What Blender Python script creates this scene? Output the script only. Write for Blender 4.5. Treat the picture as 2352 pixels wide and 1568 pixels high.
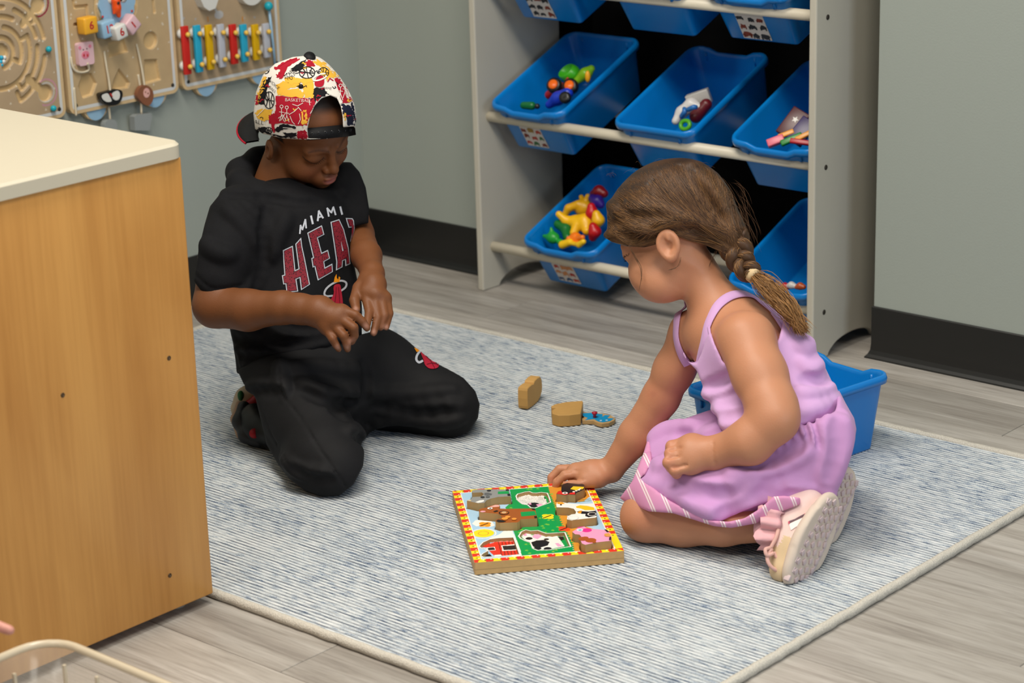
import bpy, bmesh, math, random
import numpy as np
from mathutils import Vector, Matrix
from mathutils.bvhtree import BVHTree

for o in list(bpy.data.objects): bpy.data.objects.remove(o)
SC = bpy.context.scene
COL = SC.collection

# ------------------------------------------------------------------ camera
FPX, YAW, PITCH, ROLL, CAMH = 5187.652, -0.7297, 0.3028, -0.0304, 1.3594
def _axes():
    cy, sy, cp, sp = math.cos(YAW), math.sin(YAW), math.cos(PITCH), math.sin(PITCH)
    f = np.array([sy*cp, cy*cp, -sp]); r0 = np.array([cy, -sy, 0.]); u0 = np.cross(r0, f)
    c, s = math.cos(ROLL), math.sin(ROLL)
    return c*r0+s*u0, -s*r0+c*u0, f
CR, CU, CF = _axes()
CO = np.array([0, 0, CAMH])
cam_d = bpy.data.cameras.new('camera'); cam = bpy.data.objects.new('camera', cam_d); COL.objects.link(cam)
cam_d.sensor_width = 36.0; cam_d.sensor_fit = 'HORIZONTAL'; cam_d.lens = FPX/2352*36.0
cam_d.clip_start = .05; cam_d.clip_end = 50
cam.matrix_world = Matrix(((CR[0], CU[0], -CF[0], CO[0]), (CR[1], CU[1], -CF[1], CO[1]), (CR[2], CU[2], -CF[2], CO[2]), (0, 0, 0, 1)))
cam_d.dof.use_dof = True; cam_d.dof.focus_distance = 3.68; cam_d.dof.aperture_fstop = 5.6
SC.camera = cam

# ------------------------------------------------------------------ light
SC.view_settings.view_transform = 'Standard'; SC.view_settings.look = 'None'
SC.view_settings.exposure = 0.25; SC.view_settings.gamma = 1.0
SC.view_settings.use_curve_mapping = False
world = bpy.data.worlds.new('world'); SC.world = world; world.use_nodes = True
world.node_tree.nodes['Background'].inputs[0].default_value = (.86, .93, 1.0, 1)
world.node_tree.nodes['Background'].inputs[1].default_value = .17
def area(name, loc, target, sx, sy, power, color):
    l = bpy.data.lights.new(name, 'AREA'); l.shape = 'RECTANGLE'; l.size = sx; l.size_y = sy; l.energy = power; l.color = color
    o = bpy.data.objects.new(name, l); COL.objects.link(o); o.location = loc
    d = Vector(target)-Vector(loc); o.rotation_euler = d.to_track_quat('-Z', 'Y').to_euler()
    return o
area('ceiling_panel_light', (-2.35, 2.0, 2.75), (-2.35, 2.0, 0), 1.2, .6, 46, (1, .93, .82))
area('ceiling_panel_light', (-.7, 1.6, 2.75), (-.7, 1.6, 0), 1.2, .6, 42, (1, .93, .82))
area('ceiling_panel_light', (-2.2, -.2, 2.75), (-2.2, -.2, 0), 1.2, .6, 32, (1, .93, .82))
area('window_daylight', (2.6, 2.2, 1.5), (-1.5, 2.4, .2), 1.8, 1.5, 42, (.70, .84, 1))

# ------------------------------------------------------------------ geometry helpers
def ray(px, py): return CF+CR*((px-1176)/FPX)-CU*((py-784)/FPX)
def at(px, py, dep): return CO+ray(px, py)*dep                    # depth along the optical axis
def on(px, py, ax, v):
    d = ray(px, py); return CO+d*((v-CO[ax])/d[ax])               # point on the plane  axis = v
def nrm(v): v = np.asarray(v, float); return v/np.linalg.norm(v)

def link(o, parent=None):
    COL.objects.link(o)
    if parent is not None:
        o.parent = parent; o.matrix_parent_inverse = parent.matrix_basis.inverted()
    return o
def mkmesh(name, V, Fc, mats=(), idx=None, smooth=False):
    me = bpy.data.meshes.new(name); me.from_pydata([tuple(map(float, v)) for v in V], [], [tuple(map(int, f)) for f in Fc])
    for m in mats: me.materials.append(m)
    if idx is not None: me.polygons.foreach_set('material_index', np.asarray(idx, dtype=np.int32))
    if smooth: me.polygons.foreach_set('use_smooth', np.ones(len(me.polygons), dtype=bool))
    me.update(); return me
def obj(name, me, parent=None, local=False):
    o = bpy.data.objects.new(name, me); COL.objects.link(o)
    if parent is not None:
        o.parent = parent
        if not local: o.matrix_parent_inverse = parent.matrix_basis.inverted()
    return o
def tag(o, label=None, cat=None, group=None, kind=None):
    if label: o['label'] = label
    if cat: o['category'] = cat
    if group: o['group'] = group
    if kind: o['kind'] = kind
    return o
def thing(name, label, cat, loc=(0, 0, 0), group=None, kind=None, rot=None):
    o = bpy.data.objects.new(name, None); COL.objects.link(o); o.location = tuple(map(float, loc)); o.empty_display_size = .05
    if rot is not None: o.rotation_euler = rot
    bpy_upd(o); tag(o, label, cat, group, kind); return o
def bpy_upd(o): pass

class MB:
    'mesh builder: collects shapes, each face keeps a material slot'
    def __init__(s): s.V = []; s.F = []; s.M = []; s.S = []
    def add(s, V, F, m=0, smooth=False):
        b = len(s.V); s.V += [tuple(map(float, v)) for v in V]; s.F += [tuple(int(i)+b for i in f) for f in F]; s.M += [m]*len(F); s.S += [smooth]*len(F); return s
    def box(s, lo, hi, m=0, M=None, bev=0):
        (a, b, c), (d, e, f) = lo, hi
        if bev:
            bm = bmesh.new(); bmesh.ops.create_cube(bm, size=1)
            for v in bm.verts: v.co = Vector(((a+d)/2+v.co.x*(d-a), (b+e)/2+v.co.y*(e-b), (c+f)/2+v.co.z*(f-c)))
            bmesh.ops.bevel(bm, geom=list(bm.edges), offset=bev, segments=2, profile=.6, affect='EDGES')
            return s.bm(bm, m, M, True)
        V = [(a, b, c), (d, b, c), (d, e, c), (a, e, c), (a, b, f), (d, b, f), (d, e, f), (a, e, f)]
        if M is not None: V = [M @ Vector(v) for v in V]
        return s.add(V, [(0, 3, 2, 1), (4, 5, 6, 7), (0, 1, 5, 4), (1, 2, 6, 5), (2, 3, 7, 6), (3, 0, 4, 7)], m)
    def bm(s, bm, m=0, M=None, smooth=False):
        bm.verts.index_update()
        V = [(M @ v.co) if M is not None else v.co.copy() for v in bm.verts]; F = [[v.index for v in f.verts] for f in bm.faces]
        bm.free(); return s.add(V, F, m, smooth)
    def tube(s, P, r, n=8, m=0, cap=True, closed=False, flat=1.0, up=None):
        P = [np.asarray(p, float) for p in P]; k = len(P)
        rr = r if hasattr(r, '__len__') else [r]*k
        T = []
        for i in range(k):
            a = P[(i-1) % k] if (closed or i > 0) else P[i]; b = P[(i+1) % k] if (closed or i < k-1) else P[i]
            T.append(nrm(b-a+1e-12))
        ref = np.array(up, float) if up is not None else (np.array([0, 0, 1.]) if abs(T[0][2]) < .9 else np.array([1., 0, 0]))
        N = nrm(np.cross(T[0], ref)); V = []
        for i in range(k):
            if up is not None: N = nrm(np.cross(T[i], ref)+1e-9)
            else: N = nrm(N-T[i]*(N@T[i]))
            B = np.cross(T[i], N)
            for j in range(n):
                a = 2*math.pi*j/n; V.append(P[i]+rr[i]*(math.cos(a)*N+math.sin(a)*B*flat))
        F = []
        for i in range(k if closed else k-1):
            for j in range(n):
                a = i*n+j; b = i*n+(j+1) % n; c = ((i+1) % k)*n+(j+1) % n; d = ((i+1) % k)*n+j
                F.append((a, b, c, d))
        if cap and not closed: F.append(tuple(range(n))[::-1]); F.append(tuple((k-1)*n+j for j in range(n)))
        return s.add(V, F, m, True)
    def lathe(s, prof, n=20, m=0, M=None, cap=True):
        V = []; F = []; k = len(prof)
        for (r, z) in prof:
            for j in range(n): a = 2*math.pi*j/n; V.append((r*math.cos(a), r*math.sin(a), z))
        for i in range(k-1):
            for j in range(n): F.append((i*n+j, i*n+(j+1) % n, (i+1)*n+(j+1) % n, (i+1)*n+j))
        if cap: F.append(tuple(range(n))[::-1]); F.append(tuple((k-1)*n+j for j in range(n)))
        if M is not None: V = [M @ Vector(v) for v in V]
        return s.add(V, F, m, True)
    def ball(s, c, r, m=0, M=None, seg=14, rings=9):
        bm = bmesh.new(); bmesh.ops.create_uvsphere(bm, u_segments=seg, v_segments=rings, radius=1)
        r = r if hasattr(r, '__len__') else (r, r, r); L = Matrix.Translation(Vector(tuple(map(float, c)))) @ (M if M is not None else Matrix()) @ Matrix.Diagonal((*r, 1))
        return s.bm(bm, m, L, True)
    def prism(s, pts, z0, z1, m=0, M=None, mside=None, bev=0):
        'extruded 2D outline (x,y) from z0 to z1; sides may use another slot'
        P = [(p[0], p[1]) for p in pts]; n = len(P)
        A = sum(P[i][0]*P[(i+1) % n][1]-P[(i+1) % n][0]*P[i][1] for i in range(n))
        if A < 0: P = P[::-1]
        if bev:
            Q = offset_poly(P, -bev); rings = [(P, z0), (P, z1-bev), (Q, z1)]
        else: rings = [(P, z0), (P, z1)]
        Vr = [(p[0], p[1], z) for R, z in rings for p in R]
        Fr = [(k*n+i, k*n+(i+1) % n, (k+1)*n+(i+1) % n, (k+1)*n+i) for k in range(len(rings)-1) for i in range(n)]
        bm = bmesh.new(); vs = [bm.verts.new((p[0], p[1], z1)) for p in rings[-1][0]]
        f = bm.faces.new(vs); f.normal_update(); fs = bmesh.ops.triangulate(bm, faces=[f])['faces']; bm.verts.index_update()
        idx = {v: i for i, v in enumerate(vs)}; off = (len(rings)-1)*n
        Ft = [tuple(off+idx[v] for v in t.verts) for t in fs]; Fb = [tuple(idx[v] for v in t.verts)[::-1] for t in fs]; bm.free()
        if M is not None: Vr = [M @ Vector(v) for v in Vr]
        b = len(s.V)
        s.add(Vr, Fr, m if mside is None else mside); base = b
        s.F += [tuple(i+base for i in f) for f in Ft+Fb]; s.M += [m]*len(Ft)+[m if mside is None else mside]*len(Fb); s.S += [False]*(len(Ft)+len(Fb))
        return s
    def build(s, name, mats, parent=None, local=False):
        me = bpy.data.meshes.new(name); me.from_pydata(s.V, [], s.F)
        mats = mats if isinstance(mats, (list, tuple)) else [mats]
        for m in mats: me.materials.append(m)
        me.polygons.foreach_set('material_index', np.array(s.M, dtype=np.int32)); me.polygons.foreach_set('use_smooth', np.array(s.S, dtype=bool))
        me.update(); return obj(name, me, parent, local)
def offset_poly(P, d):
    n = len(P); out = []
    for i in range(n):
        a = np.array(P[i-1]); b = np.array(P[i]); c = np.array(P[(i+1) % n])
        n1 = np.array([(b-a)[1], -(b-a)[0]]); n2 = np.array([(c-b)[1], -(c-b)[0]])
        n1 = n1/(np.linalg.norm(n1)+1e-9); n2 = n2/(np.linalg.norm(n2)+1e-9); h = n1+n2; L = h@h
        out.append(tuple(b+d*h*(2/max(L, .6))) if L > 1e-6 else tuple(b))
    return out
def smooth_loop(P, n=4, closed=True):
    'Catmull-Rom through the points'
    P = [np.asarray(p, float) for p in P]; k = len(P); out = []
    rng = range(k) if closed else range(k-1)
    for i in rng:
        if closed: a, b, c, d = P[i-1], P[i], P[(i+1) % k], P[(i+2) % k]
        else: a, b, c, d = P[max(i-1, 0)], P[i], P[i+1], P[min(i+2, k-1)]
        for j in range(n):
            t = j/n; out.append(.5*((2*b)+(-a+c)*t+(2*a-5*b+4*c-d)*t*t+(-a+3*b-3*c+d)*t**3))
    if not closed: out.append(P[-1])
    return out
def rrect(w, h, r, n=5, cx=0, cy=0):
    out = []
    for sx, sy, a0 in ((1, 1, 0), (-1, 1, 90), (-1, -1, 180), (1, -1, 270)):
        for j in range(n+1):
            a = math.radians(a0+90*j/n); out.append((cx+sx*(w/2-r)+r*math.cos(a), cy+sy*(h/2-r)+r*math.sin(a)))
    return out
def copy_tree(o, parent=None):
    c = o.copy(); COL.objects.link(c); c.parent = parent
    for ch in o.children: copy_tree(ch, c)
    return c

# ------------------------------------------------------------------ materials
MATS = {}
def lin(h):
    h = h.lstrip('#'); c = [int(h[i:i+2], 16)/255 for i in (0, 2, 4)]
    return tuple(x/12.92 if x <= .04045 else ((x+.055)/1.055)**2.4 for x in c)+(1,)
def mat(name, col, rough=.6, spec=.4, noise=0, nscale=40, bump=0, bscale=200, metal=0, sss=0, coat=0, trans=0, sheen=0):
    if name in MATS: return MATS[name]
    m = bpy.data.materials.new(name); m.use_nodes = True; nt = m.node_tree; b = nt.nodes['Principled BSDF']
    c = lin(col) if isinstance(col, str) else tuple(col)+((1,) if len(col) == 3 else ())
    b.inputs['Base Color'].default_value = c; b.inputs['Roughness'].default_value = rough; b.inputs['Specular IOR Level'].default_value = spec
    b.inputs['Metallic'].default_value = metal; b.inputs['Coat Weight'].default_value = coat; b.inputs['Transmission Weight'].default_value = trans
    b.inputs['Sheen Weight'].default_value = sheen
    if sss: b.inputs['Subsurface Weight'].default_value = sss; b.inputs['Subsurface Radius'].default_value = (.012, .004, .002); b.inputs['Subsurface Scale'].default_value = .6
    N = nt.nodes; L = nt.links
    if noise or bump:
        tc = N.new('ShaderNodeTexCoord')
    if noise:
        t = N.new('ShaderNodeTexNoise'); t.inputs['Scale'].default_value = nscale; t.inputs['Detail'].default_value = 4; L.new(tc.outputs['Object'], t.inputs['Vector'])
        mx = N.new('ShaderNodeMix'); mx.data_type = 'RGBA'
        mx.inputs['A'].default_value = tuple(x*(1-noise) for x in c[:3])+(1,); mx.inputs['B'].default_value = tuple(min(1, x*(1+noise)) for x in c[:3])+(1,)
        L.new(t.outputs['Fac'], mx.inputs['Factor']); L.new(mx.outputs['Result'], b.inputs['Base Color'])
    if bump:
        t2 = N.new('ShaderNodeTexNoise'); t2.inputs['Scale'].default_value = bscale; t2.inputs['Detail'].default_value = 3; L.new(tc.outputs['Object'], t2.inputs['Vector'])
        bp = N.new('ShaderNodeBump'); bp.inputs['Strength'].default_value = bump; bp.inputs['Distance'].default_value = .002; L.new(t2.outputs['Fac'], bp.inputs['Height']); L.new(bp.outputs['Normal'], b.inputs['Normal'])
    MATS[name] = m; return m
def vcol_mat(name, rough=.5, spec=.4, sss=0, bump=0, bscale=300, noise=0, nscale=60, sheen=0):
    'base colour comes from the mesh colour attribute "col" (pigment only)'
    if name in MATS: return MATS[name]
    m = mat(name, (.5, .5, .5), rough, spec, bump=bump, bscale=bscale, sss=sss, sheen=sheen); nt = m.node_tree; b = nt.nodes['Principled BSDF']
    a = nt.nodes.new('ShaderNodeAttribute'); a.attribute_name = 'col'
    if noise:
        tc = nt.nodes.new('ShaderNodeTexCoord'); t = nt.nodes.new('ShaderNodeTexNoise'); t.inputs['Scale'].default_value = nscale; t.inputs['Detail'].default_value = 5; nt.links.new(tc.outputs['Object'], t.inputs['Vector'])
        mr = nt.nodes.new('ShaderNodeMapRange'); mr.inputs['To Min'].default_value = 1-noise; mr.inputs['To Max'].default_value = 1+noise; nt.links.new(t.outputs['Fac'], mr.inputs['Value'])
        mx = nt.nodes.new('ShaderNodeVectorMath'); mx.operation = 'SCALE'; nt.links.new(a.outputs['Color'], mx.inputs[0]); nt.links.new(mr.outputs['Result'], mx.inputs['Scale']); nt.links.new(mx.outputs['Vector'], b.inputs['Base Color'])
    else: nt.links.new(a.outputs['Color'], b.inputs['Base Color'])
    return m
def nodes_of(m): return m.node_tree.nodes, m.node_tree.links, m.node_tree.nodes['Principled BSDF']
# ------------------------------------------------------------------ implicit sculpting (numpy distance grid + surface nets)
class SDF:
    def __init__(s, lo, hi, h):
        s.lo = np.array(lo, float); s.h = h; s.n = np.ceil((np.array(hi)-s.lo)/h).astype(int)+1
        s.D = np.full(s.n, .05, np.float32)
    def sub(s, lo, hi):
        a = np.clip(np.floor((np.array(lo)-s.lo)/s.h).astype(int), 0, s.n); b = np.clip(np.ceil((np.array(hi)-s.lo)/s.h).astype(int)+1, 0, s.n)
        if np.any(b <= a): return None
        ax = [s.lo[i]+s.h*np.arange(a[i], b[i], dtype=np.float32) for i in range(3)]
        return (slice(a[0], b[0]), slice(a[1], b[1]), slice(a[2], b[2])), np.meshgrid(*[x.astype(np.float32) for x in ax], indexing='ij', sparse=True)
    def put(s, lo, hi, fn, k=0., op='u'):
        m = k+3*s.h+.004; r = s.sub(np.array(lo)-m, np.array(hi)+m)
        if r is None: return s
        sl, G = r; d = fn(*G).astype(np.float32); A = s.D[sl]
        if op == 'u':
            if k > 0:
                hh = np.maximum(k-np.abs(A-d), 0)/k; s.D[sl] = np.minimum(A, d)-hh*hh*k*.25
            else: s.D[sl] = np.minimum(A, d)
        elif op == 's':
            d = -d
            if k > 0:
                hh = np.maximum(k-np.abs(A-d), 0)/k; s.D[sl] = np.maximum(A, d)+hh*hh*k*.25
            else: s.D[sl] = np.maximum(A, d)
        elif op == 'add': s.D[sl] = A+d
        return s
    def cone(s, a, b, ra, rb, k=.01, op='u', flat=None):
        'tapered capsule; flat=(direction, factor) squeezes it along a direction'
        a = np.asarray(a, float); b = np.asarray(b, float); rm = max(ra, rb)
        if flat is not None:
            n = nrm(flat[0]); q = flat[1]; g = 1/q-1
            if q > 1: rm = rm*q
        ba = b-a; L2 = float(ba@ba)+1e-12
        def fn(X, Y, Z):
            px, py, pz = X-a[0], Y-a[1], Z-a[2]; vx, vy, vz = ba
            if flat is not None:
                t = (px*n[0]+py*n[1]+pz*n[2])*g; px = px+t*n[0]; py = py+t*n[1]; pz = pz+t*n[2]
                t2 = float(ba@n)*g; vx, vy, vz = ba+t2*n
            l2 = vx*vx+vy*vy+vz*vz+1e-12
            t = np.clip((px*vx+py*vy+pz*vz)/l2, 0, 1)
            d = np.sqrt((px-t*vx)**2+(py-t*vy)**2+(pz-t*vz)**2)-(ra+(rb-ra)*t)
            return d*(min(1., flat[1]) if flat is not None else 1.)
        return s.put(np.minimum(a, b)-rm, np.maximum(a, b)+rm, fn, k, op)
    def chain(s, P, R, k=.01, op='u', flat=None):
        for i in range(len(P)-1): s.cone(P[i], P[i+1], R[i], R[i+1], k, op, flat)
        return s
    def ell(s, c, r, ax=None, k=.01, op='u'):
        'ellipsoid; ax = 3 row vectors'
        c = np.asarray(c, float); A = np.eye(3) if ax is None else np.asarray(ax, float); r = np.asarray(r, float)*np.ones(3)
        ext = np.sqrt(((A*r[:, None])**2).sum(0))
        def fn(X, Y, Z):
            px, py, pz = X-c[0], Y-c[1], Z-c[2]; q = 0; q2 = 0
            for i in range(3):
                u = (px*A[i][0]+py*A[i][1]+pz*A[i][2]); q = q+(u/r[i])**2; q2 = q2+(u/r[i]**2)**2
            q = np.sqrt(q); q2 = np.sqrt(q2)
            return q*(q-1)/np.maximum(q2, 1e-6)
        return s.put(c-ext, c+ext, fn, k, op)
    def rbox(s, c, half, ax=None, r=.004, k=.003, op='u'):
        c = np.asarray(c, float); A = np.eye(3) if ax is None else np.asarray(ax, float); hf = np.asarray(half, float)
        ext = np.abs(A*hf[:, None]).sum(0)
        def fn(X, Y, Z):
            px, py, pz = X-c[0], Y-c[1], Z-c[2]; o = 0; mx = None
            for i in range(3):
                u = np.abs(px*A[i][0]+py*A[i][1]+pz*A[i][2])-(hf[i]-r); o = o+np.maximum(u, 0)**2; mx = u if mx is None else np.maximum(mx, u)
            return np.sqrt(o)+np.minimum(mx, 0)-r
        return s.put(c-ext, c+ext, fn, k, op)
    def cut(s, p, n, k=.002):
        'remove everything on the +n side of the plane'
        p = np.asarray(p, float); n = nrm(n); sl, G = s.sub(s.lo, s.lo+s.h*s.n)
        d = ((G[0]-p[0])*n[0]+(G[1]-p[1])*n[1]+(G[2]-p[2])*n[2]).astype(np.float32)
        s.D = np.maximum(s.D, d); return s
    def sample(s, P):
        q = (np.asarray(P, float)-s.lo)/s.h; i = np.clip(np.floor(q).astype(int), 0, s.n-2); f = np.clip(q-i, 0, 1); o = 0
        inside = np.all((q >= 0) & (q < s.n-1), axis=-1)
        for a in (0, 1):
            for b in (0, 1):
                for c in (0, 1):
                    w = (f[..., 0] if a else 1-f[..., 0])*(f[..., 1] if b else 1-f[..., 1])*(f[..., 2] if c else 1-f[..., 2])
                    o = o+w*s.D[i[..., 0]+a, i[..., 1]+b, i[..., 2]+c]
        return np.where(inside, o, .05)
    def snap(s, px, py, d0=3.0, d1=4.6):
        'first surface point along the ray of a photo pixel'
        d = ray(px, py); L = np.linalg.norm(d); ts = np.arange(d0, d1, .6*s.h/L); v = s.sample(CO+d[None]*ts[:, None]); w = np.nonzero(v < 0)[0]
        if len(w) == 0: return CO+d*ts[np.argmin(v)]
        i = max(w[0], 1); t = ts[i-1]+(ts[i]-ts[i-1])*v[i-1]/(v[i-1]-v[i]+1e-12); return CO+d*t
    def depthmap(s, x0, x1, y0, y1, st, d0, d1):
        'surface points seen through a grid of photo pixels; returns a lookup'
        xs = np.arange(x0, x1+st, st); ys = np.arange(y0, y1+st, st); X, Y = np.meshgrid(xs, ys, indexing='ij'); Dr = CF+CR*((X-1176)/FPX)[..., None]-CU*((Y-784)/FPX)[..., None]
        T = np.full(X.shape, np.nan); best = np.full(X.shape, 9.); bt = np.full(X.shape, (d0+d1)/2)
        for t in np.arange(d0, d1, s.h*.7):
            v = s.sample(CO+Dr*t); m = v < best; best = np.where(m, v, best); bt = np.where(m & np.isnan(T), t, bt); T = np.where(np.isnan(T) & (v < 0), t, T)
        T = np.where(np.isnan(T), bt, T)
        def look(P):
            u = np.clip((P[:, 0]-x0)/st, 0, len(xs)-1.001); w = np.clip((P[:, 1]-y0)/st, 0, len(ys)-1.001); i = u.astype(int); j = w.astype(int); a = u-i; b = w-j
            t = T[i, j]*(1-a)*(1-b)+T[i+1, j]*a*(1-b)+T[i, j+1]*(1-a)*b+T[i+1, j+1]*a*b
            return CO+(CF+CR*((P[:, 0:1]-1176)/FPX)-CU*((P[:, 1:2]-784)/FPX))*t[:, None]
        return look
    def stroke(s, pts, r, h, k=.008, op='u', sink=None):
        'ridge (op u) or crease (op s) drawn on the surface along photo pixels; r width radius, h height above the surface'
        P = [s.snap(*p) for p in smooth_loop([np.array(p, float) for p in pts], 3, closed=False)]
        Q = []
        for i, p in enumerate(P):
            v = nrm(CO-p); t = i/(len(P)-1); w = math.sin(math.pi*min(max(t, .04), .96))**.5
            Q.append((p+v*(h-r if op == 'u' else r-h), r*(.55+.45*w)))
        for i in range(len(Q)-1): s.cone(Q[i][0], Q[i+1][0], Q[i][1], Q[i+1][1], k, op)
        return s
    def mesh(s):
        D = s.D; S = D < 0; n = s.n
        c = np.zeros(n-1, np.uint8)
        for a in (0, 1):
            for b in (0, 1):
                for d in (0, 1): c += S[a:n[0]-1+a, b:n[1]-1+b, d:n[2]-1+d]
        cells = np.argwhere((c > 0) & (c < 8)); ids = np.full(n-1, -1, np.int32); ids[tuple(cells.T)] = np.arange(len(cells))
        acc = np.zeros((len(cells), 3)); cnt = np.zeros(len(cells))
        corners = [(a, b, d) for a in (0, 1) for b in (0, 1) for d in (0, 1)]
        vals = {q: D[cells[:, 0]+q[0], cells[:, 1]+q[1], cells[:, 2]+q[2]].astype(float) for q in corners}
        for ax in range(3):
            for q in corners:
                if q[ax] == 0:
                    q2 = list(q); q2[ax] = 1; v0 = vals[q]; v1 = vals[tuple(q2)]; m = (v0 < 0) != (v1 < 0)
                    t = np.where(m, v0/np.where(m, v0-v1, 1), 0); p = np.array(q, float)[None]+np.zeros((len(cells), 3)); p[:, ax] = t
                    acc += p*m[:, None]; cnt += m
        V = s.lo+s.h*(cells+acc/cnt[:, None])
        Fs = []
        for ax in range(3):
            b, d = (ax+1) % 3, (ax+2) % 3
            sa = [slice(None)]*3; sb = [slice(None)]*3; sa[ax] = slice(0, -1); sb[ax] = slice(1, None)
            A = S[tuple(sa)]; B = S[tuple(sb)]; E = np.argwhere(A != B)
            E = E[(E[:, b] > 0) & (E[:, d] > 0) & (E[:, b] < n[b]-1) & (E[:, d] < n[d]-1)]
            if not len(E): continue
            def cid(ob, od): q = E.copy(); q[:, b] -= ob; q[:, d] -= od; return ids[tuple(q.T)]
            Q = np.stack([cid(1, 1), cid(0, 1), cid(0, 0), cid(1, 0)], 1); fl = ~A[tuple(E.T)]
            Q[fl] = Q[fl][:, ::-1]; Fs.append(Q)
        return V, np.concatenate(Fs)
def fast_mesh(name, V, F, mats=(), col=None, smooth=True, idx=None):
    me = bpy.data.meshes.new(name); nv, nf = len(V), len(F); k = F.shape[1]
    me.vertices.add(nv); me.vertices.foreach_set('co', np.asarray(V, np.float32).ravel())
    me.loops.add(nf*k); me.loops.foreach_set('vertex_index', np.asarray(F, np.int32).ravel())
    me.polygons.add(nf); me.polygons.foreach_set('loop_start', np.arange(0, nf*k, k, dtype=np.int32)); me.polygons.foreach_set('loop_total', np.full(nf, k, np.int32))
    for m in mats: me.materials.append(m)
    if smooth: me.polygons.foreach_set('use_smooth', np.ones(nf, bool))
    if idx is not None: me.polygons.foreach_set('material_index', np.asarray(idx, np.int32))
    me.update(calc_edges=True); me.validate()
    if col is not None:
        a = me.color_attributes.new('col', 'FLOAT_COLOR', 'POINT'); c = np.ones((nv, 4), np.float32); c[:, :3] = col; a.data.foreach_set('color', c.ravel())
    return me
def relax(V, F, it=2, lam=.5):
    'Taubin-like smoothing of a quad mesh'
    V = V.copy(); E = np.concatenate([F[:, [0, 1]], F[:, [1, 2]], F[:, [2, 3]], F[:, [3, 0]]]); n = len(V)
    deg = np.bincount(E.ravel(), minlength=n)[:, None]
    for i in range(it*2):
        s = np.zeros_like(V)
        for j in range(3): s[:, j] = np.bincount(E[:, 0], V[E[:, 1], j], n)+np.bincount(E[:, 1], V[E[:, 0], j], n)
        V += (lam if i % 2 == 0 else -lam*.98)*(s/np.maximum(deg, 1)-V)*1.0
    return V
def proj(V):
    d = np.asarray(V)-CO; z = d@CF; return np.stack([1176+FPX*(d@CR)/z, 784-FPX*(d@CU)/z], -1)
def in_poly(P, poly):
    'vectorised even-odd point in polygon'
    x, y = P[..., 0], P[..., 1]; poly = np.asarray(poly, float); c = np.zeros(x.shape, bool); n = len(poly); j = n-1
    for i in range(n):
        xi, yi = poly[i]; xj, yj = poly[j]
        if yi != yj: c ^= ((yi > y) != (yj > y)) & (x < (xj-xi)*(y-yi)/(yj-yi)+xi)
        j = i
    return c
def seg_dist(P, pts, closed=False):
    pts = np.asarray(pts, float); d = np.full(P.shape[:-1], 1e9); n = len(pts)
    for i in range(n if closed else n-1):
        a = pts[i]; b = pts[(i+1) % n]; ab = b-a; t = np.clip(((P-a)@ab)/(ab@ab+1e-12), 0, 1); d = np.minimum(d, np.linalg.norm(P-a-t[..., None]*ab, axis=-1))
    return d
def text_polys(s, size=1.0, bold=0.0):
    'mesh (verts, tris) of a text, centred'
    cu = bpy.data.curves.new('t', 'FONT'); cu.body = s; cu.size = size; cu.align_x = 'CENTER'; cu.align_y = 'CENTER'; cu.offset = bold
    o = bpy.data.objects.new('t', cu); COL.objects.link(o); dg = bpy.context.evaluated_depsgraph_get(); me = bpy.data.meshes.new_from_object(o.evaluated_get(dg))
    V = [v.co.copy() for v in me.vertices]; F = [tuple(p.vertices) for p in me.polygons]
    bpy.data.objects.remove(o); bpy.data.curves.remove(cu); bpy.data.meshes.remove(me); return V, F
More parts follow.
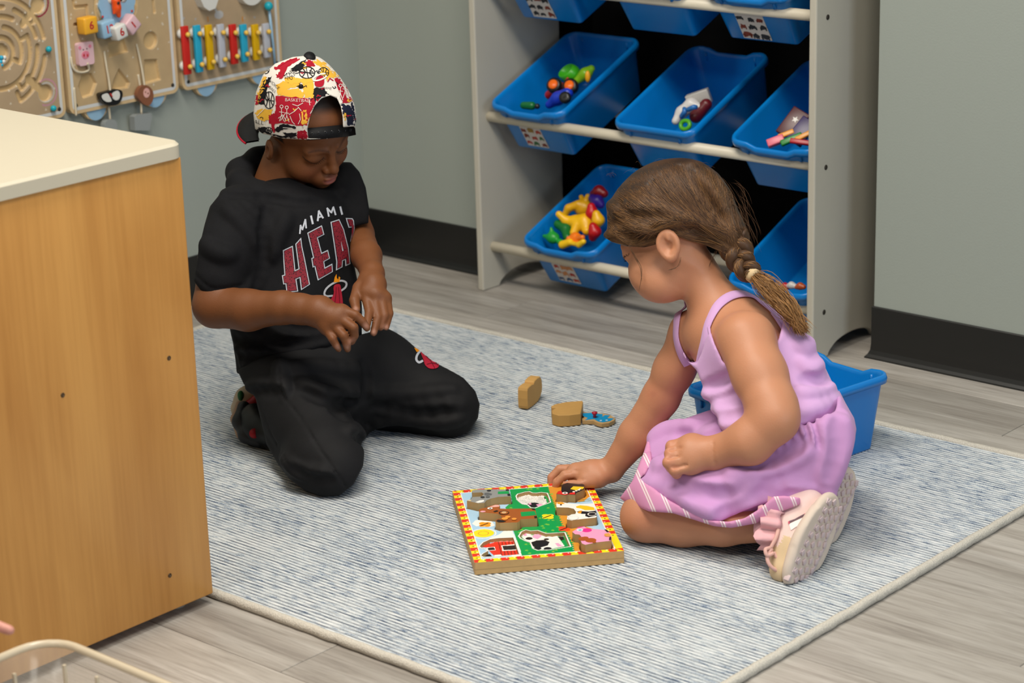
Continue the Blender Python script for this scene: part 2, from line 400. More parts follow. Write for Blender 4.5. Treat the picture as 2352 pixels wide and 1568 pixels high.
# ================================================================== the room
XL, YB, BH = -3.646, 3.581, .104
def m_wall():
    m = mat('sage_wall_paint', '#9aa19a', .55, .35); N, L, b = nodes_of(m)
    tc = N.new('ShaderNodeTexCoord'); t = N.new('ShaderNodeTexNoise'); t.inputs['Scale'].default_value = 260; t.inputs['Detail'].default_value = 2
    L.new(tc.outputs['Object'], t.inputs['Vector']); bp = N.new('ShaderNodeBump'); bp.inputs['Strength'].default_value = .12; bp.inputs['Distance'].default_value = .002
    L.new(t.outputs['Fac'], bp.inputs['Height']); L.new(bp.outputs['Normal'], b.inputs['Normal']); return m
def m_plank():
    m = mat('grey_oak_vinyl', '#a59b8e', .42, .35); N, L, b = nodes_of(m)
    tc = N.new('ShaderNodeTexCoord'); oi = N.new('ShaderNodeObjectInfo')
    off = N.new('ShaderNodeVectorMath'); off.operation = 'SCALE'; L.new(oi.outputs['Location'], off.inputs[0]); off.inputs['Scale'].default_value = 7.3
    ad = N.new('ShaderNodeVectorMath'); ad.operation = 'ADD'; L.new(tc.outputs['Object'], ad.inputs[0]); L.new(off.outputs['Vector'], ad.inputs[1])
    def grain(sx, sy, det, dist):
        mp = N.new('ShaderNodeMapping'); mp.inputs['Scale'].default_value = (sx, sy, 1); L.new(ad.outputs['Vector'], mp.inputs['Vector'])
        t = N.new('ShaderNodeTexNoise'); t.inputs['Scale'].default_value = 1; t.inputs['Detail'].default_value = det; t.inputs['Distortion'].default_value = dist; t.inputs['Roughness'].default_value = .62
        L.new(mp.outputs['Vector'], t.inputs['Vector']); return t
    g1 = grain(2.2, 26, 6, .8); g2 = grain(9, 170, 4, .3); g3 = grain(1.1, 5, 2, 0)
    r1 = N.new('ShaderNodeValToRGB'); L.new(g1.outputs['Fac'], r1.inputs['Fac'])
    e = r1.color_ramp.elements; e[0].position = .28; e[0].color = lin('#8a837c'); e[1].position = .66; e[1].color = lin('#b6b1aa')
    x = e.new(.44); x.color = lin('#a29c94')
    mx = N.new('ShaderNodeMix'); mx.data_type = 'RGBA'; mx.blend_type = 'MULTIPLY'; mx.inputs['Factor'].default_value = .75; L.new(r1.outputs['Color'], mx.inputs['A'])
    r2 = N.new('ShaderNodeValToRGB'); L.new(g2.outputs['Fac'], r2.inputs['Fac']); e = r2.color_ramp.elements; e[0].position = .33; e[0].color = (.72, .71, .70, 1); e[1].position = .55; e[1].color = (1, 1, 1, 1)
    L.new(r2.outputs['Color'], mx.inputs['B'])
    mr = N.new('ShaderNodeMapRange'); mr.inputs['To Min'].default_value = .86; mr.inputs['To Max'].default_value = 1.1; L.new(oi.outputs['Random'], mr.inputs['Value'])
    mr3 = N.new('ShaderNodeMapRange'); mr3.inputs['To Min'].default_value = .85; mr3.inputs['To Max'].default_value = 1.15; L.new(g3.outputs['Fac'], mr3.inputs['Value'])
    ml = N.new('ShaderNodeMath'); ml.operation = 'MULTIPLY'; L.new(mr.outputs['Result'], ml.inputs[0]); L.new(mr3.outputs['Result'], ml.inputs[1])
    sc = N.new('ShaderNodeVectorMath'); sc.operation = 'SCALE'; L.new(mx.outputs['Result'], sc.inputs[0]); L.new(ml.outputs['Value'], sc.inputs['Scale']); L.new(sc.outputs['Vector'], b.inputs['Base Color'])
    bp = N.new('ShaderNodeBump'); bp.inputs['Strength'].default_value = .15; bp.inputs['Distance'].default_value = .001; L.new(g2.outputs['Fac'], bp.inputs['Height']); L.new(bp.outputs['Normal'], b.inputs['Normal'])
    return m
WALL = m_wall(); PLANK = m_plank()
BLACKV = mat('black_vinyl_cove', '#1d1d1c', .38, .45)
SUB = mat('dark_subfloor', '#3a342d', .8)
DARK = mat('recess_near_black', '#0b0b0c', .8, .1)  # near-black colour for the recess back and a thin sheet on its left side

fl = tag(MB().box((-4.3, -.2, -.05), (.9, 4.2, -.004)).build('floor', SUB), kind='structure')
PW, PL_ = .159, 1.22
bm = bmesh.new(); bmesh.ops.create_cube(bm, size=1)
for v in bm.verts: v.co = Vector((v.co.x*(PL_-.0012), v.co.y*(PW-.0010), v.co.z*.006-.003))
bmesh.ops.bevel(bm, geom=[e for e in bm.edges if all(v.co.z > -.001 for v in e.verts)], offset=.0006, segments=1, affect='EDGES')
pm = bpy.data.meshes.new('plank'); bm.to_mesh(pm); bm.free(); pm.materials.append(PLANK)
random.seed(4)
row = 0; y = 2.538-PW*16
while y < 4.1:
    x0 = -4.9+[.31, .84, .05, .62, 1.1, .43][row % 6]
    for k in range(5):
        x = x0+k*PL_+PL_/2
        if -4.9 < x < 1.4:
            o = obj('plank', pm, fl); o.location = (x, y+PW/2, 0)
    y += PW; row += 1

# walls: back wall with a recess that takes the toy organiser, left wall
RX0, RX1, RD = -3.288, -2.262, 3.98
tag(MB().box((XL-.12, YB, 0), (RX0, YB+.62, 2.75)).build('wall_back', WALL), kind='structure')
tag(MB().box((RX1, YB, 0), (.9, YB+.62, 2.75)).build('wall_back_right', WALL), kind='structure')
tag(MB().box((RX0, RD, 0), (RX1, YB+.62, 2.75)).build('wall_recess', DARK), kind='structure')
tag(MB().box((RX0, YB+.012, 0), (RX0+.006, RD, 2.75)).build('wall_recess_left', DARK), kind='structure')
tag(MB().box((XL-.12, -.2, 0), (XL, YB, 2.75)).build('wall_left', WALL), kind='structure')
def cove(name, P):
    'rubber cove base: thin upright with a flared toe, swept along a floor polyline (list of (x,y), room side on the left)'
    prof = [(0, 0), (.013, 0), (.0125, .003), (.008, .008), (.0045, .016), (.0035, .03), (.0035, BH-.002), (.002, BH), (0, BH)]
    V = []; F = []; n = len(prof)
    P = [np.array(p, float) for p in P]
    for i, p in enumerate(P):
        d1 = nrm(p-P[i-1]) if i else nrm(P[1]-P[0]); d2 = nrm(P[i+1]-p) if i < len(P)-1 else d1
        n1 = np.array([-d1[1], d1[0]]); n2 = np.array([-d2[1], d2[0]]); h = n1+n2; h = h*(2/(h@h))
        for a, z in prof: V.append((p[0]+h[0]*a, p[1]+h[1]*a, z))
    for i in range(len(P)-1):
        for j in range(n): F.append((i*n+j, i*n+(j+1) % n, (i+1)*n+(j+1) % n, (i+1)*n+j))
    F.append(tuple(range(n))); F.append(tuple((len(P)-1)*n+j for j in range(n))[::-1])
    m = MB().add(V, F); return tag(m.build(name, BLACKV), kind='structure')
cove('baseboard_left', [(XL, YB), (XL, -.1)][::-1][::-1] if False else [(XL, YB-.0), (XL, -.1)])
cove('baseboard_back', [(RX0+.0, YB), (XL+.004, YB)])
cove('baseboard_right', [(.85, YB), (RX1, YB), (RX1, RD)])

# ------------------------------------------------------------------ rug
RUGX0, RUGX1, RUGY0, RUGY1 = -3.47, -1.632, 2.018, 3.240
def m_rug():
    m = mat('rug_yarn', '#b8c0c4', .95, .08); N, L, b = nodes_of(m)
    tc = N.new('ShaderNodeTexCoord')
    def noi(sx, sy, det=4, rough=.6, dist=0):
        mp = N.new('ShaderNodeMapping'); mp.inputs['Scale'].default_value = (sx, sy, 1); L.new(tc.outputs['Object'], mp.inputs['Vector'])
        t = N.new('ShaderNodeTexNoise'); t.inputs['Scale'].default_value = 1; t.inputs['Detail'].default_value = det; t.inputs['Roughness'].default_value = rough; t.inputs['Distortion'].default_value = dist
        L.new(mp.outputs['Vector'], t.inputs['Vector']); return t.outputs['Fac']
    def math_(op, a, c):
        n = N.new('ShaderNodeMath'); n.operation = op
        for i, v in enumerate((a, c)):
            if isinstance(v, (int, float)): n.inputs[i].default_value = v
            else: L.new(v, n.inputs[i])
        return n.outputs[0]
    streak = noi(38, 420, 3, .6)          # yarn streaks along the ribs
    blob = noi(5, 9, 4, .6)                # large cloudy patches
    fine = noi(700, 500, 2, .5)
    mid = noi(60, 125, 3, .6)
    v = math_('ADD', math_('MULTIPLY', streak, 1.0), math_('MULTIPLY', blob, .36))
    v = math_('ADD', v, math_('MULTIPLY', fine, .45)); v = math_('ADD', v, math_('MULTIPLY', mid, .25))
    v = math_('MULTIPLY', v, 1/2.06)
    r = N.new('ShaderNodeValToRGB'); L.new(v, r.inputs['Fac']); e = r.color_ramp.elements
    e[0].position = .355; e[0].color = lin('#37435a'); e[1].position = .58; e[1].color = lin('#d6d9da')
    a = e.new(.405); a.color = lin('#6f7f96'); a = e.new(.455); a.color = lin('#a8b2bb'); a = e.new(.505); a.color = lin('#c6ccce')
    L.new(r.outputs['Color'], b.inputs['Base Color'])
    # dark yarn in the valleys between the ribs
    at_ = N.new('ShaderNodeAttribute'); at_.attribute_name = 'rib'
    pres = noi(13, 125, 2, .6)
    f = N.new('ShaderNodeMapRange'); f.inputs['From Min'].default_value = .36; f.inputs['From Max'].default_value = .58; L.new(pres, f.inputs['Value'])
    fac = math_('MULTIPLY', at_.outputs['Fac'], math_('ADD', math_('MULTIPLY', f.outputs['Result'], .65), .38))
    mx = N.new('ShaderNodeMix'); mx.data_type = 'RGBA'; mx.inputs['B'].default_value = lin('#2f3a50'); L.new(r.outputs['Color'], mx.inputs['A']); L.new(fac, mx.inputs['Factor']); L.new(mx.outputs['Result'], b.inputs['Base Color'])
    bp = N.new('ShaderNodeBump'); bp.inputs['Strength'].default_value = .5; bp.inputs['Distance'].default_value = .002; L.new(fine, bp.inputs['Height']); L.new(bp.outputs['Normal'], b.inputs['Normal'])
    return m
RUGM = m_rug()
CORD = mat('rug_binding_cord', '#c3beb3', .95, .05, noise=.35, nscale=420, bump=.8, bscale=420)
rug = thing('area_rug', 'flat woven area rug with blue and white ribs and corded grey edge', 'rug', (-2.5, 2.6, 0))
V = []; F = []; rib = []
RP = .0080; nr = int((RUGY1-RUGY0-.012)/RP); nx = 46
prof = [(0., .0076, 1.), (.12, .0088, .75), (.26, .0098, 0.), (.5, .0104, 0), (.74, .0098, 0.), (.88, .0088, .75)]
rng = np.random.RandomState(3); wob = rng.randn(nr*len(prof)+2, nx+1)*.00022
ys = []
for k in range(nr):
    for a, z, w in prof: ys.append((RUGY0+.006+(k+a)*RP, z, w))
ys.append((RUGY0+.006+nr*RP, .0078, 1.))
for j, (yy, z, w) in enumerate(ys):
    k = j//len(prof)
    for i in range(nx+1):
        x = RUGX0+.004+(RUGX1-RUGX0-.008)*i/nx
        V.append((x, yy+.0009*math.sin(x*9+k*.35)*.6+wob[k, i]*.7, z)); rib.append(w)
for j in range(len(ys)-1):
    for i in range(nx):
        a = j*(nx+1)+i; F.append((a, a+1, a+nx+2, a+nx+1))
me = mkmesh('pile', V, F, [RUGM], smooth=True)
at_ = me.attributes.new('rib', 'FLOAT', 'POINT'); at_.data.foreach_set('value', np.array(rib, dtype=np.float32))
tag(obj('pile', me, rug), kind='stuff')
MB().box((RUGX0, RUGY0, .0), (RUGX1, RUGY1, .007)).build('backing', CORD, rug)
def cordpath():
    P = [(RUGX0, RUGY0), (RUGX1, RUGY0), (RUGX1, RUGY1), (RUGX0, RUGY1)]; out = []
    for i in range(4):
        a = np.array(P[i]); c = np.array(P[(i+1) % 4]); n = 120
        for j in range(n):
            q = a+(c-a)*j/n; out.append((q[0]+random.gauss(0, .0005), q[1]+random.gauss(0, .0005), .0065+random.gauss(0, .0003)))
    return out
MB().tube(cordpath(), .0075, 8, closed=True).build('edge_cord', CORD, rug)
# ================================================================== toy organiser in the recess
WHITE = mat('white_laminate', '#b9b4a6', .45, .4, noise=.05, nscale=9)
ROD = mat('cream_painted_dowel', '#d6cdb9', .4, .45, noise=.06, nscale=18)
HOLE = mat('dark_screw_hole', '#2a241d', .6)
YF = 3.4817
shelf = thing('toy_organizer', 'white wooden bin organizer with round cream rods standing in the wall recess', 'shelf', (-2.77, 3.6, 0))
def side_panel(x0, x1):
    y0, y1, H = YF, 3.757, .787
    P = [(y0, 0), (y0+.055, 0)]
    for j in range(1, 14):
        a = math.pi*j/14; P.append(((y0+.055+y1-.055)/2-math.cos(a)*(y1-y0-.11)/2, .030*math.sin(a)))
    P += [(y1-.055, 0), (y1, 0), (y1, H), (y0, H)]
    M = Matrix(((0, 0, 1, 0), (1, 0, 0, 0), (0, 1, 0, 0), (0, 0, 0, 1)))
    b = MB().prism(P, x0, x1, 0, M).build('side_panel', WHITE, shelf)
    md = b.modifiers.new('bev', 'BEVEL'); md.width = .003; md.segments = 2; md.limit_method = 'ANGLE'
    return b
side_panel(-3.2085, -3.1925); rp = side_panel(-2.352, -2.336)
RZ = (.0935, .380, .6655)
for z in RZ:
    MB().tube([(-3.195, 3.519, z), (-2.350, 3.519, z)], .0108, 16).build('front_rod', ROD, shelf)
    MB().tube([(-3.195, 3.745, z-.012), (-2.350, 3.745, z-.012)], .0108, 16).build('rear_rod', ROD, shelf)
    MB().lathe([(.0, -.0004), (.0052, -.0004), (.0052, .0006), (.0, .0006)], 14, M=Matrix.Translation((-2.336, 3.519, z)) @ Matrix.Rotation(math.pi/2, 4, 'Y')).build('screw_hole', HOLE, rp)

BLUE = mat('blue_polypropylene', '#0379c8', .28, .5)
_b = BLUE.node_tree.nodes['Principled BSDF']; _b.inputs['Subsurface Weight'].default_value = .12; _b.inputs['Subsurface Radius'].default_value = (.002, .004, .01); _b.inputs['Subsurface Scale'].default_value = .5
PAPER = mat('paper_sticker', '#cfcac6', .6, .2)
def ring(w, h, r, n=5, m=7):
    'rounded rectangle with points along its straight sides; starts at the front centre'
    cs = [(w/2-r, -h/2+r, 270), (w/2-r, h/2-r, 0), (-w/2+r, h/2-r, 90), (-w/2+r, -h/2+r, 180)]; out = []
    for i, (cx, cy, a0) in enumerate(cs):
        arc = [(cx+r*math.cos(math.radians(a0+90*j/n)), cy+r*math.sin(math.radians(a0+90*j/n))) for j in range(n+1)]
        out += arc; nx = cs[(i+1) % 4]; a1 = math.radians(nx[2]); e = (nx[0]+r*math.cos(a1), nx[1]+r*math.sin(a1)); s = arc[-1]
        out += [(s[0]+(e[0]-s[0])*j/(m+1), s[1]+(e[1]-s[1])*j/(m+1)) for j in range(1, m+1)]
    return out
def bin_mesh(name, dip_front=True, w=.200, h=.300, dep=.119, dip=.011, mat_=None, thick=.0025):
    'open tub, origin at the centre of the front rim; the rim dips where a hand grips it'
    sec = [(w-.042, h-.052, .007, -dep), (w-.039, h-.048, .009, -dep+.003), (w-.014, h-.014, .02, -.016), (w-.012, h-.012, .02, -.013), (w+.002, h+.002, .026, -.0135), (w+.004, h+.004, .027, -.006), (w, h, .026, .0005),
           (w-.007, h-.007, .023, .0018), (w-.013, h-.013, .021, -.0008), (w-.0165, h-.0165, .02, -.006), (w-.040-2*thick, h-.052-2*thick, .015, -dep+thick+.004), (w-.045-2*thick, h-.057-2*thick, .013, -dep+thick)]
    V = []; F = []
    for i, (a, b, r, z) in enumerate(sec):
        for x, y in ring(a, b, r):
            yy = y if dip_front else -y; zz = z; xx = x
            if i in range(2, 10) and yy < -h/2+.03 and abs(x) < .08:
                t = np.clip((.060-abs(x))/.016, 0, 1); t = t*t*(3-2*t); zz = z-dip*t; 
            V.append((xx, y+h/2, zz))
    n = len(V)//len(sec)
    for i in range(len(sec)-1):
        for j in range(n): F.append((i*n+j, i*n+(j+1) % n, (i+1)*n+(j+1) % n, (i+1)*n+j))
    F.append(tuple(range(n))[::-1]); F.append(tuple((len(sec)-1)*n+j for j in range(n)))
    b = MB().add(V, F, 0, True)
    for sx in (-1, 1):                                    # small ribs below the front rim that hook over the rod
        for yy in (.004, h-.012):
            b.box((sx*.062-.002, yy, -.030), (sx*.062+.002, yy+.009, -.008))
    me = bpy.data.meshes.new(name); me.from_pydata(b.V, [], b.F); me.materials.append(mat_ or BLUE); me.polygons.foreach_set('use_smooth', np.ones(len(me.polygons), bool)); me.update()
    return me
BIN_F = bin_mesh('tub', True); BIN_R = bin_mesh('tub', False)
TILT = math.radians(23)
STK = [mat('sticker_print_%d' % i, c, .6, .2) for i, c in enumerate(['#7c3a2c', '#2f3238', '#b04438', '#3d6a45', '#9a7a3f', '#35527d', '#c98a5c'])]
def sticker(parent, x, w, hgt, seed, cols):
    'paper label with little toy pictures stuck on the sloping front wall'
    rs = random.Random(seed); b = MB()
    # front wall runs from (y=.007,z=-.016) to (y=.024,z=-.122)
    p0 = Vector((0, .0065, -.016)); p1 = Vector((0, .0240, -.117)); d = (p1-p0).normalized(); nn = Vector((0, -d.z, d.y)) if -d.z < 0 else Vector((0, d.z, -d.y))
    o = p0+d*.037
    def q(u, v, e): p = o+d*v+nn*e; return (x+u, p.y, p.z)
    b.add([q(-w/2, 0, .0012), q(w/2, 0, .0012), q(w/2, hgt, .0012), q(-w/2, hgt, .0012)], [(0, 1, 2, 3)])
    b.add([q(-w/2, 0, .0004), q(w/2, 0, .0004), q(w/2, hgt, .0004), q(-w/2, hgt, .0004)], [(3, 2, 1, 0)])
    for r in range(3):
        for c in range(3):
            cx = -w/2+w*(c+.5)/3+rs.uniform(-.002, .002); cy = hgt*(r+.5)/3+rs.uniform(-.002, .002); m = 1+rs.choice(cols); n = 9
            a = w*.13*rs.uniform(.8, 1.2); bb = a*rs.uniform(.5, .8)
            P = [q(cx+a*(1+.35*rs.uniform(-1, 1))*math.cos(2*math.pi*k/n), cy+bb*(1+.45*rs.uniform(-1, 1))*math.sin(2*math.pi*k/n), .0016) for k in range(n)]
            b.add(P, [tuple(range(n))], m)
            b.add([q(cx-a, cy, .0016), q(cx-a*.6, cy, .0016), q(cx-a*.6, cy+bb*1.3, .0016), q(cx-a, cy+bb*1.3, .0016)], [(0, 1, 2, 3)], m)
            b.add([q(cx+a*.5, cy, .0016), q(cx+a*.9, cy, .0016), q(cx+a*.9, cy+bb*1.3, .0016), q(cx+a*.5, cy+bb*1.3, .0016)], [(0, 1, 2, 3)], m)
    return b.build('picture_label', [PAPER]+STK, parent, local=True)
def put_bin(xc, zrow, front, label, stick=None, yaw=0):
    t = thing('storage_bin', label, 'bin', (xc, 3.489, zrow), 'blue bins on the organizer', rot=(TILT, 0, yaw))
    obj('tub', BIN_F if front else BIN_R, t, local=True)
    if stick: sticker(t, *stick)
    return t
RB = .413
bB1 = put_bin(-3.070, RB, True, 'blue storage bin of toy vehicles, leftmost of the middle row', (-.012, .058, .056, 1, [0, 2, 3, 4]))
bB2 = put_bin(-2.735, RB, False, 'nearly empty blue storage bin in the middle of the middle row')
bB3 = put_bin(-2.445, RB, True, 'blue storage bin holding sticks and maroon cards beside the right panel')
bC1 = put_bin(-2.990, RB-.2855, True, 'blue storage bin full of yellow and green toy animals on the lowest row', (-.012, .060, .056, 2, [2, 3, 5, 6]))
bC3 = put_bin(-2.452, RB-.2855, True, 'blue storage bin on the lowest row beside the braid, against the right panel')
bA1 = put_bin(-3.045, RB+.2800, True, 'blue storage bin with a picture label, top row on the left', (-.012, .062, .060, 3, [0, 1, 2]))
bA2 = put_bin(-2.752, RB+.2800, False, 'plain blue storage bin in the middle of the top row')
bA3 = put_bin(-2.508, RB+.2855, True, 'blue storage bin with an animal label, top row on the right', (-.010, .066, .062, 4, [0, 1, 1]))

# floor bin behind the girl
fb = thing('storage_bin', 'empty blue storage bin standing on the rug behind the girl', 'bin', (-2.108, 2.900, .134), 'blue bins', rot=(0, 0, math.radians(-9)))
fb.location = (-2.092, 2.862, .1445)
obj('tub', bin_mesh('tub', False, dep=.134), fb, local=True)
# ================================================================== toys lying in the bins
def plastic(c): return mat('toy_'+c.strip('#'), c, .35, .5)
def toy(name, label, cat, px, py, y, group):
    p = on(px, py, 1, y); return thing(name, label, cat, p, group), p
def blob(name, par, c, m, fn, size=.06, h=.0016, it=1):
    s = SDF(np.asarray(c)-size, np.asarray(c)+size, h); fn(s); V, F = s.mesh(); return obj(name, fast_mesh(name, relax(V, F, it), F, [m]), par)
G1, G2, G3, G4 = 'toy vehicles in the left bin', 'odds and ends in the middle bin', 'cards and sticks in the right bin', 'toy animals in the lowest bin'
O_ = lambda px, py, y: on(px, py, 1, y)
# left bin, middle row
t, p = toy('toy_scoop', 'green toy scoop lying at the back of the left bin', 'toy', 1308, 166, 3.640, G1)
def f(s): c = O_(1308, 168, 3.640); s.ell(c, (.026, .022, .020), None, 0); s.ell(c+np.array([-.008, -.010, .010]), (.021, .018, .016), None, .002, 's'); s.cone(c+np.array([.015, .005, -.004]), c+np.array([.028, .012, -.012]), .008, .006, .004)
blob('scoop_bowl', t, p, plastic('#3fae1c'), f)
t, p = toy('toy_truck', 'red toy truck with orange hubs lying on its side in the left bin', 'toy', 1287, 203, 3.595, G1)
def f(s): s.chain([O_(1262, 218, 3.60), O_(1285, 205, 3.605), O_(1312, 205, 3.61)], [.010, .014, .012], .006); s.cone(O_(1296, 205, 3.605), O_(1304, 180, 3.61), .008, .003, .004)
blob('truck_body', t, p, plastic('#a5121a'), f)
for px, py in ((1273, 196), (1310, 198)):
    c = O_(px, py, 3.580); M = Matrix.Translation(tuple(c)) @ Vector((.25, -.8, .45)).to_track_quat('Z', 'Y').to_matrix().to_4x4()
    w = MB().lathe([(.004, -.014), (.0150, -.012), (.0172, -.004), (.0165, .004), (.0125, .007), (0, .007)], 18, M=M).build('wheel', plastic('#141313'), t); MB().lathe([(0, .0072), (.0112, .0070), (.0095, .0100), (0, .0112)], 16, M=M).build('wheel_hub', plastic('#ef6a12'), w)
t, p = toy('toy_car', 'blue toy car with black wheel against the wall of the left bin', 'toy', 1285, 226, 3.560, G1)
def f(s): s.chain([O_(1262, 240, 3.56), O_(1282, 226, 3.565), O_(1304, 214, 3.57)], [.009, .014, .012], .006)
blob('car_body', t, p, plastic('#1136b8'), f); MB().lathe([(0, -.006), (.012, -.006), (.013, 0), (.012, .005), (.006, .006), (0, .005)], 16, M=Matrix.Translation(tuple(O_(1298, 224, 3.545))) @ Vector((.2, -.8, .5)).to_track_quat('Z', 'Y').to_matrix().to_4x4()).build('wheel', plastic('#141313'), t)
t, p = toy('toy_car', 'small green toy car behind the front rim of the left bin', 'toy', 1222, 243, 3.545, G1)
def f(s): s.chain([O_(1203, 242, 3.545), O_(1222, 243, 3.545)], [.008, .009], .004)
blob('car_body', t, p, plastic('#0f6a34'), f, .04); MB().ball(O_(1234, 244, 3.540), (.006, .006, .006)).build('wheel', plastic('#191a1d'), t)
t, p = toy('toy_gear', 'lime green toy with a yellow disc by the right wall of the left bin', 'toy', 1346, 172, 3.640, G1)
def f(s): s.chain([O_(1325, 186, 3.63), O_(1345, 170, 3.64), O_(1358, 158, 3.65)], [.008, .013, .008], .006)
blob('toy_body', t, p, plastic('#7fb916'), f); MB().ball(O_(1350, 176, 3.622), (.006, .006, .013)).build('yellow_disc', plastic('#f0a91c'), t)
# middle bin
t, p = toy('toy_block', 'grey toy block standing in the middle bin', 'toy', 1606, 228, 3.620, G2)
MB().box((-.024, -.012, -.014), (.024, .012, .016), M=Matrix.Translation(tuple(p)) @ Matrix.Rotation(.5, 4, 'Z') @ Matrix.Rotation(-.35, 4, 'Y'), bev=.002).build('block_body', plastic('#b3b0ab'), t)
t, p = toy('toy_figure', 'white and blue striped toy figure in the middle bin', 'toy', 1576, 252, 3.585, G2)
def f(s): s.chain([O_(1552, 278, 3.565), O_(1566, 258, 3.58), O_(1588, 240, 3.595), O_(1606, 246, 3.595)], [.008, .012, .013, .008], .006)
blob('figure_body', t, p, plastic('#cfcbc8'), f)
for a, b2 in (((1565, 268), (1572, 250)), ((1580, 252), (1598, 246))): MB().tube(smooth_loop([O_(*a, 3.566), O_((a[0]+b2[0])/2+4, (a[1]+b2[1])/2-3, 3.562), O_(*b2, 3.570)], 4, closed=False), .0050, 8).build('blue_stripe', plastic('#2f6fb4'), t)
t, p = toy('toy_ball', 'dark red toy half hidden in the middle bin', 'toy', 1612, 255, 3.600, G2)
def f(s): s.chain([O_(1598, 268, 3.59), O_(1622, 240, 3.605)], [.013, .012], .004)
blob('toy_body', t, p, plastic('#5f0f18'), f)
t, p = toy('toy_ring', 'green toy ring at the front of the middle bin', 'toy', 1574, 287, 3.548, G2)
MB().tube([O_(1574, 287, 3.548)+np.array([.011*math.cos(a), .004*math.sin(a), .008*math.sin(a)]) for a in np.linspace(0, 6.283, 20, endpoint=False)], .0045, 8, closed=True).build('ring_body', plastic('#4da51f'), t)
# right bin
def slab(name, label, px, py, y, sx, sz, rot, c, g, extra=None, th=.005):
    t, p = toy(name, label, 'toy', px, py, y, g); M = Matrix.Translation(tuple(p)) @ Matrix.Rotation(math.radians(20), 4, 'Z') @ Matrix.Rotation(math.radians(-35), 4, 'X') @ Matrix.Rotation(math.radians(rot), 4, 'Y')
    o = MB().box((-sx/2, -th/2, -sz/2), (sx/2, th/2, sz/2), M=M, bev=.002).build('slab_body', plastic(c), t)
    if extra: V = [M @ Vector((r*math.cos(a), -th/2-.0006, r*math.sin(a)+.008)) for a, r in [(math.radians(90+36*k), .0075 if k % 2 == 0 else .0032) for k in range(10)]]; MB().add(V, [tuple(range(10))]).build('star_mark', plastic(extra), o)
slab('toy_card', 'maroon toy card with a white star in the right bin', 1822, 284, 3.590, .040, .062, 28, '#4c0a16', G3, '#d8d3cf', .008); slab('toy_card', 'purple toy card against the right panel in the right bin', 1842, 302, 3.575, .036, .056, 30, '#33205c', G3, None, .007)
slab('toy_block', 'pink toy block at the front of the right bin', 1782, 324, 3.545, .034, .016, -26, '#e0667c', G3, None, .012); slab('toy_stick', 'green toy stick at the front of the right bin', 1818, 320, 3.548, .044, .012, -28, '#0d7f2b', G3, None, .008)
slab('toy_stick', 'orange toy stick beside the pink block in the right bin', 1806, 308, 3.560, .032, .010, -26, '#e79a2c', G3, None, .007); slab('toy_stick', 'orange toy stick leaning on the right panel in the right bin', 1846, 312, 3.556, .034, .010, -32, '#e79a2c', G3, None, .007); slab('toy_stick', 'red toy stick at the right end of the right bin', 1838, 326, 3.545, .040, .010, 5, '#b01722', G3, None, .008)
# lowest bin: animals
t, p = toy('toy_animal', 'yellow toy animal with upright ears at the top of the heap', 'toy', 1335, 478, 3.630, G4)
def f(s):
    s.ell(O_(1340, 478, 3.63), (.022, .018, .020), None, 0); s.chain([O_(1328, 470, 3.62), O_(1306, 478, 3.61), O_(1298, 492, 3.605)], [.010, .0085, .007], .004)
    for a in ((1335, 452), (1350, 450)): s.cone(O_(1342, 468, 3.63), O_(*a, 3.635), .007, .0052, .003)
blob('animal_body', t, p, plastic('#dda50b'), f)
t, p = toy('toy_animal', 'yellow long-tailed toy animal in the middle of the heap', 'toy', 1335, 512, 3.590, G4)
def f(s): s.chain([O_(1284, 492, 3.575), O_(1300, 506, 3.58), O_(1325, 510, 3.59), O_(1345, 512, 3.595), O_(1348, 530, 3.58)], [.0075, .009, .015, .020, .010], .006); s.cone(O_(1325, 518, 3.58), O_(1318, 535, 3.57), .011, .009, .005)
blob('animal_body', t, p, plastic('#f2b90c'), f, .075)
t, p = toy('toy_animal', 'bright green horned toy animal at the front of the heap', 'toy', 1271, 543, 3.548, G4)
def f(s): s.ell(O_(1270, 546, 3.548), (.016, .013, .013), None, 0); s.cone(O_(1268, 538, 3.548), O_(1266, 524, 3.55), .007, .003, .004); s.cone(O_(1258, 544, 3.545), O_(1250, 542, 3.545), .006, .004, .004); s.cone(O_(1285, 555, 3.545), O_(1298, 560, 3.545), .007, .006, .004)
blob('animal_body', t, p, plastic('#1f9a33'), f)
t, p = toy('toy_animal', 'dark green toy animal between the yellow and bright green ones', 'toy', 1297, 523, 3.575, G4)
def f(s): s.chain([O_(1282, 515, 3.575), O_(1300, 525, 3.575), O_(1304, 545, 3.56)], [.010, .012, .010], .005)
blob('animal_body', t, p, plastic('#0b6b27'), f)
t, p = toy('toy_animal', 'orange toy animal behind the front rim of the lowest bin', 'toy', 1322, 550, 3.550, G4)
def f(s):
    s.ell(O_(1322, 548, 3.555), (.015, .012, .014), None, 0)
    for a in ((1306, 548), (1312, 558), (1338, 545), (1330, 560)): s.cone(O_(1322, 550, 3.553), O_(*a, 3.545), .007, .0055, .003)
blob('animal_body', t, p, plastic('#f47a10'), f)
t, p = toy('toy_animal', 'small yellow toy animal touching the front rim of the lowest bin', 'toy', 1302, 560, 3.540, G4)
def f(s): s.chain([O_(1292, 562, 3.54), O_(1310, 556, 3.542)], [.009, .008], .004); s.cone(O_(1330, 562, 3.535), O_(1340, 555, 3.535), .007, .006, .003); s.cone(O_(1310, 558, 3.54), O_(1330, 562, 3.535), .005, .005, .003)
blob('animal_body', t, p, plastic('#f7c413'), f)
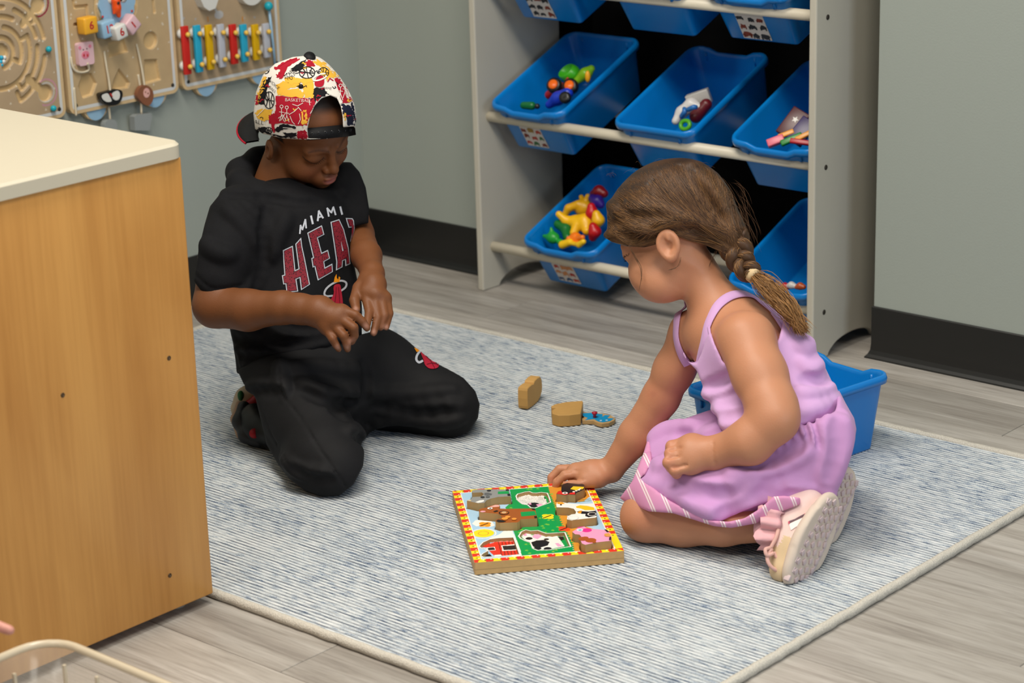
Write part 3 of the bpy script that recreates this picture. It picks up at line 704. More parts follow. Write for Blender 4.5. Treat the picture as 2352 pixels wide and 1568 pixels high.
for lab, px, py, y, c, pts in (('red toy animal beside the head of the girl', 1362, 495, 3.600, '#c20d16', [(1358, 475), (1360, 490), (1366, 500)]), ('red toy animal low in the heap beside the head of the girl', 1365, 528, 3.565, '#b70e14', [(1362, 520), (1366, 532), (1362, 545)]), ('purple toy animal at the back of the heap', 1370, 462, 3.640, '#3a1f8c', [(1360, 455), (1372, 462), (1380, 470)]), ('dark red toy animal at the back of the heap', 1374, 443, 3.665, '#8c0d18', [(1364, 445), (1376, 440), (1388, 445)]), ('yellow toy animal half hidden by the hair of the girl', 1374, 505, 3.585, '#eab00f', [(1370, 492), (1374, 506), (1372, 515)])):
    t, p = toy('toy_animal', lab, 'toy', px, py, y, G4)
    def f(s): s.chain([O_(*q, y) for q in pts], [.009, .013, .009], .006)
    blob('animal_body', t, p, plastic(c), f, .05, .002)
for lab, px, py, c in (('small red toy in the bin beside the braid', 1803, 657, '#b3202a'), ('small white toy in the bin beside the braid', 1818, 655, '#c9c4c0'), ('small orange toy in the bin beside the braid', 1838, 657, '#b5501f')):
    t, p = toy('toy_animal', lab, 'toy', px, py, 3.545, 'toys in the bin beside the braid')
    def f(s): s.chain([O_(px-8, py+2, 3.545), O_(px, py, 3.545), O_(px+8, py+2, 3.545)], [.005, .007, .005], .003)
    blob('animal_body', t, p, plastic(c), f, .03, .0016)
# ================================================================== wooden activity panels on the left wall
XB = XL+.018                                                     # front face of the panels
def B(px, py, off=0.): p = on(px, py, 0, XB+off); return np.array([p[1], p[2]])
MW = Matrix(((0, 0, 1, 0), (1, 0, 0, 0), (0, 1, 0, 0), (0, 0, 0, 1)))   # (y, z, x) -> world
def MWx(x=0): return Matrix.Translation((x, 0, 0)) @ MW
PLY = vcol_mat('printed_plywood', .5, .35, noise=.12, nscale=30)
EDGE = mat('pale_ply_edge', '#cdb288', .5, .35, noise=.1, nscale=60)
STRIPE = mat('pale_grey_stripe', '#cfd1d0', .5, .3)
def simple(name, c, r=.4): return mat(name, c, r, .45)
TEAL = simple('teal_bead', '#13a3b5'); PINKW = simple('pink_wood', '#dcb6bc'); WHITEW = simple('white_wood', '#d9d8d2'); YELW = simple('yellow_wood', '#e8a92c'); SKYW = simple('sky_blue_wood', '#8fb4cf'); ORW = simple('orange_wood', '#e5500f')
BLKW = simple('black_wood', '#161616'); BRNW = simple('brown_wood', '#83533a'); ROPE = mat('cream_cord', '#cfc3ab', .9, .1); REDW = simple('red_print', '#b8332f'); XRED = simple('xylophone_red', '#c8271f'); XBLU = simple('xylophone_blue', '#2aa6c9'); XYEL = simple('xylophone_yellow', '#d8aa06'); XWHT = simple('xylophone_white', '#b9bcc6')
GOLD = simple('yellow_knob', '#e2b84c'); ROSE = simple('rose_print', '#d87e93'); GREYM = simple('grey_wood', '#8f9493'); PCH = simple('peach_print', '#dca9a0')
def hpanel(y0, y1, z0, z1, h, depth, colour):
    'height field over a rectangle of the panel face: depth(Q) metres inwards, colour(Q)'
    ny, nz = int((y1-y0)/h)+1, int((z1-z0)/h)+1
    Y, Z = np.meshgrid(np.linspace(y0, y1, ny), np.linspace(z0, z1, nz), indexing='ij'); Q = np.stack([Y, Z], -1)
    dd = depth(Q); C = colour(Q, dd); V = np.stack([XB-dd, Y, Z], -1).reshape(-1, 3)
    i = np.arange(ny*nz).reshape(ny, nz); F = np.stack([i[:-1, :-1], i[1:, :-1], i[1:, 1:], i[:-1, 1:]], -1).reshape(-1, 4)
    return fast_mesh('printed_face', V, F, [PLY], C.reshape(-1, 3), smooth=False)
def sst(x, a, b): t = np.clip((x-a)/(b-a), 0, 1); return t*t*(3-2*t)
FACE = np.array(lin('#b89f79')[:3]); FACE2 = np.array(lin('#ad9678')[:3])
GROOVE = np.array(lin('#c6a878')[:3])
PX = [(2.452, 2.739), (2.749, 3.034), (3.045, 3.331)]; PZ0, PZ1 = .4665, .91
def panel(i, label, face_fn, w0=None):
    y0, y1 = PX[i]; t = thing('activity_board', label, 'activity board', (XL, (y0+y1)/2, PZ0), 'activity boards on the left wall')
    MB().prism(rrect(y1-y0, PZ1-PZ0, .016, 5, (y0+y1)/2, (PZ0+PZ1)/2), XL, XB-.010, M=MW).build('back_board', EDGE, t)
    # frame edge around the printed face
    O = rrect(y1-y0, PZ1-PZ0, .016, 5, (y0+y1)/2, (PZ0+PZ1)/2); I = rrect(y1-y0-.014, PZ1-PZ0-.014, .010, 5, (y0+y1)/2, (PZ0+PZ1)/2); n = len(O)
    b = MB(); V = [(XB-.010, *p) for p in O]+[(XB, *p) for p in O]+[(XB, *p) for p in I]+[(XB-.010, *p) for p in I]
    b.add(V, [(k*n+j, k*n+(j+1) % n, (k+1)*n+(j+1) % n, (k+1)*n+j) for k in range(3) for j in range(n)]); b.build('rim', EDGE, t)
    # pale stripe
    O = rrect(y1-y0-.014, PZ1-PZ0-.014, .010, 5, (y0+y1)/2, (PZ0+PZ1)/2); I = rrect(y1-y0-.028, PZ1-PZ0-.028, .004, 5, (y0+y1)/2, (PZ0+PZ1)/2)
    b = MB(); V = [(XB+.0002, *p) for p in O]+[(XB+.0004, *p) for p in I]; b.add(V, [(j, (j+1) % n, n+(j+1) % n, n+j) for j in range(n)]); b.build('pale_stripe', STRIPE, t)
    obj('printed_face', face_fn(y0+.0135, y1-.0135, PZ0+.0135, PZ1-.0135), t)
    for yy in (y0+.016, y1-.016):
        MB().lathe([(0, 0), (.0042, 0), (.0036, .0012), (0, .0014)], 12, M=MWx(XB+.0003) @ Matrix.Translation((yy, PZ0+.0175, 0))).build('screw', HOLE, t)
    for yy in (y0+.068, y1-.062):                           # wheel-like rounded feet below the edge
        arc = [(yy+.034*math.cos(a), PZ0+.012+.034*math.sin(a)) for a in np.linspace(math.pi, 2*math.pi, 15)]; arc2 = [(yy+.026*math.cos(a), PZ0+.006+.028*math.sin(a)) for a in np.linspace(math.pi, 2*math.pi, 15)]
        f = MB().prism(arc, XL+.002, XB-.004, M=MW).build('rounded_foot', EDGE, t); MB().prism(arc2, XB-.0045, XB-.0030, M=MW).build('blue_disc', SKYW, f)
    return t
def tri_print(Q, C, rs, y0, y1, z0, z1, n, mask=None):
    for _ in range(n):
        c = np.array([rs.uniform(y0, y1), rs.uniform(z0, z1)]); r = .0032; P = [c+r*np.array([math.cos(a), math.sin(a)]) for a in (math.pi/2, math.pi*7/6, math.pi*11/6)]
        m = in_poly(Q, P); C[m] = np.array(lin('#cfc3ae')[:3])
# --- panel 1: round maze
MC = B(2, 122)
def face1(y0, y1, z0, z1):
    y0 = max(y0, 2.55)
    segs = [(.030, -80, 200), (.050, -30, 75), (.050, 100, 250), (.070, -110, 20), (.070, 60, 100), (.088, -62, 0), (.088, 12, 62), (.088, 80, 200), (.106, -70, -12), (.106, 8, 95)]
    def depth(Q):
        r = np.linalg.norm(Q-MC, axis=-1); a = np.degrees(np.arctan2(Q[..., 1]-MC[1], Q[..., 0]-MC[0])); d = np.full(r.shape, 1e9)
        for R, a0, a1 in segs:
            k = (a-a0) % 360 <= (a1-a0); d = np.where(k, np.minimum(d, np.abs(r-R)), d)
            for e in (a0, a1): p = MC+R*np.array([math.cos(math.radians(e)), math.sin(math.radians(e))]); d = np.minimum(d, np.linalg.norm(Q-p, axis=-1))
        for R0, R1, e in ((.05, .07, 20), (.03, .05, -30), (.07, .088, -62), (.088, .106, -70), (.03, .07, 200), (.088, .106, 30)):
            u = np.array([math.cos(math.radians(e)), math.sin(math.radians(e))]); d = np.minimum(d, seg_dist(Q, [MC+R0*u, MC+R1*u]))
        dep = .006*(1-sst(d, .0042, .0056))
        dep = np.maximum(dep, .007*(1-sst(r, .017, .019)))
        for px, py in ((88, 12), (104, 214)): 
            c = B(px, py); rr = np.linalg.norm(Q-c, axis=-1); u = nrm(MC-c); dep = np.maximum(dep, .006*(1-sst(np.minimum(rr, seg_dist(Q, [c, c+u*.05])+.008), .0155, .0172)))
        return dep
    def colour(Q, dd):
        C = np.zeros(Q.shape[:-1]+(3,))+FACE2; rs = np.random.RandomState(5); tri_print(Q, C, rs, y0, y1, z0, z1, 60)
        for px, py, c in ((86, 8, '#8e2b3d'), (106, 212, '#bd8a96')):
            p = B(px, py); rr = np.linalg.norm(Q-p, axis=-1); C[(rr > .024) & (rr < .0275) & (Q[..., 0] > p[0]-.012)] = lin(c)[:3]; C[(rr > .0175) & (rr < .0205)] = lin('#b9b5ae')[:3]
        C[dd > .003] = GROOVE; return C
    return hpanel(y0, y1, z0, z1, .0012, depth, colour)
p1 = panel(0, 'wooden wall activity board with a round carved ball maze, leftmost of three', face1)
for (px, py) in ((112, 113), (123, 249)): MB().ball(on(px, py, 0, XB+.006), .0062).build('teal_bead', TEAL, p1)
for k, (px, py) in enumerate(((3, 132), (10, 132), (1, 142), (8, 141), (3, 149))): MB().ball(on(px, py, 0, XB-.003), .0042).build('maze_ball', [XBLU, WHITEW][k % 2], p1)
# --- panel 2: clock blocks, shape pockets, corded animals
def face2(y0, y1, z0, z1):
    pk = [('c', (346, 93), .0185), ('p', [(333, 139), (360, 138), (368, 182), (334, 192)], 0), ('p', [(274, 160), (297, 190), (294, 200), (258, 207), (262, 186)], 0), ('p', [(190, 172), (210, 170), (221, 191), (212, 217), (191, 224), (182, 198)], 0), ('p', [(250, 100), (285, 92), (293, 118), (252, 130)], 0)]
    ln = [[(168, 0), (172, 17), (199, 14), (201, 38)], [(352, 0), (355, 28)], [(172, 57), (212, 52)], [(268, 18), (268, 18)]]
    P2 = []
    for k, q, r in pk:
        if k == 'c': P2.append((k, B(*q), r))
        else: P2.append((k, [B(*x) for x in q], 0))
    LN = [[B(*x) for x in l] for l in ln]; cc = B(266, 8)
    def depth(Q):
        dep = np.zeros(Q.shape[:-1])
        for k, q, r in P2:
            if k == 'c': e = np.linalg.norm(Q-q, axis=-1)-r
            else: e = seg_dist(Q, q, True); e = np.where(in_poly(Q, q), -e, e)-.002
            dep = np.maximum(dep, .0072*(1-sst(e, -.003, .0004)))
        for l in LN: dep = np.maximum(dep, .006*(1-sst(seg_dist(Q, l), .0026, .0038)))
        e = np.abs(np.linalg.norm(Q-cc, axis=-1)-.052); return np.maximum(dep, .005*(1-sst(e, .0030, .0042)))
    def colour(Q, dd):
        C = np.zeros(Q.shape[:-1]+(3,))+FACE; tri_print(Q, C, np.random.RandomState(8), y0, y1, z0, z1, 85); C[dd > .002] = GROOVE*1.05; return C
    return hpanel(y0, y1, z0, z1, .0012, depth, colour)
p2 = panel(1, 'wooden wall activity board with number blocks, shape pockets and corded animals', face2)
def gear(c, r, n, amp): return [(c[0]+(r+amp*math.cos(n*a))*math.cos(a), c[1]+(r+amp*math.cos(n*a))*math.sin(a)) for a in np.linspace(0, 2*math.pi, n*8, endpoint=False)]
ck = MB().prism(gear(B(266, 8), .0455, 12, .0014), XB-.001, XB+.005, M=MW).build('clock_disc', SKYW, p2)
for (dx, dz, r) in ((-.012, .008, .012), (.004, .012, .014), (.016, .006, .010)):
    c = B(266, 8)+np.array([dx, dz+.004]); MB().lathe([(0, 0), (r, 0), (r, .0006), (0, .0006)], 20, M=MWx(XB+.005) @ Matrix.Translation((c[0], c[1], 0))).build('cloud', WHITEW, ck)
for (px, py) in ((232, 38), (299, 25), (240, 52)): c = B(px, py); MB().lathe([(0, 0), (.0026, 0), (.0026, .001), (0, .001)], 10, M=MWx(XB+.005) @ Matrix.Translation((c[0], c[1], 0))).build('red_dot', REDW, ck)
S = SDF(np.array([XB, 2.82, .60]), np.array([XB+.05, 2.99, .76]), .0018)
hp = [on(x, y, 0, XB+.016) for x, y in ((266, 2), (268, 18), (273, 36))]; S.chain(hp, [.0095, .0088, .0045], .004); S.cone(on(264, 26, 0, XB+.016), on(262, 30, 0, XB+.016), .005, .003, .003)
V_, F_ = S.mesh(); pt = obj('pointer_fish', fast_mesh('pointer_fish', relax(V_, F_, 1), F_, [ORW]), p2); MB().ball(on(272, 7, 0, XB+.026), (.002, .003, .003)).build('eye', BLKW, pt)
def cube_block(px, py, w, rot, m, digit, dm, up=0):
    c = B(px, py, .02+up); M = MWx(XB+up) @ Matrix.Translation((c[0], c[1], 0)) @ Matrix.Rotation(math.radians(rot), 4, 'Z')
    o = MB().box((-w/2, -w/2, .004), (w/2, w/2, .030), M=M, bev=.004).build('number_block', m, p2)
    if digit:
        V, F = text_polys(digit, .022, .0006); MB().add([M @ Vector((v.x, v.y, .0304)) for v in V], F).build('digit', dm, o)
cube_block(203, 58, .034, 2, YELW, '6', REDW); cube_block(245, 66, .034, 8, SKYW, '12', REDW); cube_block(273, 73, .029, 14, WHITEW, '6', REDW, .016); cube_block(300, 56, .032, 38, PINKW, '1', REDW)
for k, (px, py) in enumerate(((203, 58), (245, 66), (274, 73), (300, 56))): MB().tube([on(px, py, 0, XB-.002), on(px, py, 0, XB+.006)], .004, 8).build('block_peg', EDGE, p2)
c = B(196, 123, .008); pg = MB().prism(rrect(.0385, .046, .005, 4, c[0], c[1]), XB+.0005, XB+.011, M=MW).build('pig_block', PINKW, p2)
def disc(px, py, r1, r2, x, m, name, par, off=.012):
    c = B(px, py, off); P = [(c[0]+r1*math.cos(a), c[1]+r2*math.sin(a)) for a in np.linspace(0, 2*math.pi, 18, endpoint=False)]; return MB().prism(P, x, x+.0007, M=MW).build(name, m, par)
disc(197, 126, .0098, .0078, XB+.011, ROSE, 'snout', pg)
for px in (193, 201): disc(px, 127, .0018, .003, XB+.0117, REDW, 'nostril', pg)
for px, py in ((192, 114), (200, 112)): disc(px, py, .0013, .0013, XB+.011, BLKW, 'eye', pg)
for px, py in ((184, 110), (207, 106)): disc(px, py, .0035, .0035, XB+.011, ROSE, 'ear', pg)
def cord(pts, r=.0024):
    return MB().tube(smooth_loop([on(x, y, 0, XB+o) for x, y, o in pts], 5, closed=False), r, 7).build('cord', ROPE, p2)
cord([(163, 131, .001), (166, 150, .004), (174, 163, .005), (190, 166, .005), (204, 160, .006), (201, 145, .012)])
cord([(239, 117, .001), (244, 150, .004), (250, 185, .006), (254, 215, .012)]); cord([(313, 101, .001), (320, 130, .004), (327, 165, .007), (332, 198, .010)])
cord([(170, 201, .001), (173, 235, .003), (175, 266, .004)]); cord([(317, 171, .001), (323, 210, .004), (325, 262, .004)]); cord([(250, 243, .004), (253, 275, .003)])
pa = [B(x, y, .012) for x, y in ((227, 216), (240, 211), (262, 205), (274, 206), (279, 213), (277, 227), (268, 239), (252, 242), (238, 238), (230, 228))]
pd = MB().prism(smooth_loop(pa, 3), XB+.005, XB+.016, M=MW).build('panda_half', BLKW, p2)
for q in ([(234, 219), (246, 214), (252, 222), (256, 232), (246, 234), (236, 228)], [(258, 214), (270, 208), (275, 216), (273, 227), (265, 230), (258, 224)]):
    MB().prism(smooth_loop([B(x, y, .016) for x, y in q], 3), XB+.016, XB+.0168, M=MW).build('panda_face', WHITEW, pd)
MB().prism([B(*q, .017) for q in ((251, 215), (255, 214), (259, 222), (256, 222))], XB+.0168, XB+.0176, M=MW).build('red_nose', REDW, pd)
mk = MB().prism(smooth_loop([B(x, y, .012) for x, y in ((318, 205), (328, 196), (341, 198), (350, 210), (351, 226), (344, 240), (333, 241), (322, 232), (314, 220))], 3), XB+.004, XB+.014, M=MW).build('monkey_half', BRNW, p2)
disc(335, 213, .0085, .010, XB+.014, PCH, 'monkey_face', mk)
for px, py in ((332, 211), (338, 214)): disc(px, py, .0013, .0018, XB+.0147, BRNW, 'eye', mk)
MB().prism([B(x, y, .012) for x, y in ((310, 269), (317, 264), (349, 260), (351, 268), (345, 300), (312, 300))], XB-.006, XB+.010, M=MW).build('grey_animal', GREYM, p2)
MB().prism(smooth_loop([B(x, y, .012) for x, y in ((246, 281), (258, 275), (270, 279), (270, 300), (246, 300))], 3), XB-.006, XB+.008, M=MW).build('grey_animal', GREYM, p2)
# --- panel 3: xylophone
def face3(y0, y1, z0, z1):
    def depth(Q): return np.zeros(Q.shape[:-1])
    def colour(Q, dd):
        C = np.zeros(Q.shape[:-1]+(3,))+FACE2*1.02; W = np.array(lin('#b7b6b4')[:3]); O = np.array(lin('#c0843c')[:3])
        for px, py in ((422, 40), (449, 42), (560, 40), (585, 38)): C[in_poly(Q, [B(px-3, py), B(px+3, py), B(px, py+6)])] = W*.8
        for px, py in ((477, 44), (557, 44)): C[seg_dist(Q, [B(px, py-4), B(px+1, py+4)]) < .0022] = O
        C[seg_dist(Q, [B(492, 16), B(499, 30)]) < .002] = W; c = B(503, 34); C[((Q[..., 0]-c[0])/.0125)**2+((Q[..., 1]-c[1])/.0085)**2 < 1] = W
        return C
    return hpanel(y0, y1, z0, z1, .0016, depth, colour)
p3 = panel(2, 'wooden wall activity board with a coloured xylophone, nearest the corner', face3)
xb = [(418, 60, 432, 171, XRED), (446, 58, 459, 166, XBLU), (473, 57, 485, 160, XYEL), (498, 56, 514, 154, XWHT), (528, 56, 540, 147, XRED), (553, 56, 563, 142, XBLU), (580, 56, 590, 138, XYEL), (604, 54, 615, 132, XWHT)]
for x0, y0, x1, y1, m in xb:
    a = on(x0+7, y0, 0, XB+.016); b2 = on(x1, y1, 0, XB+.016); ym = (a[1]+b2[1])/2; t_ = nrm(a-b2)
    M = MWx(0) @ Matrix.Translation((ym, (a[2]+b2[2])/2, XB+.010)); L = (a[2]-b2[2]); w = .0165
    bar = MB().box((-w/2, -L/2, 0), (w/2, L/2, .008), M=M, bev=.0012).build('xylophone_bar', m, p3)
    for s in (-1, 1):
        zz = s*(L/2-.017)
        MB().lathe([(0, 0), (.0105, 0), (.0105, .006), (.007, .010), (0, .010)], 16, M=M @ Matrix.Translation((0, zz, -.0105))).build('felt_washer', WHITEW, bar)
        MB().lathe([(.002, .008), (.002, .011), (.0048, .0115), (.0056, .015), (.004, .018), (0, .0188)], 12, M=M @ Matrix.Translation((.0, zz, 0))).build('yellow_knob', GOLD, bar)
hx = [B(x, y, .012) for x, y in ((452, -6), (462, 16), (474, 24), (488, 18), (495, -4), (476, -20))]; MB().prism(hx, XB, XB+.022, M=MW).build('hexagon_block', WHITEW, p3)
c = B(574, -22, .012); MB().prism([(c[0]+.033*math.cos(a), c[1]+.031*math.sin(a)) for a in np.linspace(0, 6.283, 24, endpoint=False)], XB, XB+.02, M=MW).build('round_block', WHITEW, p3)
ml = MB().ball(on(617, 14, 0, XB+.016), .0098).build('mallet_head', TEAL, p3)
MB().tube([on(618, 20, 0, XB+.014), on(628, 110, 0, XB+.010), on(632, 150, 0, XB+.008)], .0030, 8).build('mallet_stick', SKYW, ml)
# ================================================================== farm puzzle on the rug
ZT = .0305; HD = .0062
BO = np.array([-2.1456, 2.299]); BA = .8559; BXe = np.array([math.cos(BA), math.sin(BA)]); BYe = np.array([-math.sin(BA), math.cos(BA)]); BW_, BL_ = .229, .305
def Z8(X, Y): return 1000+X*.19558, 1040+Y*.19558
def PZ(X, Y, z=ZT): q = on(*Z8(X, Y), 2, z); return q[:2]
def toUV(p): d = np.asarray(p)-BO; return np.stack([d@BXe, d@BYe], -1)
WOOD = mat('raw_mdf_edge', '#a98a5c', .6, .25, noise=.12, nscale=50); WOODL = mat('pale_ply_layer', '#c09c68', .55, .3, noise=.15, nscale=90)
ART = vcol_mat('printed_lacquer', .32, .45)
HS = {'sheep': [(948, 505), (970, 480), (1010, 470), (1045, 460), (1100, 452), (1140, 468), (1185, 470), (1240, 462), (1310, 470), (1328, 500), (1352, 578), (1295, 600), (1205, 632), (1165, 648), (1120, 640), (1085, 608), (1025, 600), (985, 570), (960, 545)],
      'barn': [(515, 1095), (560, 1048), (640, 1012), (740, 998), (920, 990), (992, 1192), (700, 1218), (560, 1222), (530, 1203), (560, 1178), (612, 1150), (590, 1130), (530, 1112)],
      'cow': [(980, 975), (1010, 925), (1060, 903), (1120, 915), (1200, 908), (1260, 930), (1300, 945), (1520, 933), (1588, 1098), (1340, 1137), (1200, 1142), (1150, 1122), (1135, 1090), (1118, 1050), (1060, 1032), (1000, 1002)]}
PH = .0125                                                    # how far the standing pieces rise above the board
PC = {'goat': [(370, 562), (420, 540), (440, 517), (540, 510), (570, 482), (545, 462), (440, 466), (428, 455), (430, 440), (470, 430), (560, 426), (865, 428), (885, 508), (740, 515), (650, 535), (600, 556), (575, 585), (500, 590), (440, 576)],
      'horse': [(510, 668), (540, 650), (600, 640), (640, 622), (700, 606), (745, 608), (760, 625), (745, 652), (850, 655), (1170, 650), (1195, 768), (1000, 777), (990, 800), (960, 815), (760, 820), (705, 802), (720, 777), (780, 765), (770, 732), (740, 715), (640, 705), (515, 692)],
      'ducks': [(1420, 605), (1428, 582), (1470, 573), (1560, 590), (1700, 600), (1850, 590), (1870, 610), (1880, 690), (1895, 748), (1880, 758), (1700, 777), (1600, 792), (1545, 777), (1550, 745), (1600, 720), (1645, 715), (1652, 690), (1625, 655), (1560, 640), (1425, 637)],
      'pig': [(1650, 897), (1690, 870), (1750, 863), (1780, 885), (1900, 895), (2000, 903), (2040, 925), (2070, 990), (2060, 1030), (1900, 1047), (1760, 1077), (1722, 1062), (1703, 1020), (1712, 978), (1692, 957), (1640, 952), (1608, 926)],
      'chicken': [(1420, 480), (1440, 450), (1478, 442), (1480, 400), (1500, 365), (1580, 340), (1680, 345), (1748, 372), (1755, 410), (1740, 432), (1655, 470), (1640, 492), (1560, 487), (1530, 497), (1500, 492)]}
GR = lin('#0b9a4a')[:3]; SK = lin('#a9cde6')[:3]; ORA = lin('#d9922f')[:3]; YE = lin('#f7dc1b')[:3]; RD = lin('#dc3320')[:3]; WH = lin('#eeebe4')[:3]; BK = lin('#17161a')[:3]; PK = lin('#f2a6c9')[:3]
def art(Q, D):
    'paint of the printed top; Q board coordinates in metres'
    u, v = Q[..., 0], Q[..., 1]; C = np.zeros(Q.shape[:-1]+(3,))+np.array(SK); T = lambda L: [toUV(PZ(*p)) for p in L]
    fill = lambda L, c: C.__setitem__(in_poly(Q, T(L)), np.array(c))
    fill([(868, 400), (1305, 380), (1330, 470), (1400, 620), (1480, 830), (1600, 1050), (1640, 1260), (1030, 1260), (910, 890), (820, 640), (900, 570)], GR)
    fill([(1305, 380), (1860, 360), (1900, 480), (1800, 520), (1740, 570), (1480, 580), (1420, 640), (1700, 850), (1830, 880), (2100, 1000), (2160, 1180), (1640, 1200), (1600, 1050), (1480, 830), (1400, 620), (1330, 470)], ORA)
    rs = np.random.RandomState(2)                                    # ragged edge of the path, grass tufts
    e = T([(1305, 380), (1330, 470), (1400, 620), (1480, 830), (1600, 1050), (1640, 1240)])
    for i in range(len(e)-1):
        for t in np.linspace(0, 1, 9)[:-1]: c = e[i]+(e[i+1]-e[i])*t; C[np.linalg.norm(Q-c, axis=-1) < .0026] = GR
    for _ in range(95):
        c = np.array([rs.uniform(.05, .19), rs.uniform(.0, .30)]); k = int(np.clip(c[0]/.0008, 0, Q.shape[0]-1)); l = int(np.clip(c[1]/.0008, 0, Q.shape[1]-1))
        if np.allclose(C[k, l], GR):
            for a in (-.6, 0, .6): C[seg_dist(Q, [c, c+.0042*np.array([math.cos(a), math.sin(a)])]) < .0007] = lin('#7fbf3a')[:3]
    fill([(430, 830), (470, 790), (540, 780), (590, 770), (660, 800), (700, 850), (640, 870), (560, 850), (480, 860)], WH); fill([(620, 1010), (760, 950), (800, 915), (900, 910), (940, 990), (985, 1100), (1020, 1215), (930, 1240), (700, 1000)], WH)
    for (X, Y, r, c) in ((560, 945, .021, SK), (563, 945, .0205, WH), (563, 945, .0185, SK), (565, 942, .0165, YE)): C[np.linalg.norm(Q-toUV(PZ(X, Y)), axis=-1) < r] = c
    C[np.abs(np.linalg.norm(Q-toUV(PZ(565, 942)), axis=-1)-.008) < .0007] = ORA
    for (X, Y, c) in ((1320, 745, YE), (580, 838, lin('#f29a1f')[:3]), (1515, 888, lin('#e8491c')[:3])):
        for dx, dy, r in ((-28, -12, .0055), (28, -10, .0060), (-30, 14, .0050), (30, 14, .0055)): C[np.linalg.norm(Q-toUV(PZ(X+dx, Y+dy)), axis=-1) < r] = c
        C[seg_dist(Q, T([(X-50, Y+18), (X+35, Y-14)])) < .0013] = BK
    for yy in (560, 580, 870): C[seg_dist(Q, T([(1640, yy), (1900, yy-30)])) < .0009] = lin('#2d6e4e')[:3]
    # holes get a white outline on the top, pictures at the bottom
    for n_, L in HS.items():
        P = T(L); d = seg_dist(Q, P, True); ins = in_poly(Q, P); C[(d < .0012) & ~ins] = WH; C[ins & (D < .003)] = WH
    b = D > HD*.9
    def bf(L, c): m = in_poly(Q, [toUV(PZ(X, Y, ZT-HD)) for X, Y in L]) & b; C[m] = np.array(c)
    def bd(X, Y, r, c): m = (np.linalg.norm(Q-toUV(PZ(X, Y, ZT-HD)), axis=-1) < r) & b; C[m] = np.array(c)
    for n_, g in (('sheep', GR), ('cow', GR), ('barn', SK)): C[in_poly(Q, T(HS[n_])) & b] = g
    bf([(950, 530), (985, 500), (1050, 492), (1180, 492), (1270, 505), (1300, 545), (1310, 590), (1190, 630), (1090, 620), (1000, 590), (960, 560)], WH)
    for k in range(70): a = rs.uniform(0, 6.28); r = rs.uniform(0, 1)**.5; X = 1125+170*r*math.cos(a); Y = 562+62*r*math.sin(a); c = toUV(PZ(X, Y, ZT-HD)); d = np.abs(np.linalg.norm(Q-c, axis=-1)-.0026); C[(d < .00045) & b] = lin('#c9c6c0')[:3]
    bd(1150, 610, .0105, BK); bf([(1180, 605), (1240, 595), (1265, 610), (1210, 630)], PK); bf([(1095, 590), (1125, 588), (1130, 605), (1100, 605)], PK); bf([(1275, 520), (1290, 518), (1292, 540), (1278, 540)], BK); bf([(1296, 588), (1312, 585), (1314, 600), (1300, 602)], BK)
    bf([(640, 1160), (600, 1110), (545, 1105), (580, 1075), (735, 1042), (920, 1028), (975, 1190), (700, 1215)], RD); bf([(560, 1220), (545, 1200), (640, 1185), (670, 1218)], BK)
    for k in range(6): X = 740+k*40; C[(seg_dist(Q, [toUV(PZ(X, 1040, ZT-HD)), toUV(PZ(X+42, 1212, ZT-HD))]) < .0008) & b] = lin('#8e2018')[:3]
    for L in ([(600, 1110), (695, 1100), (710, 1140), (615, 1148)], [(770, 1085), (945, 1070), (975, 1140), (790, 1150)]):
        bf(L, WH); cx = sum(p[0] for p in L)/4; cy = sum(p[1] for p in L)/4; bf([(cx+(p[0]-cx)*.82, cy+(p[1]-cy)*.72) for p in L], lin('#2a2020')[:3])
    bf([(690, 1198), (770, 1192), (785, 1214), (700, 1218)], WH)
    bf([(1010, 985), (1030, 955), (1100, 945), (1130, 965), (1240, 960), (1300, 985), (1440, 985), (1520, 1095), (1330, 1130), (1210, 1135), (1150, 1110), (1130, 1050), (1060, 1025)], WH)
    bf([(1120, 1050), (1190, 1025), (1290, 1020), (1340, 1045), (1320, 1085), (1230, 1110), (1160, 1105), (1130, 1080)], BK); bf([(1440, 985), (1500, 978), (1515, 1020), (1470, 1025)], BK); bd(1318, 1122, .006, BK); bd(1200, 1120, .006, BK); bd(1305, 1012, .004, BK); bd(1100, 1003, .0055, BK); bf([(1140, 970), (1170, 955), (1235, 958), (1245, 980), (1200, 1012), (1150, 995)], PK); bf([(1405, 1060), (1440, 1055), (1500, 1095), (1440, 1100)], PK); bf([(1035, 955), (1070, 950), (1080, 970), (1045, 975)], PK)
    # border of red and yellow checks
    d = np.minimum(np.minimum(u, BW_-u), np.minimum(v, BL_-v)); top = D < .002
    al = np.where(np.minimum(u, BW_-u) < np.minimum(v, BL_-v), v/.0118, u/.0118); side = np.minimum(u, BW_-u) < np.minimum(v, BL_-v)
    ch = (np.floor(al+np.where(side, 0, .5)).astype(int) % 2) == 0
    bd_ = (d < .0115) & top; C[bd_ & ch] = RD; C[bd_ & ~ch] = YE
    k = ((al % 1-.5)*.0118)**2+((d-.006))**2 < .0015**2; C[bd_ & k & ~ch] = BK; k2 = ((al % 1-.25)*.0118)**2+((d-.009))**2 < .0012**2; C[bd_ & k2] = lin('#f6f2e8')[:3]
    C[(d > .0115) & (d < .0135) & top] = WH
    mk_ = (BW_-u < .0115) & (v > .012) & (v < .062) & top; C[mk_] = YE
    C[d < .0008] = np.array(lin('#c09c68')[:3]); return C
def cmat(c): return mat('paint_'+c.strip('#'), c, .32, .45)
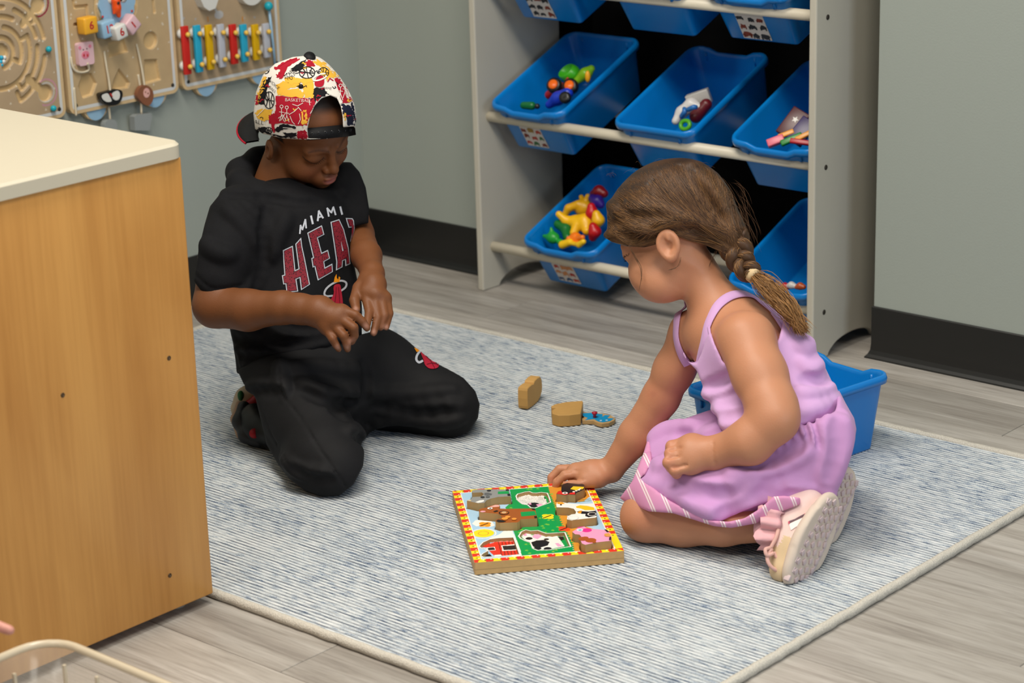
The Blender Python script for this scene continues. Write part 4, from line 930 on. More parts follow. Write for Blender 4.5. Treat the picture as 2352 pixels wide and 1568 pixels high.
def build_board():
    t = thing('puzzle_board', 'wooden farm picture puzzle board with red and yellow checked border on the rug', 'puzzle', (BO[0]+.0, BO[1]+.0, .011))
    h = .0008; nu, nv = int(BW_/h)+1, int(BL_/h)+1
    U, Vv = np.meshgrid(np.linspace(0, BW_, nu), np.linspace(0, BL_, nv), indexing='ij'); Q = np.stack([U, Vv], -1); D = np.zeros(U.shape)
    for L in HS.values():
        P = [toUV(PZ(*p)) for p in L]; e = seg_dist(Q, P, True); e = np.where(in_poly(Q, P), -e, e); D = np.maximum(D, HD*np.clip(-e/.0010, 0, 1))
    for L in PC.values():                                             # the standing pieces sit in pockets of their own
        P = [toUV(on(*Z8(*p), 2, ZT+PH)[:2]) for p in L]; e = seg_dist(Q, P, True); e = np.where(in_poly(Q, P), -e, e)-.0022; D = np.maximum(D, .010*np.clip(-e/.0010, 0, 1))
    C = art(Q, D); C[(D > .001) & (D < HD*.9)] = np.array(lin('#a98a5c')[:3])
    V = np.zeros(U.shape+(3,)); XY = BO+U[..., None]*BXe+Vv[..., None]*BYe; V[..., :2] = XY; V[..., 2] = ZT-D
    i = np.arange(nu*nv).reshape(nu, nv); F = np.stack([i[:-1, :-1], i[1:, :-1], i[1:, 1:], i[:-1, 1:]], -1).reshape(-1, 4)
    obj('printed_top', fast_mesh('printed_top', V.reshape(-1, 3), F, [ART], C.reshape(-1, 3), smooth=False), t)
    R2 = Matrix.Translation((BO[0], BO[1], 0)) @ Matrix.Rotation(BA, 4, 'Z')
    q = rrect(BW_, BL_, .002, 3, BW_/2, BL_/2)
    n = len(q); b = MB(); lv = [.0108, .0180, .0195, ZT]; V2 = [R2 @ Vector((p[0], p[1], z)) for z in lv for p in q]
    b.add(V2, [(k*n+j, k*n+(j+1) % n, (k+1)*n+(j+1) % n, (k+1)*n+j) for k in (0, 2) for j in range(n)]); b.add(V2, [(1*n+j, 1*n+(j+1) % n, 2*n+(j+1) % n, 2*n+j) for j in range(n)], 1); b.add(V2[:n], [tuple(range(n))[::-1]])
    b.build('ply_edge', [WOODL, WOOD], t)
    for L in HS.values():                                             # cut walls of the empty pockets
        P = [PZ(*p) for p in L]; P = [tuple(p) for p in P]; A_2 = sum(P[i-1][0]*P[i][1]-P[i][0]*P[i-1][1] for i in range(len(P))); Qi = offset_poly(P, -.0009 if A_2 > 0 else .0009); n = len(P)
        MB().add([(*p, ZT-.0002) for p in Qi]+[(*p, ZT-HD) for p in Qi], [(j, (j+1) % n, n+(j+1) % n, n+j) for j in range(n)]).build('pocket_wall', WOOD, t)
        Qo = offset_poly(P, .0006 if A_2 > 0 else -.0006); MB().add([(*p, ZT+.0002) for p in Qo]+[(*p, ZT+.0002) for p in Qi], [(j, (j+1) % n, n+(j+1) % n, n+j) for j in range(n)]).build('pocket_outline', cmat('#eeebe4'), t)
    return t
build_board()
def piece(key, label, top, details, z0=None):
    L = PC[key]; P = [on(*Z8(*p), 2, ZT+PH)[:2] for p in L]; c = np.mean(P, 0)
    t = thing('puzzle_piece', label, 'puzzle piece', (c[0], c[1], ZT-.010), 'animal pieces in the puzzle')
    MB().prism(P, ZT-.0098, ZT+PH, 0, mside=1).build('wooden_body', [cmat(top), WOOD], t)
    for i, (nm, c_, kind, *a) in enumerate(details):
        z = ZT+PH+.00025*(1+i*.35)
        if kind == 'p': q = [on(*Z8(*p), 2, ZT+PH)[:2] for p in a[0]]
        else:
            c0 = on(*Z8(a[0], a[1]), 2, ZT+PH)[:2]; r = a[2]; q = [c0+r*np.array([math.cos(x), math.sin(x)]) for x in np.linspace(0, 6.283, 16, endpoint=False)]
        MB().prism(q, z-.0004, z).build(nm, cmat(c_), t)
    return t
piece('goat', 'grey donkey puzzle piece standing proud at the far left corner of the board', '#8e8f8d', [('dark_belly', '#5f6163', 'p', [(575, 470), (620, 465), (665, 480), (660, 495), (610, 503), (575, 495)]), ('grass_gap', '#0f9a4c', 'p', [(735, 455), (860, 448), (868, 478), (735, 482)]), ('hoof', '#1d1c1f', 'p', [(825, 429), (862, 429), (866, 444), (828, 444)]), ('hoof', '#1d1c1f', 'p', [(845, 483), (878, 481), (884, 503), (850, 505)]), ('muzzle', '#ece9e2', 'p', [(470, 580), (520, 560), (570, 555), (572, 570), (540, 583), (500, 588)]), ('horn', '#d8c79c', 'p', [(372, 562), (395, 552), (425, 560), (410, 570)]), ('spot', '#2d2c2e', 'c', 630, 444, .0035), ('spot', '#2d2c2e', 'c', 555, 522, .0035), ('spot', '#5f6163', 'c', 615, 518, .0035)])
piece('horse', 'brown horse puzzle piece with curled mane standing proud of the board', '#a0561f', [('grass_gap', '#12964a', 'p', [(1000, 695), (1165, 683), (1185, 730), (1010, 745)]), ('ear', '#efb3a8', 'p', [(640, 632), (700, 612), (745, 612), (750, 630), (690, 635)]), ('muzzle', '#f0a8b8', 'p', [(522, 690), (545, 680), (585, 682), (590, 690), (550, 697)]), ('hoof', '#2b2018', 'p', [(1128, 652), (1168, 652), (1176, 672), (1140, 668)]), ('hoof', '#2b2018', 'p', [(1160, 745), (1190, 742), (1195, 765), (1165, 768)]), ('tail', '#241d1a', 'p', [(715, 800), (735, 785), (770, 790), (830, 805), (800, 815), (740, 817)]), ('mane', '#241d1a', 'p', [(680, 690), (720, 675), (740, 685), (700, 697)]), ('curl', '#2b201a', 'c', 805, 705, .0082), ('curl', '#a0561f', 'c', 808, 706, .0066), ('curl', '#d0aa7a', 'c', 806, 704, .0040), ('eye', '#f3efe6', 'c', 642, 655, .0042), ('pupil', '#2b201a', 'c', 644, 656, .0020), ('spot', '#e89a3c', 'c', 850, 757, .0042), ('spot', '#e89a3c', 'c', 815, 778, .0050), ('spot', '#e89a3c', 'c', 925, 782, .0040)])
piece('ducks', 'white, yellow and black puzzle piece of ducks at the right of the board', '#efece4', [('beak', '#f0a01f', 'p', [(1428, 596), (1440, 577), (1490, 577), (1520, 597), (1470, 602)]), ('yellow_duck', '#f3c11d', 'p', [(1650, 630), (1700, 615), (1780, 622), (1860, 640), (1874, 670), (1760, 672), (1700, 650), (1660, 645)]), ('black_duck', '#1f1a1c', 'p', [(1660, 690), (1720, 685), (1800, 690), (1885, 680), (1893, 735), (1800, 755), (1760, 740), (1765, 715), (1720, 715)]), ('duck_beak', '#f0a01f', 'p', [(1680, 683), (1720, 678), (1722, 690), (1690, 692)]), ('eye', '#f0a01f', 'c', 1695, 702, .0030), ('curl', '#d8d4cc', 'c', 1620, 765, .0085), ('curl', '#efece4', 'c', 1622, 765, .0072), ('curl', '#e5e1d8', 'c', 1838, 722, .0070), ('curl', '#1f1a1c', 'c', 1840, 723, .0056), ('eye', '#2b201a', 'c', 1475, 612, .0016)])
piece('pig', 'pink pig puzzle piece with brown spots at the near right corner of the board', '#f09ec2', [('snout', '#e0308c', 'c', 1778, 907, .0078), ('eye', '#d7e6ea', 'c', 1697, 905, .0050), ('eye', '#6aa6b4', 'c', 1699, 907, .0026), ('ear', '#d0427f', 'p', [(1655, 880), (1690, 870), (1745, 864), (1690, 880)]), ('mud_spot', '#a8551f', 'c', 1825, 1027, .0085), ('mud_spot', '#a8551f', 'c', 1735, 1010, .0075), ('mud_spot', '#a8551f', 'c', 1760, 1000, .0050), ('mud_spot', '#a8551f', 'c', 1865, 1050, .0030), ('brown_rump', '#d99a4a', 'p', [(1985, 955), (2040, 945), (2062, 985), (2005, 985), (1985, 975)]), ('hoof', '#201b1d', 'p', [(1985, 903), (2010, 905), (2038, 930), (2015, 932)]), ('hoof', '#201b1d', 'p', [(2042, 995), (2066, 992), (2060, 1027), (2040, 1026)])])
piece('chicken', 'black chicken puzzle piece with red comb held by the fingers of the girl', '#1c1718', [('comb', '#dd2a20', 'p', [(1422, 480), (1442, 452), (1478, 444), (1490, 470), (1540, 462), (1560, 484), (1530, 494), (1500, 490)]), ('wattle', '#dd2a20', 'p', [(1580, 470), (1640, 462), (1640, 488), (1565, 485)]), ('eye', '#efe9e0', 'c', 1522, 472, .0045), ('pupil', '#1c1718', 'c', 1522, 473, .0022), ('yellow_wing', '#ecc81f', 'p', [(1585, 425), (1620, 395), (1748, 402), (1735, 425), (1650, 440)]), ('speckle', '#efe9e0', 'c', 1625, 458, .0022), ('speckle', '#efe9e0', 'c', 1655, 448, .0022), ('speckle', '#efe9e0', 'c', 1685, 438, .0022), ('speckle', '#efe9e0', 'c', 1700, 425, .0018)])

# ------------------------------------------------------------------ loose wooden pieces on the rug
def loose(name, label, cat, build): return build(thing(name, label, cat, (0, 0, 0)))
MDF = mat('mdf_block', '#bf9455', .6, .25, noise=.08, nscale=40)
# standing block: outline seen edge-on, notch in its top edge
c = on(1212, 932, 2, .0115); up = np.array([0, 0, 1.]); wdir = nrm(np.array([CR[0], CR[1], 0])); ddir = nrm(np.array([CF[0], CF[1], 0]))
th = nrm(wdir*.92-ddir*.38); ln_ = np.cross(up, th); ln_ = ln_ if ln_@CF > 0 else -ln_
t = thing('wooden_block', 'tan wooden puzzle piece standing upright on its edge on the rug', 'wooden block', c)
P = [(-.012, 0), (.030, 0), (.050, .012), (.052, .030), (.044, .044), (.016, .044), (.012, .0395), (.006, .041), (-.014, .041), (-.020, .036), (-.020, .006)]
M = Matrix(((ln_[0], 0, th[0], c[0]), (ln_[1], 0, th[1], c[1]), (0, 1, 0, c[2]), (0, 0, 0, 1)))
MB().prism(smooth_loop(P, 2), -.010, .0085, M=M, bev=.001).build('block_body', MDF, t)
L = [(830, 880), (900, 845), (1100, 805), (1390, 783), (1405, 800), (1360, 1015), (1160, 1040), (960, 1045), (850, 1010), (840, 965), (880, 930), (930, 908), (840, 905)]
zt = .0325; P = [on(1160+X*.12755, 820+Y*.12755, 2, zt)[:2] for X, Y in L]; c = np.mean(P, 0)
t = thing('wooden_block', 'tan notched wooden puzzle piece lying face down on the rug', 'wooden block', (c[0], c[1], .0115)); MB().prism(P, .0115, zt, bev=.0008).build('block_body', MDF, t)
L = [(1400, 985), (1470, 990), (1620, 1000), (1760, 1010), (1900, 1040), (1990, 1100), (1960, 1140), (1870, 1180), (1740, 1195), (1650, 1170), (1590, 1140), (1480, 1140), (1390, 1135), (1385, 1100), (1430, 1080), (1395, 1030)]
zt = .0185; P = [on(1160+X*.12755, 820+Y*.12755, 2, zt)[:2] for X, Y in L]; c = np.mean(P, 0)
t = thing('puzzle_piece', 'thin blue fish shaped puzzle piece with red knob on the rug', 'puzzle piece', (c[0], c[1], .0115)); MB().prism(P, .0115, zt, bev=.0005).build('wooden_body', WOODL, t)
L = [(1400, 1010), (1560, 1005), (1760, 1030), (1750, 1075), (1800, 1045), (1890, 1050), (1840, 1100), (1960, 1105), (1900, 1150), (1760, 1175), (1680, 1160), (1600, 1115), (1440, 1135), (1490, 1095), (1400, 1060)]
MB().prism([on(1160+X*.12755, 820+Y*.12755, 2, zt)[:2] for X, Y in L], zt-.0002, zt+.0004).build('blue_print', cmat('#1196cf'), t)
kp = on(1160+1615*.12755, 820+1090*.12755, 2, zt); MB().lathe([(0, 0), (.0032, 0), (.0026, .005), (.0052, .0085), (.0052, .0105), (0, .0115)], 14, M=Matrix.Translation(tuple(kp))).build('red_knob', cmat('#b3122e'), t)
for X, Y in ((1725, 1145), (1830, 1140)): q = on(1160+X*.12755, 820+Y*.12755, 2, zt); MB().prism([(q[0]+.0022*math.cos(a), q[1]+.0022*math.sin(a)) for a in np.linspace(0, 6.28, 10, endpoint=False)], zt, zt+.0007).build('white_dot', cmat('#dfe6ea'), t)
# ================================================================== birch cabinet in the left foreground
def m_birch():
    m = mat('birch_veneer', '#b98444', .38, .4); N, L, b = nodes_of(m)
    tc = N.new('ShaderNodeTexCoord')
    def g(sc, det, dist):
        mp = N.new('ShaderNodeMapping'); mp.inputs['Scale'].default_value = sc; L.new(tc.outputs['Object'], mp.inputs['Vector'])
        t = N.new('ShaderNodeTexNoise'); t.inputs['Scale'].default_value = 1; t.inputs['Detail'].default_value = det; t.inputs['Distortion'].default_value = dist; L.new(mp.outputs['Vector'], t.inputs['Vector']); return t.outputs['Fac']
    r = N.new('ShaderNodeValToRGB'); L.new(g((7, 7, 1.4), 5, .7), r.inputs['Fac']); e = r.color_ramp.elements; e[0].position = .3; e[0].color = lin('#b47c3b'); e[1].position = .7; e[1].color = lin('#cc9650')
    r2 = N.new('ShaderNodeValToRGB'); L.new(g((120, 120, 4), 3, .2), r2.inputs['Fac']); e = r2.color_ramp.elements; e[0].position = .35; e[0].color = (.86, .83, .78, 1); e[1].position = .6; e[1].color = (1, 1, 1, 1)
    mx = N.new('ShaderNodeMix'); mx.data_type = 'RGBA'; mx.blend_type = 'MULTIPLY'; mx.inputs['Factor'].default_value = .6; L.new(r.outputs['Color'], mx.inputs['A']); L.new(r2.outputs['Color'], mx.inputs['B']); L.new(mx.outputs['Result'], b.inputs['Base Color'])
    return m
BIRCH = m_birch(); CREAM = mat('cream_laminate_top', '#b9b09c', .5, .25); CREDGE = mat('cream_top_edge', '#c2baa6', .45, .35)
cc = on(490, 1362, 2, .016); CX, CY = cc[0], cc[1]
cab = thing('birch_cabinet', 'low birch cabinet with rounded cream top in the left foreground', 'cabinet', (CX-.3, CY-.4, 0))
MB().box((CX-.62, CY-1.0, .016), (CX, CY, .678), bev=.0025).build('body', BIRCH, cab)
P = rrect(.62+.010, 1.0+.010, .022, 8, CX-.31, CY-.5); MB().prism(P, .678, .700, 0, mside=1, bev=.004).build('cream_top', [CREAM, CREDGE], cab)
for sx in (-.58, -.04):
    for sy in (-.96, -.04): MB().lathe([(0, 0), (.014, 0), (.014, .016), (0, .016)], 14, M=Matrix.Translation((CX+sx, CY+sy, 0))).build('glide_foot', mat('white_glide', '#bdb7ac', .5), cab)
for px, py in ((388, 822), (144, 907), (390, 1321)):
    p = on(px, py, 0, CX); s = MB().lathe([(0, -.0005), (.0034, -.0005), (.0034, .0006), (.0024, .0006), (.002, .0001), (0, .0001)], 12, M=Matrix.Translation(tuple(p)) @ Matrix.Rotation(math.pi/2, 4, 'Y')).build('screw', mat('dark_screw', '#5a4632', .4, metal=.6), cab)

# ------------------------------------------------------------------ clear tub and a reaching finger at the frame's corner
CLEAR = mat('clear_plastic', '#c9c2b6', .15, .5); CLEAR.node_tree.nodes['Principled BSDF'].inputs['Alpha'].default_value = .20
CLRIM = mat('clear_plastic_rim', '#d9cdb4', .2, .5); CLRIM.node_tree.nodes['Principled BSDF'].inputs['Alpha'].default_value = .72
q = on(112, 1468, 2, .15); tx, ty = q[0]-.012, q[1]+.012
tb = thing('plastic_tub', 'clear plastic tub at the bottom left corner of the photo', 'tub', (tx+.2, ty-.22, 0))
def cring(o, z): return [(tx+.2+p[0], ty-.22+p[1], z) for p in rrect(.40+2*o, .44+2*o, .05, 6)]
b = MB(); R_ = [cring(-.018, .001), cring(-.004, .143), cring(-.007, .143), cring(-.021, .004)]; n = len(R_[0]); b.add([p for r in R_ for p in r], [(k*n+j, k*n+(j+1) % n, (k+1)*n+(j+1) % n, (k+1)*n+j) for k in range(3) for j in range(n)], 0, True); b.add(R_[0], [tuple(range(n))[::-1]]); b.add(R_[3], [tuple(range(n))]); b.build('wall', CLEAR, tb)
MB().tube([(p[0], p[1], .146) for p in cring(0, 0)], .0055, 8, closed=True).build('rim', CLRIM, tb)
for dx, dy in ((.03, 0), (-.0, -.055), (.09, 0.004)): p = (tx+.03+dx, ty-.03+dy, 0); MB().box((p[0], p[1], .02), (p[0]+.004, p[1]+.004, .135)).build('wall_rib', CLRIM, tb)
# a hand reaching in at the left edge of the frame
hand = thing('person', 'fingertip of another child reaching in above the clear tub at the left edge', 'person', at(-60, 1430, 2.72))
def hand_mesh():
    s = SDF(at(-60, 1430, 2.72)-np.array([.20, .42, .12]), at(-60, 1430, 2.72)+np.array([.22, .12, .34]), .003)
    fg = lambda P, a, b: [s.cone(at(*P[i]), at(*P[i+1]), a+(b-a)*i/(len(P)-1), a+(b-a)*(i+1)/(len(P)-1), .004) for i in range(len(P)-1)]
    s.cone(at(-110, 1410, 2.74), at(-150, 1395, 2.76), .024, .022, .01); s.cone(at(-150, 1395, 2.76), at(-420, 1340, 2.58), .022, .032, .01); s.cone(at(-420, 1340, 2.58), at(-500, 1080, 2.50), .033, .038, .012)
    fg([(-80, 1405, 2.72), (-30, 1428, 2.715), (22, 1447, 2.71)], .0085, .0062); fg([(-82, 1418, 2.71), (-45, 1450, 2.70), (-30, 1475, 2.70)], .0088, .0066); fg([(-90, 1428, 2.71), (-60, 1460, 2.70), (-48, 1485, 2.70)], .0085, .0064); fg([(-100, 1436, 2.72), (-78, 1465, 2.71), (-70, 1485, 2.71)], .0075, .0058); fg([(-120, 1395, 2.74), (-85, 1380, 2.75), (-50, 1385, 2.75)], .0095, .0070)
    V, F = s.mesh(); return fast_mesh('hand', relax(V, F, 2), F, [mat('fair_skin', '#c98f80', .45, .35, sss=.1)])
obj('arm_and_hand', hand_mesh(), hand)
def sleeve_mesh():
    s = SDF(at(-460, 1150, 2.52)-.2, at(-460, 1150, 2.52)+.2, .004); s.cone(at(-440, 1270, 2.56), at(-510, 1040, 2.49), .046, .054, .01); V, F = s.mesh(); return fast_mesh('sleeve', relax(V, F, 2), F, [mat('grey_cotton', '#7d8288', .85, .15)])
obj('sleeve', sleeve_mesh(), hand)
# ================================================================== shared figure sculpting
SDF_CACHE = {}
def hull(S, poly, mpp, band=.03, k=0.):
    'trim a shape with an outline given in photo pixels (mpp metres per pixel at its depth)'
    I = np.argwhere(S.D < band); P = proj(S.lo+S.h*I); poly = np.asarray(poly, float)
    d = seg_dist(P, poly, True); d = np.where(in_poly(P, poly), -d, d)*mpp; t = tuple(I.T); A = S.D[t]
    if k > 0:
        hh = np.maximum(k-np.abs(A-d), 0)/k; S.D[t] = np.maximum(A, d)+hh*hh*k*.25
    else: S.D[t] = np.maximum(A, d)
    return S
def inflate_copy(S, m):
    T = SDF(S.lo, S.lo+S.h, S.h); T.n = S.n.copy(); T.D = S.D-np.float32(m); return T
def subtract(S, T, m=0.):
    'keep S outside of T (same grid)'
    S.D = np.maximum(S.D, -(T.D-np.float32(m))); return S
def head(S, R, c, s=1.0, k=.012, ears=(1, -1), open_mouth=0., nose=1.0):
    L = lambda *p: c+R@(np.array(p)*s); ax = R.T
    e = lambda p, r, k_=k, op='u': S.ell(L(*p), np.array(r)*s, ax, k_*s, op)
    e((0, -.010, .050), (.069, .084, .072)); e((0, .040, .052), (.052, .034, .045)); e((0, .032, -.004), (.057, .049, .056)); e((0, .040, -.040), (.045, .042, .025)); e((0, .071, -.055), (.017, .015, .013), .014)
    for q in (1, -1): e((q*.034, .050, -.018), (.026, .026, .025))
    for q in (1, -1): S.cone(L(q*.012, .078, .033), L(q*.042, .064, .031), .006*s, .005*s, .012*s)
    for q in (1, -1): e((q*.029, .088, .019), (.016, .010, .0085), .012, 's')
    for q in (1, -1): e((q*.029, .0662, .0170), (.0165, .0120, .0120), .008)
    S.cone(L(0, .078, .022), L(0, .090, -.003), .0065*s, .0075*s, .009*s); e((0, .0935*nose, -.0075), (.0092, .0085, .0085), .006)
    for q in (1, -1): e((q*.0098, .0860, -.0115), (.0065, .0075, .006), .004); e((q*.0050, .0900, -.0160), (.0028, .003, .0024), .002, 's')
    e((0, .076, -.036), (.024, .016, .016), .012)
    e((0, .0905, -.0285), (.0150, .0060, .0042), .004); e((0, .0885, -.0395), (.0140, .0068, .0050), .004)
    if open_mouth: e((0, .0935, -.0335), (.0105, .006, .0022*open_mouth), .002, 's')
    else: S.cone(L(-.015, .090, -.0335), L(.015, .090, -.0335), .0013*s, .0013*s, .002, 's')
    for q in ears: ear(S, R, c, q, s)
def ear(S, R, c, q, s=1.0, tilt=0., off=(0, 0, 0), g=1.0):
    o = np.array(off, float); L = lambda *p: c+R@((np.array(p)+o)*s)
    w = nrm(R@np.array([q*.94, -.34, 0.])); u = nrm(R@np.array([0, -.22, .975])); v = np.cross(u, w); A = np.stack([w, u, v])
    C = L(q*.0745, -.006, .004)
    S.ell(C, np.array([.0075, .0235, .0185])*s*g, A, .006); S.ell(C+u*(-.018*s*g), np.array([.006, .009, .009])*s*g, A, .006)
    S.ell(C+w*.0065*s, np.array([.0060, .0170, .0122])*s*g, A, .003, 's')
    S.cone(C+u*.012*s*g-v*.002*q*s+w*.002*s, C-u*.010*s*g+w*.002*s-v*.004*q*s, .0034*s, .0034*s, .004)
    S.ell(C+w*.0060*s-u*.003*s, np.array([.0088, .0090, .0075])*s*g, A, .003, 's')
def finger(S, P, r0, r1, k=.004):
    P = [np.asarray(p, float) for p in P]; n = len(P); R_ = [r0+(r1-r0)*i/(n-1) for i in range(n)]
    for i in range(n-1): S.cone(P[i], P[i+1], R_[i], R_[i+1], k if i == 0 else .0015)
def paint(V, base, spots):
    'pigment: blend colours in around 3D points: (point, radius, colour, strength)'
    C = np.zeros((len(V), 3))+np.array(base)
    for p, r, c, a in spots:
        d = np.linalg.norm(V-np.asarray(p), axis=1); w = (np.clip(1-d/r, 0, 1)**1.2*a)[:, None]; C = C*(1-w)+np.array(c)*w
    return C
def face_paint(V, C, R, c, s, lip, brow=None, lid=None, blush=None, ear_c=None):
    L = (V-c)@R/s; x, y, z = L.T; near = (y > .03) & (np.abs(x) < .09) & (z > -.09) & (z < .15)
    def bl(w, col): w = np.clip(w*near, 0, 1)[:, None]; C[:] = C*(1-w)+np.array(col)*w
    if blush is not None:
        for q in (1, -1): bl(.55*np.clip(1-np.sqrt(((x-q*.036)/.026)**2+((z+.016)/.024)**2), 0, 1), blush)
    bl(1.5*np.clip(1-np.sqrt((x/.0175)**2+((z+.0335)/.0115)**2), 0, 1), lip)
    if brow is not None:
        for q in (1, -1): t = np.clip((q*x-.010)/.034, 0, 1); zc = .0345+.006*np.sin(t*2.4)-.004*t; bl(1.3*np.clip(1-np.abs(z-zc)/(.0042-.002*t), 0, 1)*((q*x > .010) & (q*x < .045))*.6, brow)
    if lid is not None:
        for q in (1, -1): t = np.clip((q*x-.014)/.031, 0, 1); zc = .0150-.0062*np.sin(np.pi*t)+.002*t; bl(1.5*np.clip(1-np.abs(z-zc)/.0015, 0, 1)*((q*x > .013) & (q*x < .046)), lid)
    if ear_c is not None:
        w = np.clip(1-np.sqrt(((np.abs(x)-.076)/.012)**2+((y+.008)/.022)**2+((z-.004)/.033)**2), 0, 1)[:, None]*.9; C[:] = C*(1-w)+np.array(ear_c)*w
def strands(paths, radii, cols, name, material, parent, n=4):
    'thin tapering tubes with a colour for each strand'
    Vs = []; Fs = []; Cs = []; b = 0
    for P, r, c in zip(paths, radii, cols):
        P = np.asarray(P); k = len(P); T = np.gradient(P, axis=0); T /= np.linalg.norm(T, axis=1)[:, None]+1e-9
        ref = np.where(np.abs(T[:, 2:3]) < .9, np.array([[0, 0, 1.]]), np.array([[1., 0, 0]])); N = np.cross(T, ref); N /= np.linalg.norm(N, axis=1)[:, None]+1e-9; Bn = np.cross(T, N)
        tt = np.linspace(0, 1, k); rr = r*np.clip(np.minimum(tt*4+.1, (1-tt)*6+.25), 0, 1)
        a = 2*np.pi*np.arange(n)/n; ring = P[:, None]+rr[:, None, None]*(np.cos(a)[None, :, None]*N[:, None]+np.sin(a)[None, :, None]*Bn[:, None])
        Vs.append(ring.reshape(-1, 3)); i = np.arange((k-1)*n).reshape(k-1, n); j = np.roll(i, -1, 1)
        Fs.append(np.stack([i, j, j+n, i+n], -1).reshape(-1, 4)+b); b += k*n; Cs.append(np.zeros((k*n, 3))+np.array(c))
    return obj(name, fast_mesh(name, np.concatenate(Vs), np.concatenate(Fs), [material], np.concatenate(Cs)), parent)
def drape_print(target_bvh, polys, name, material, parent, lift=.0008, edge=.006):
    'flat print: polygons given in photo pixels, laid on a garment surface'
    bm = bmesh.new()
    for L in polys:
        vs = [bm.verts.new((p[0], p[1], 0)) for p in L]
        try: f = bm.faces.new(vs); f.normal_update()
        except ValueError: continue
    bmesh.ops.triangulate(bm, faces=bm.faces[:])
    for _ in range(4):
        es = [e for e in bm.edges if e.calc_length() > edge]
        if not es: break
        bmesh.ops.subdivide_edges(bm, edges=es, cuts=1); bmesh.ops.triangulate(bm, faces=[f for f in bm.faces if len(f.verts) > 3])
    bm.verts.index_update(); V = []; ok = []
    for v in bm.verts:
        d = Vector(tuple(ray(v.co.x, v.co.y))).normalized(); h = target_bvh.ray_cast(Vector(tuple(CO)), d)
        if h[0] is None: V.append((0, 0, 0)); ok.append(False)
        else: V.append(tuple(h[0]-d*lift*.4+h[1].normalized()*lift*.8)); ok.append(True)
    F = [tuple(v.index for v in f.verts) for f in bm.faces if all(ok[v.index] for v in f.verts)]; bm.free()
    F = [f for f in F if max((Vector(V[f[i]])-Vector(V[f[i-1]])).length for i in range(3)) < .05]
    used = sorted({i for f in F for i in f}); mp = {i: j for j, i in enumerate(used)}
    me = mkmesh(name, [V[i] for i in used], [tuple(mp[i] for i in f) for f in F], [material], smooth=True); return obj(name, me, parent)
def bvh_of(V, F): return BVHTree.FromPolygons([tuple(v) for v in V], [tuple(int(i) for i in f) for f in F])
# ================================================================== the girl
SKG = lin('#ba8262')[:3]
GSK = vcol_mat('girl_skin', .48, .35, sss=.12, bump=.12, bscale=420, noise=.05, nscale=25)
gR = np.array([[-.324, -.827, -.459], [.941, -.331, -.067], [-.096, -.453, .886]]); gc = at(1553, 562, 3.57)
_a = math.radians(-13); gR = gR @ np.array([[math.cos(_a), -math.sin(_a), 0], [math.sin(_a), math.cos(_a), 0], [0, 0, 1]])
girl = thing('person', 'child in a lilac strap dress kneeling on the rug, reaching to the puzzle', 'person', at(1700, 1180, 3.5)*np.array([1, 1, 0])+np.array([0, 0, .01]))
A_ = lambda L: [at(*p) for p in L]
S = SDF((-2.42, 2.28, 0.), (-1.60, 3.02, .62), .0025)
# torso
SL, SR = at(1718, 782, 3.455), at(1592, 765, 3.60); NB = at(1650, 712, 3.545); PEL = at(1832, 1010, 3.52); WA = at(1783, 922, 3.53); CH = at(1712, 818, 3.535)
lat = nrm(SR-SL); axis = nrm(CH-PEL); fwd = nrm(np.cross(axis, lat)); fwd = fwd if fwd@CR < 0 else -fwd
S.cone(at(1810, 985, 3.52), at(1778, 915, 3.53), .055, .060, .03, flat=(CF, .9)); S.cone(at(1778, 915, 3.53), at(1722, 815, 3.535), .060, .072, .03, flat=(CF, .9)); S.cone(at(1715, 810, 3.535), at(1672, 745, 3.54), .076, .056, .03, flat=(CF, .85))
S.cone(SL, SR, .040, .036, .03); S.cone(NB, at(1592, 612, 3.560), .037, .034, .018); S.cone(at(1668, 735, 3.56), at(1600, 640, 3.58), .034, .030, .02)
# arms
S.chain(A_([(1712, 782, 3.452), (1745, 862, 3.415), (1773, 935, 3.385), (1778, 962, 3.375)]), [.0440, .0405, .0370, .0360], .015)
S.chain(A_([(1780, 962, 3.375), (1722, 1014, 3.385), (1645, 1040, 3.415)]), [.0360, .0345, .0242], .010)
S.chain(A_([(1590, 770, 3.60), (1548, 850, 3.625), (1518, 912, 3.645)]), [.0360, .0315, .0290], .015); S.chain(A_([(1518, 912, 3.645), (1462, 1000, 3.67), (1404, 1078, 3.692)]), [.0300, .0285, .0195], .012)
# right hand: pinching the chicken piece
S.chain(A_([(1402, 1080, 3.692), (1360, 1088, 3.694), (1325, 1087, 3.700)]), [.0195, .0225, .0185], .008); S.cone(at(1375, 1098, 3.680), at(1345, 1102, 3.678), .016, .012, .008)
finger(S, A_([(1326, 1077, 3.716), (1286, 1078, 3.716), (1267, 1096, 3.716), (1265, 1114, 3.716)]), .0092, .0060); finger(S, A_([(1338, 1088, 3.690), (1298, 1091, 3.688), (1279, 1107, 3.690), (1275, 1125, 3.696)]), .0092, .0058)
finger(S, A_([(1362, 1106, 3.674), (1330, 1111, 3.672), (1300, 1112, 3.678)]), .0092, .0064); finger(S, A_([(1330, 1078, 3.726), (1290, 1080, 3.728), (1278, 1098, 3.726)]), .009, .007)
S.stroke([(1330, 1080), (1298, 1084), (1279, 1096), (1270, 1110)], .0016, .0022, .0015, 's'); S.stroke([(1345, 1101), (1318, 1101), (1296, 1104)], .0018, .0024, .002, 's')
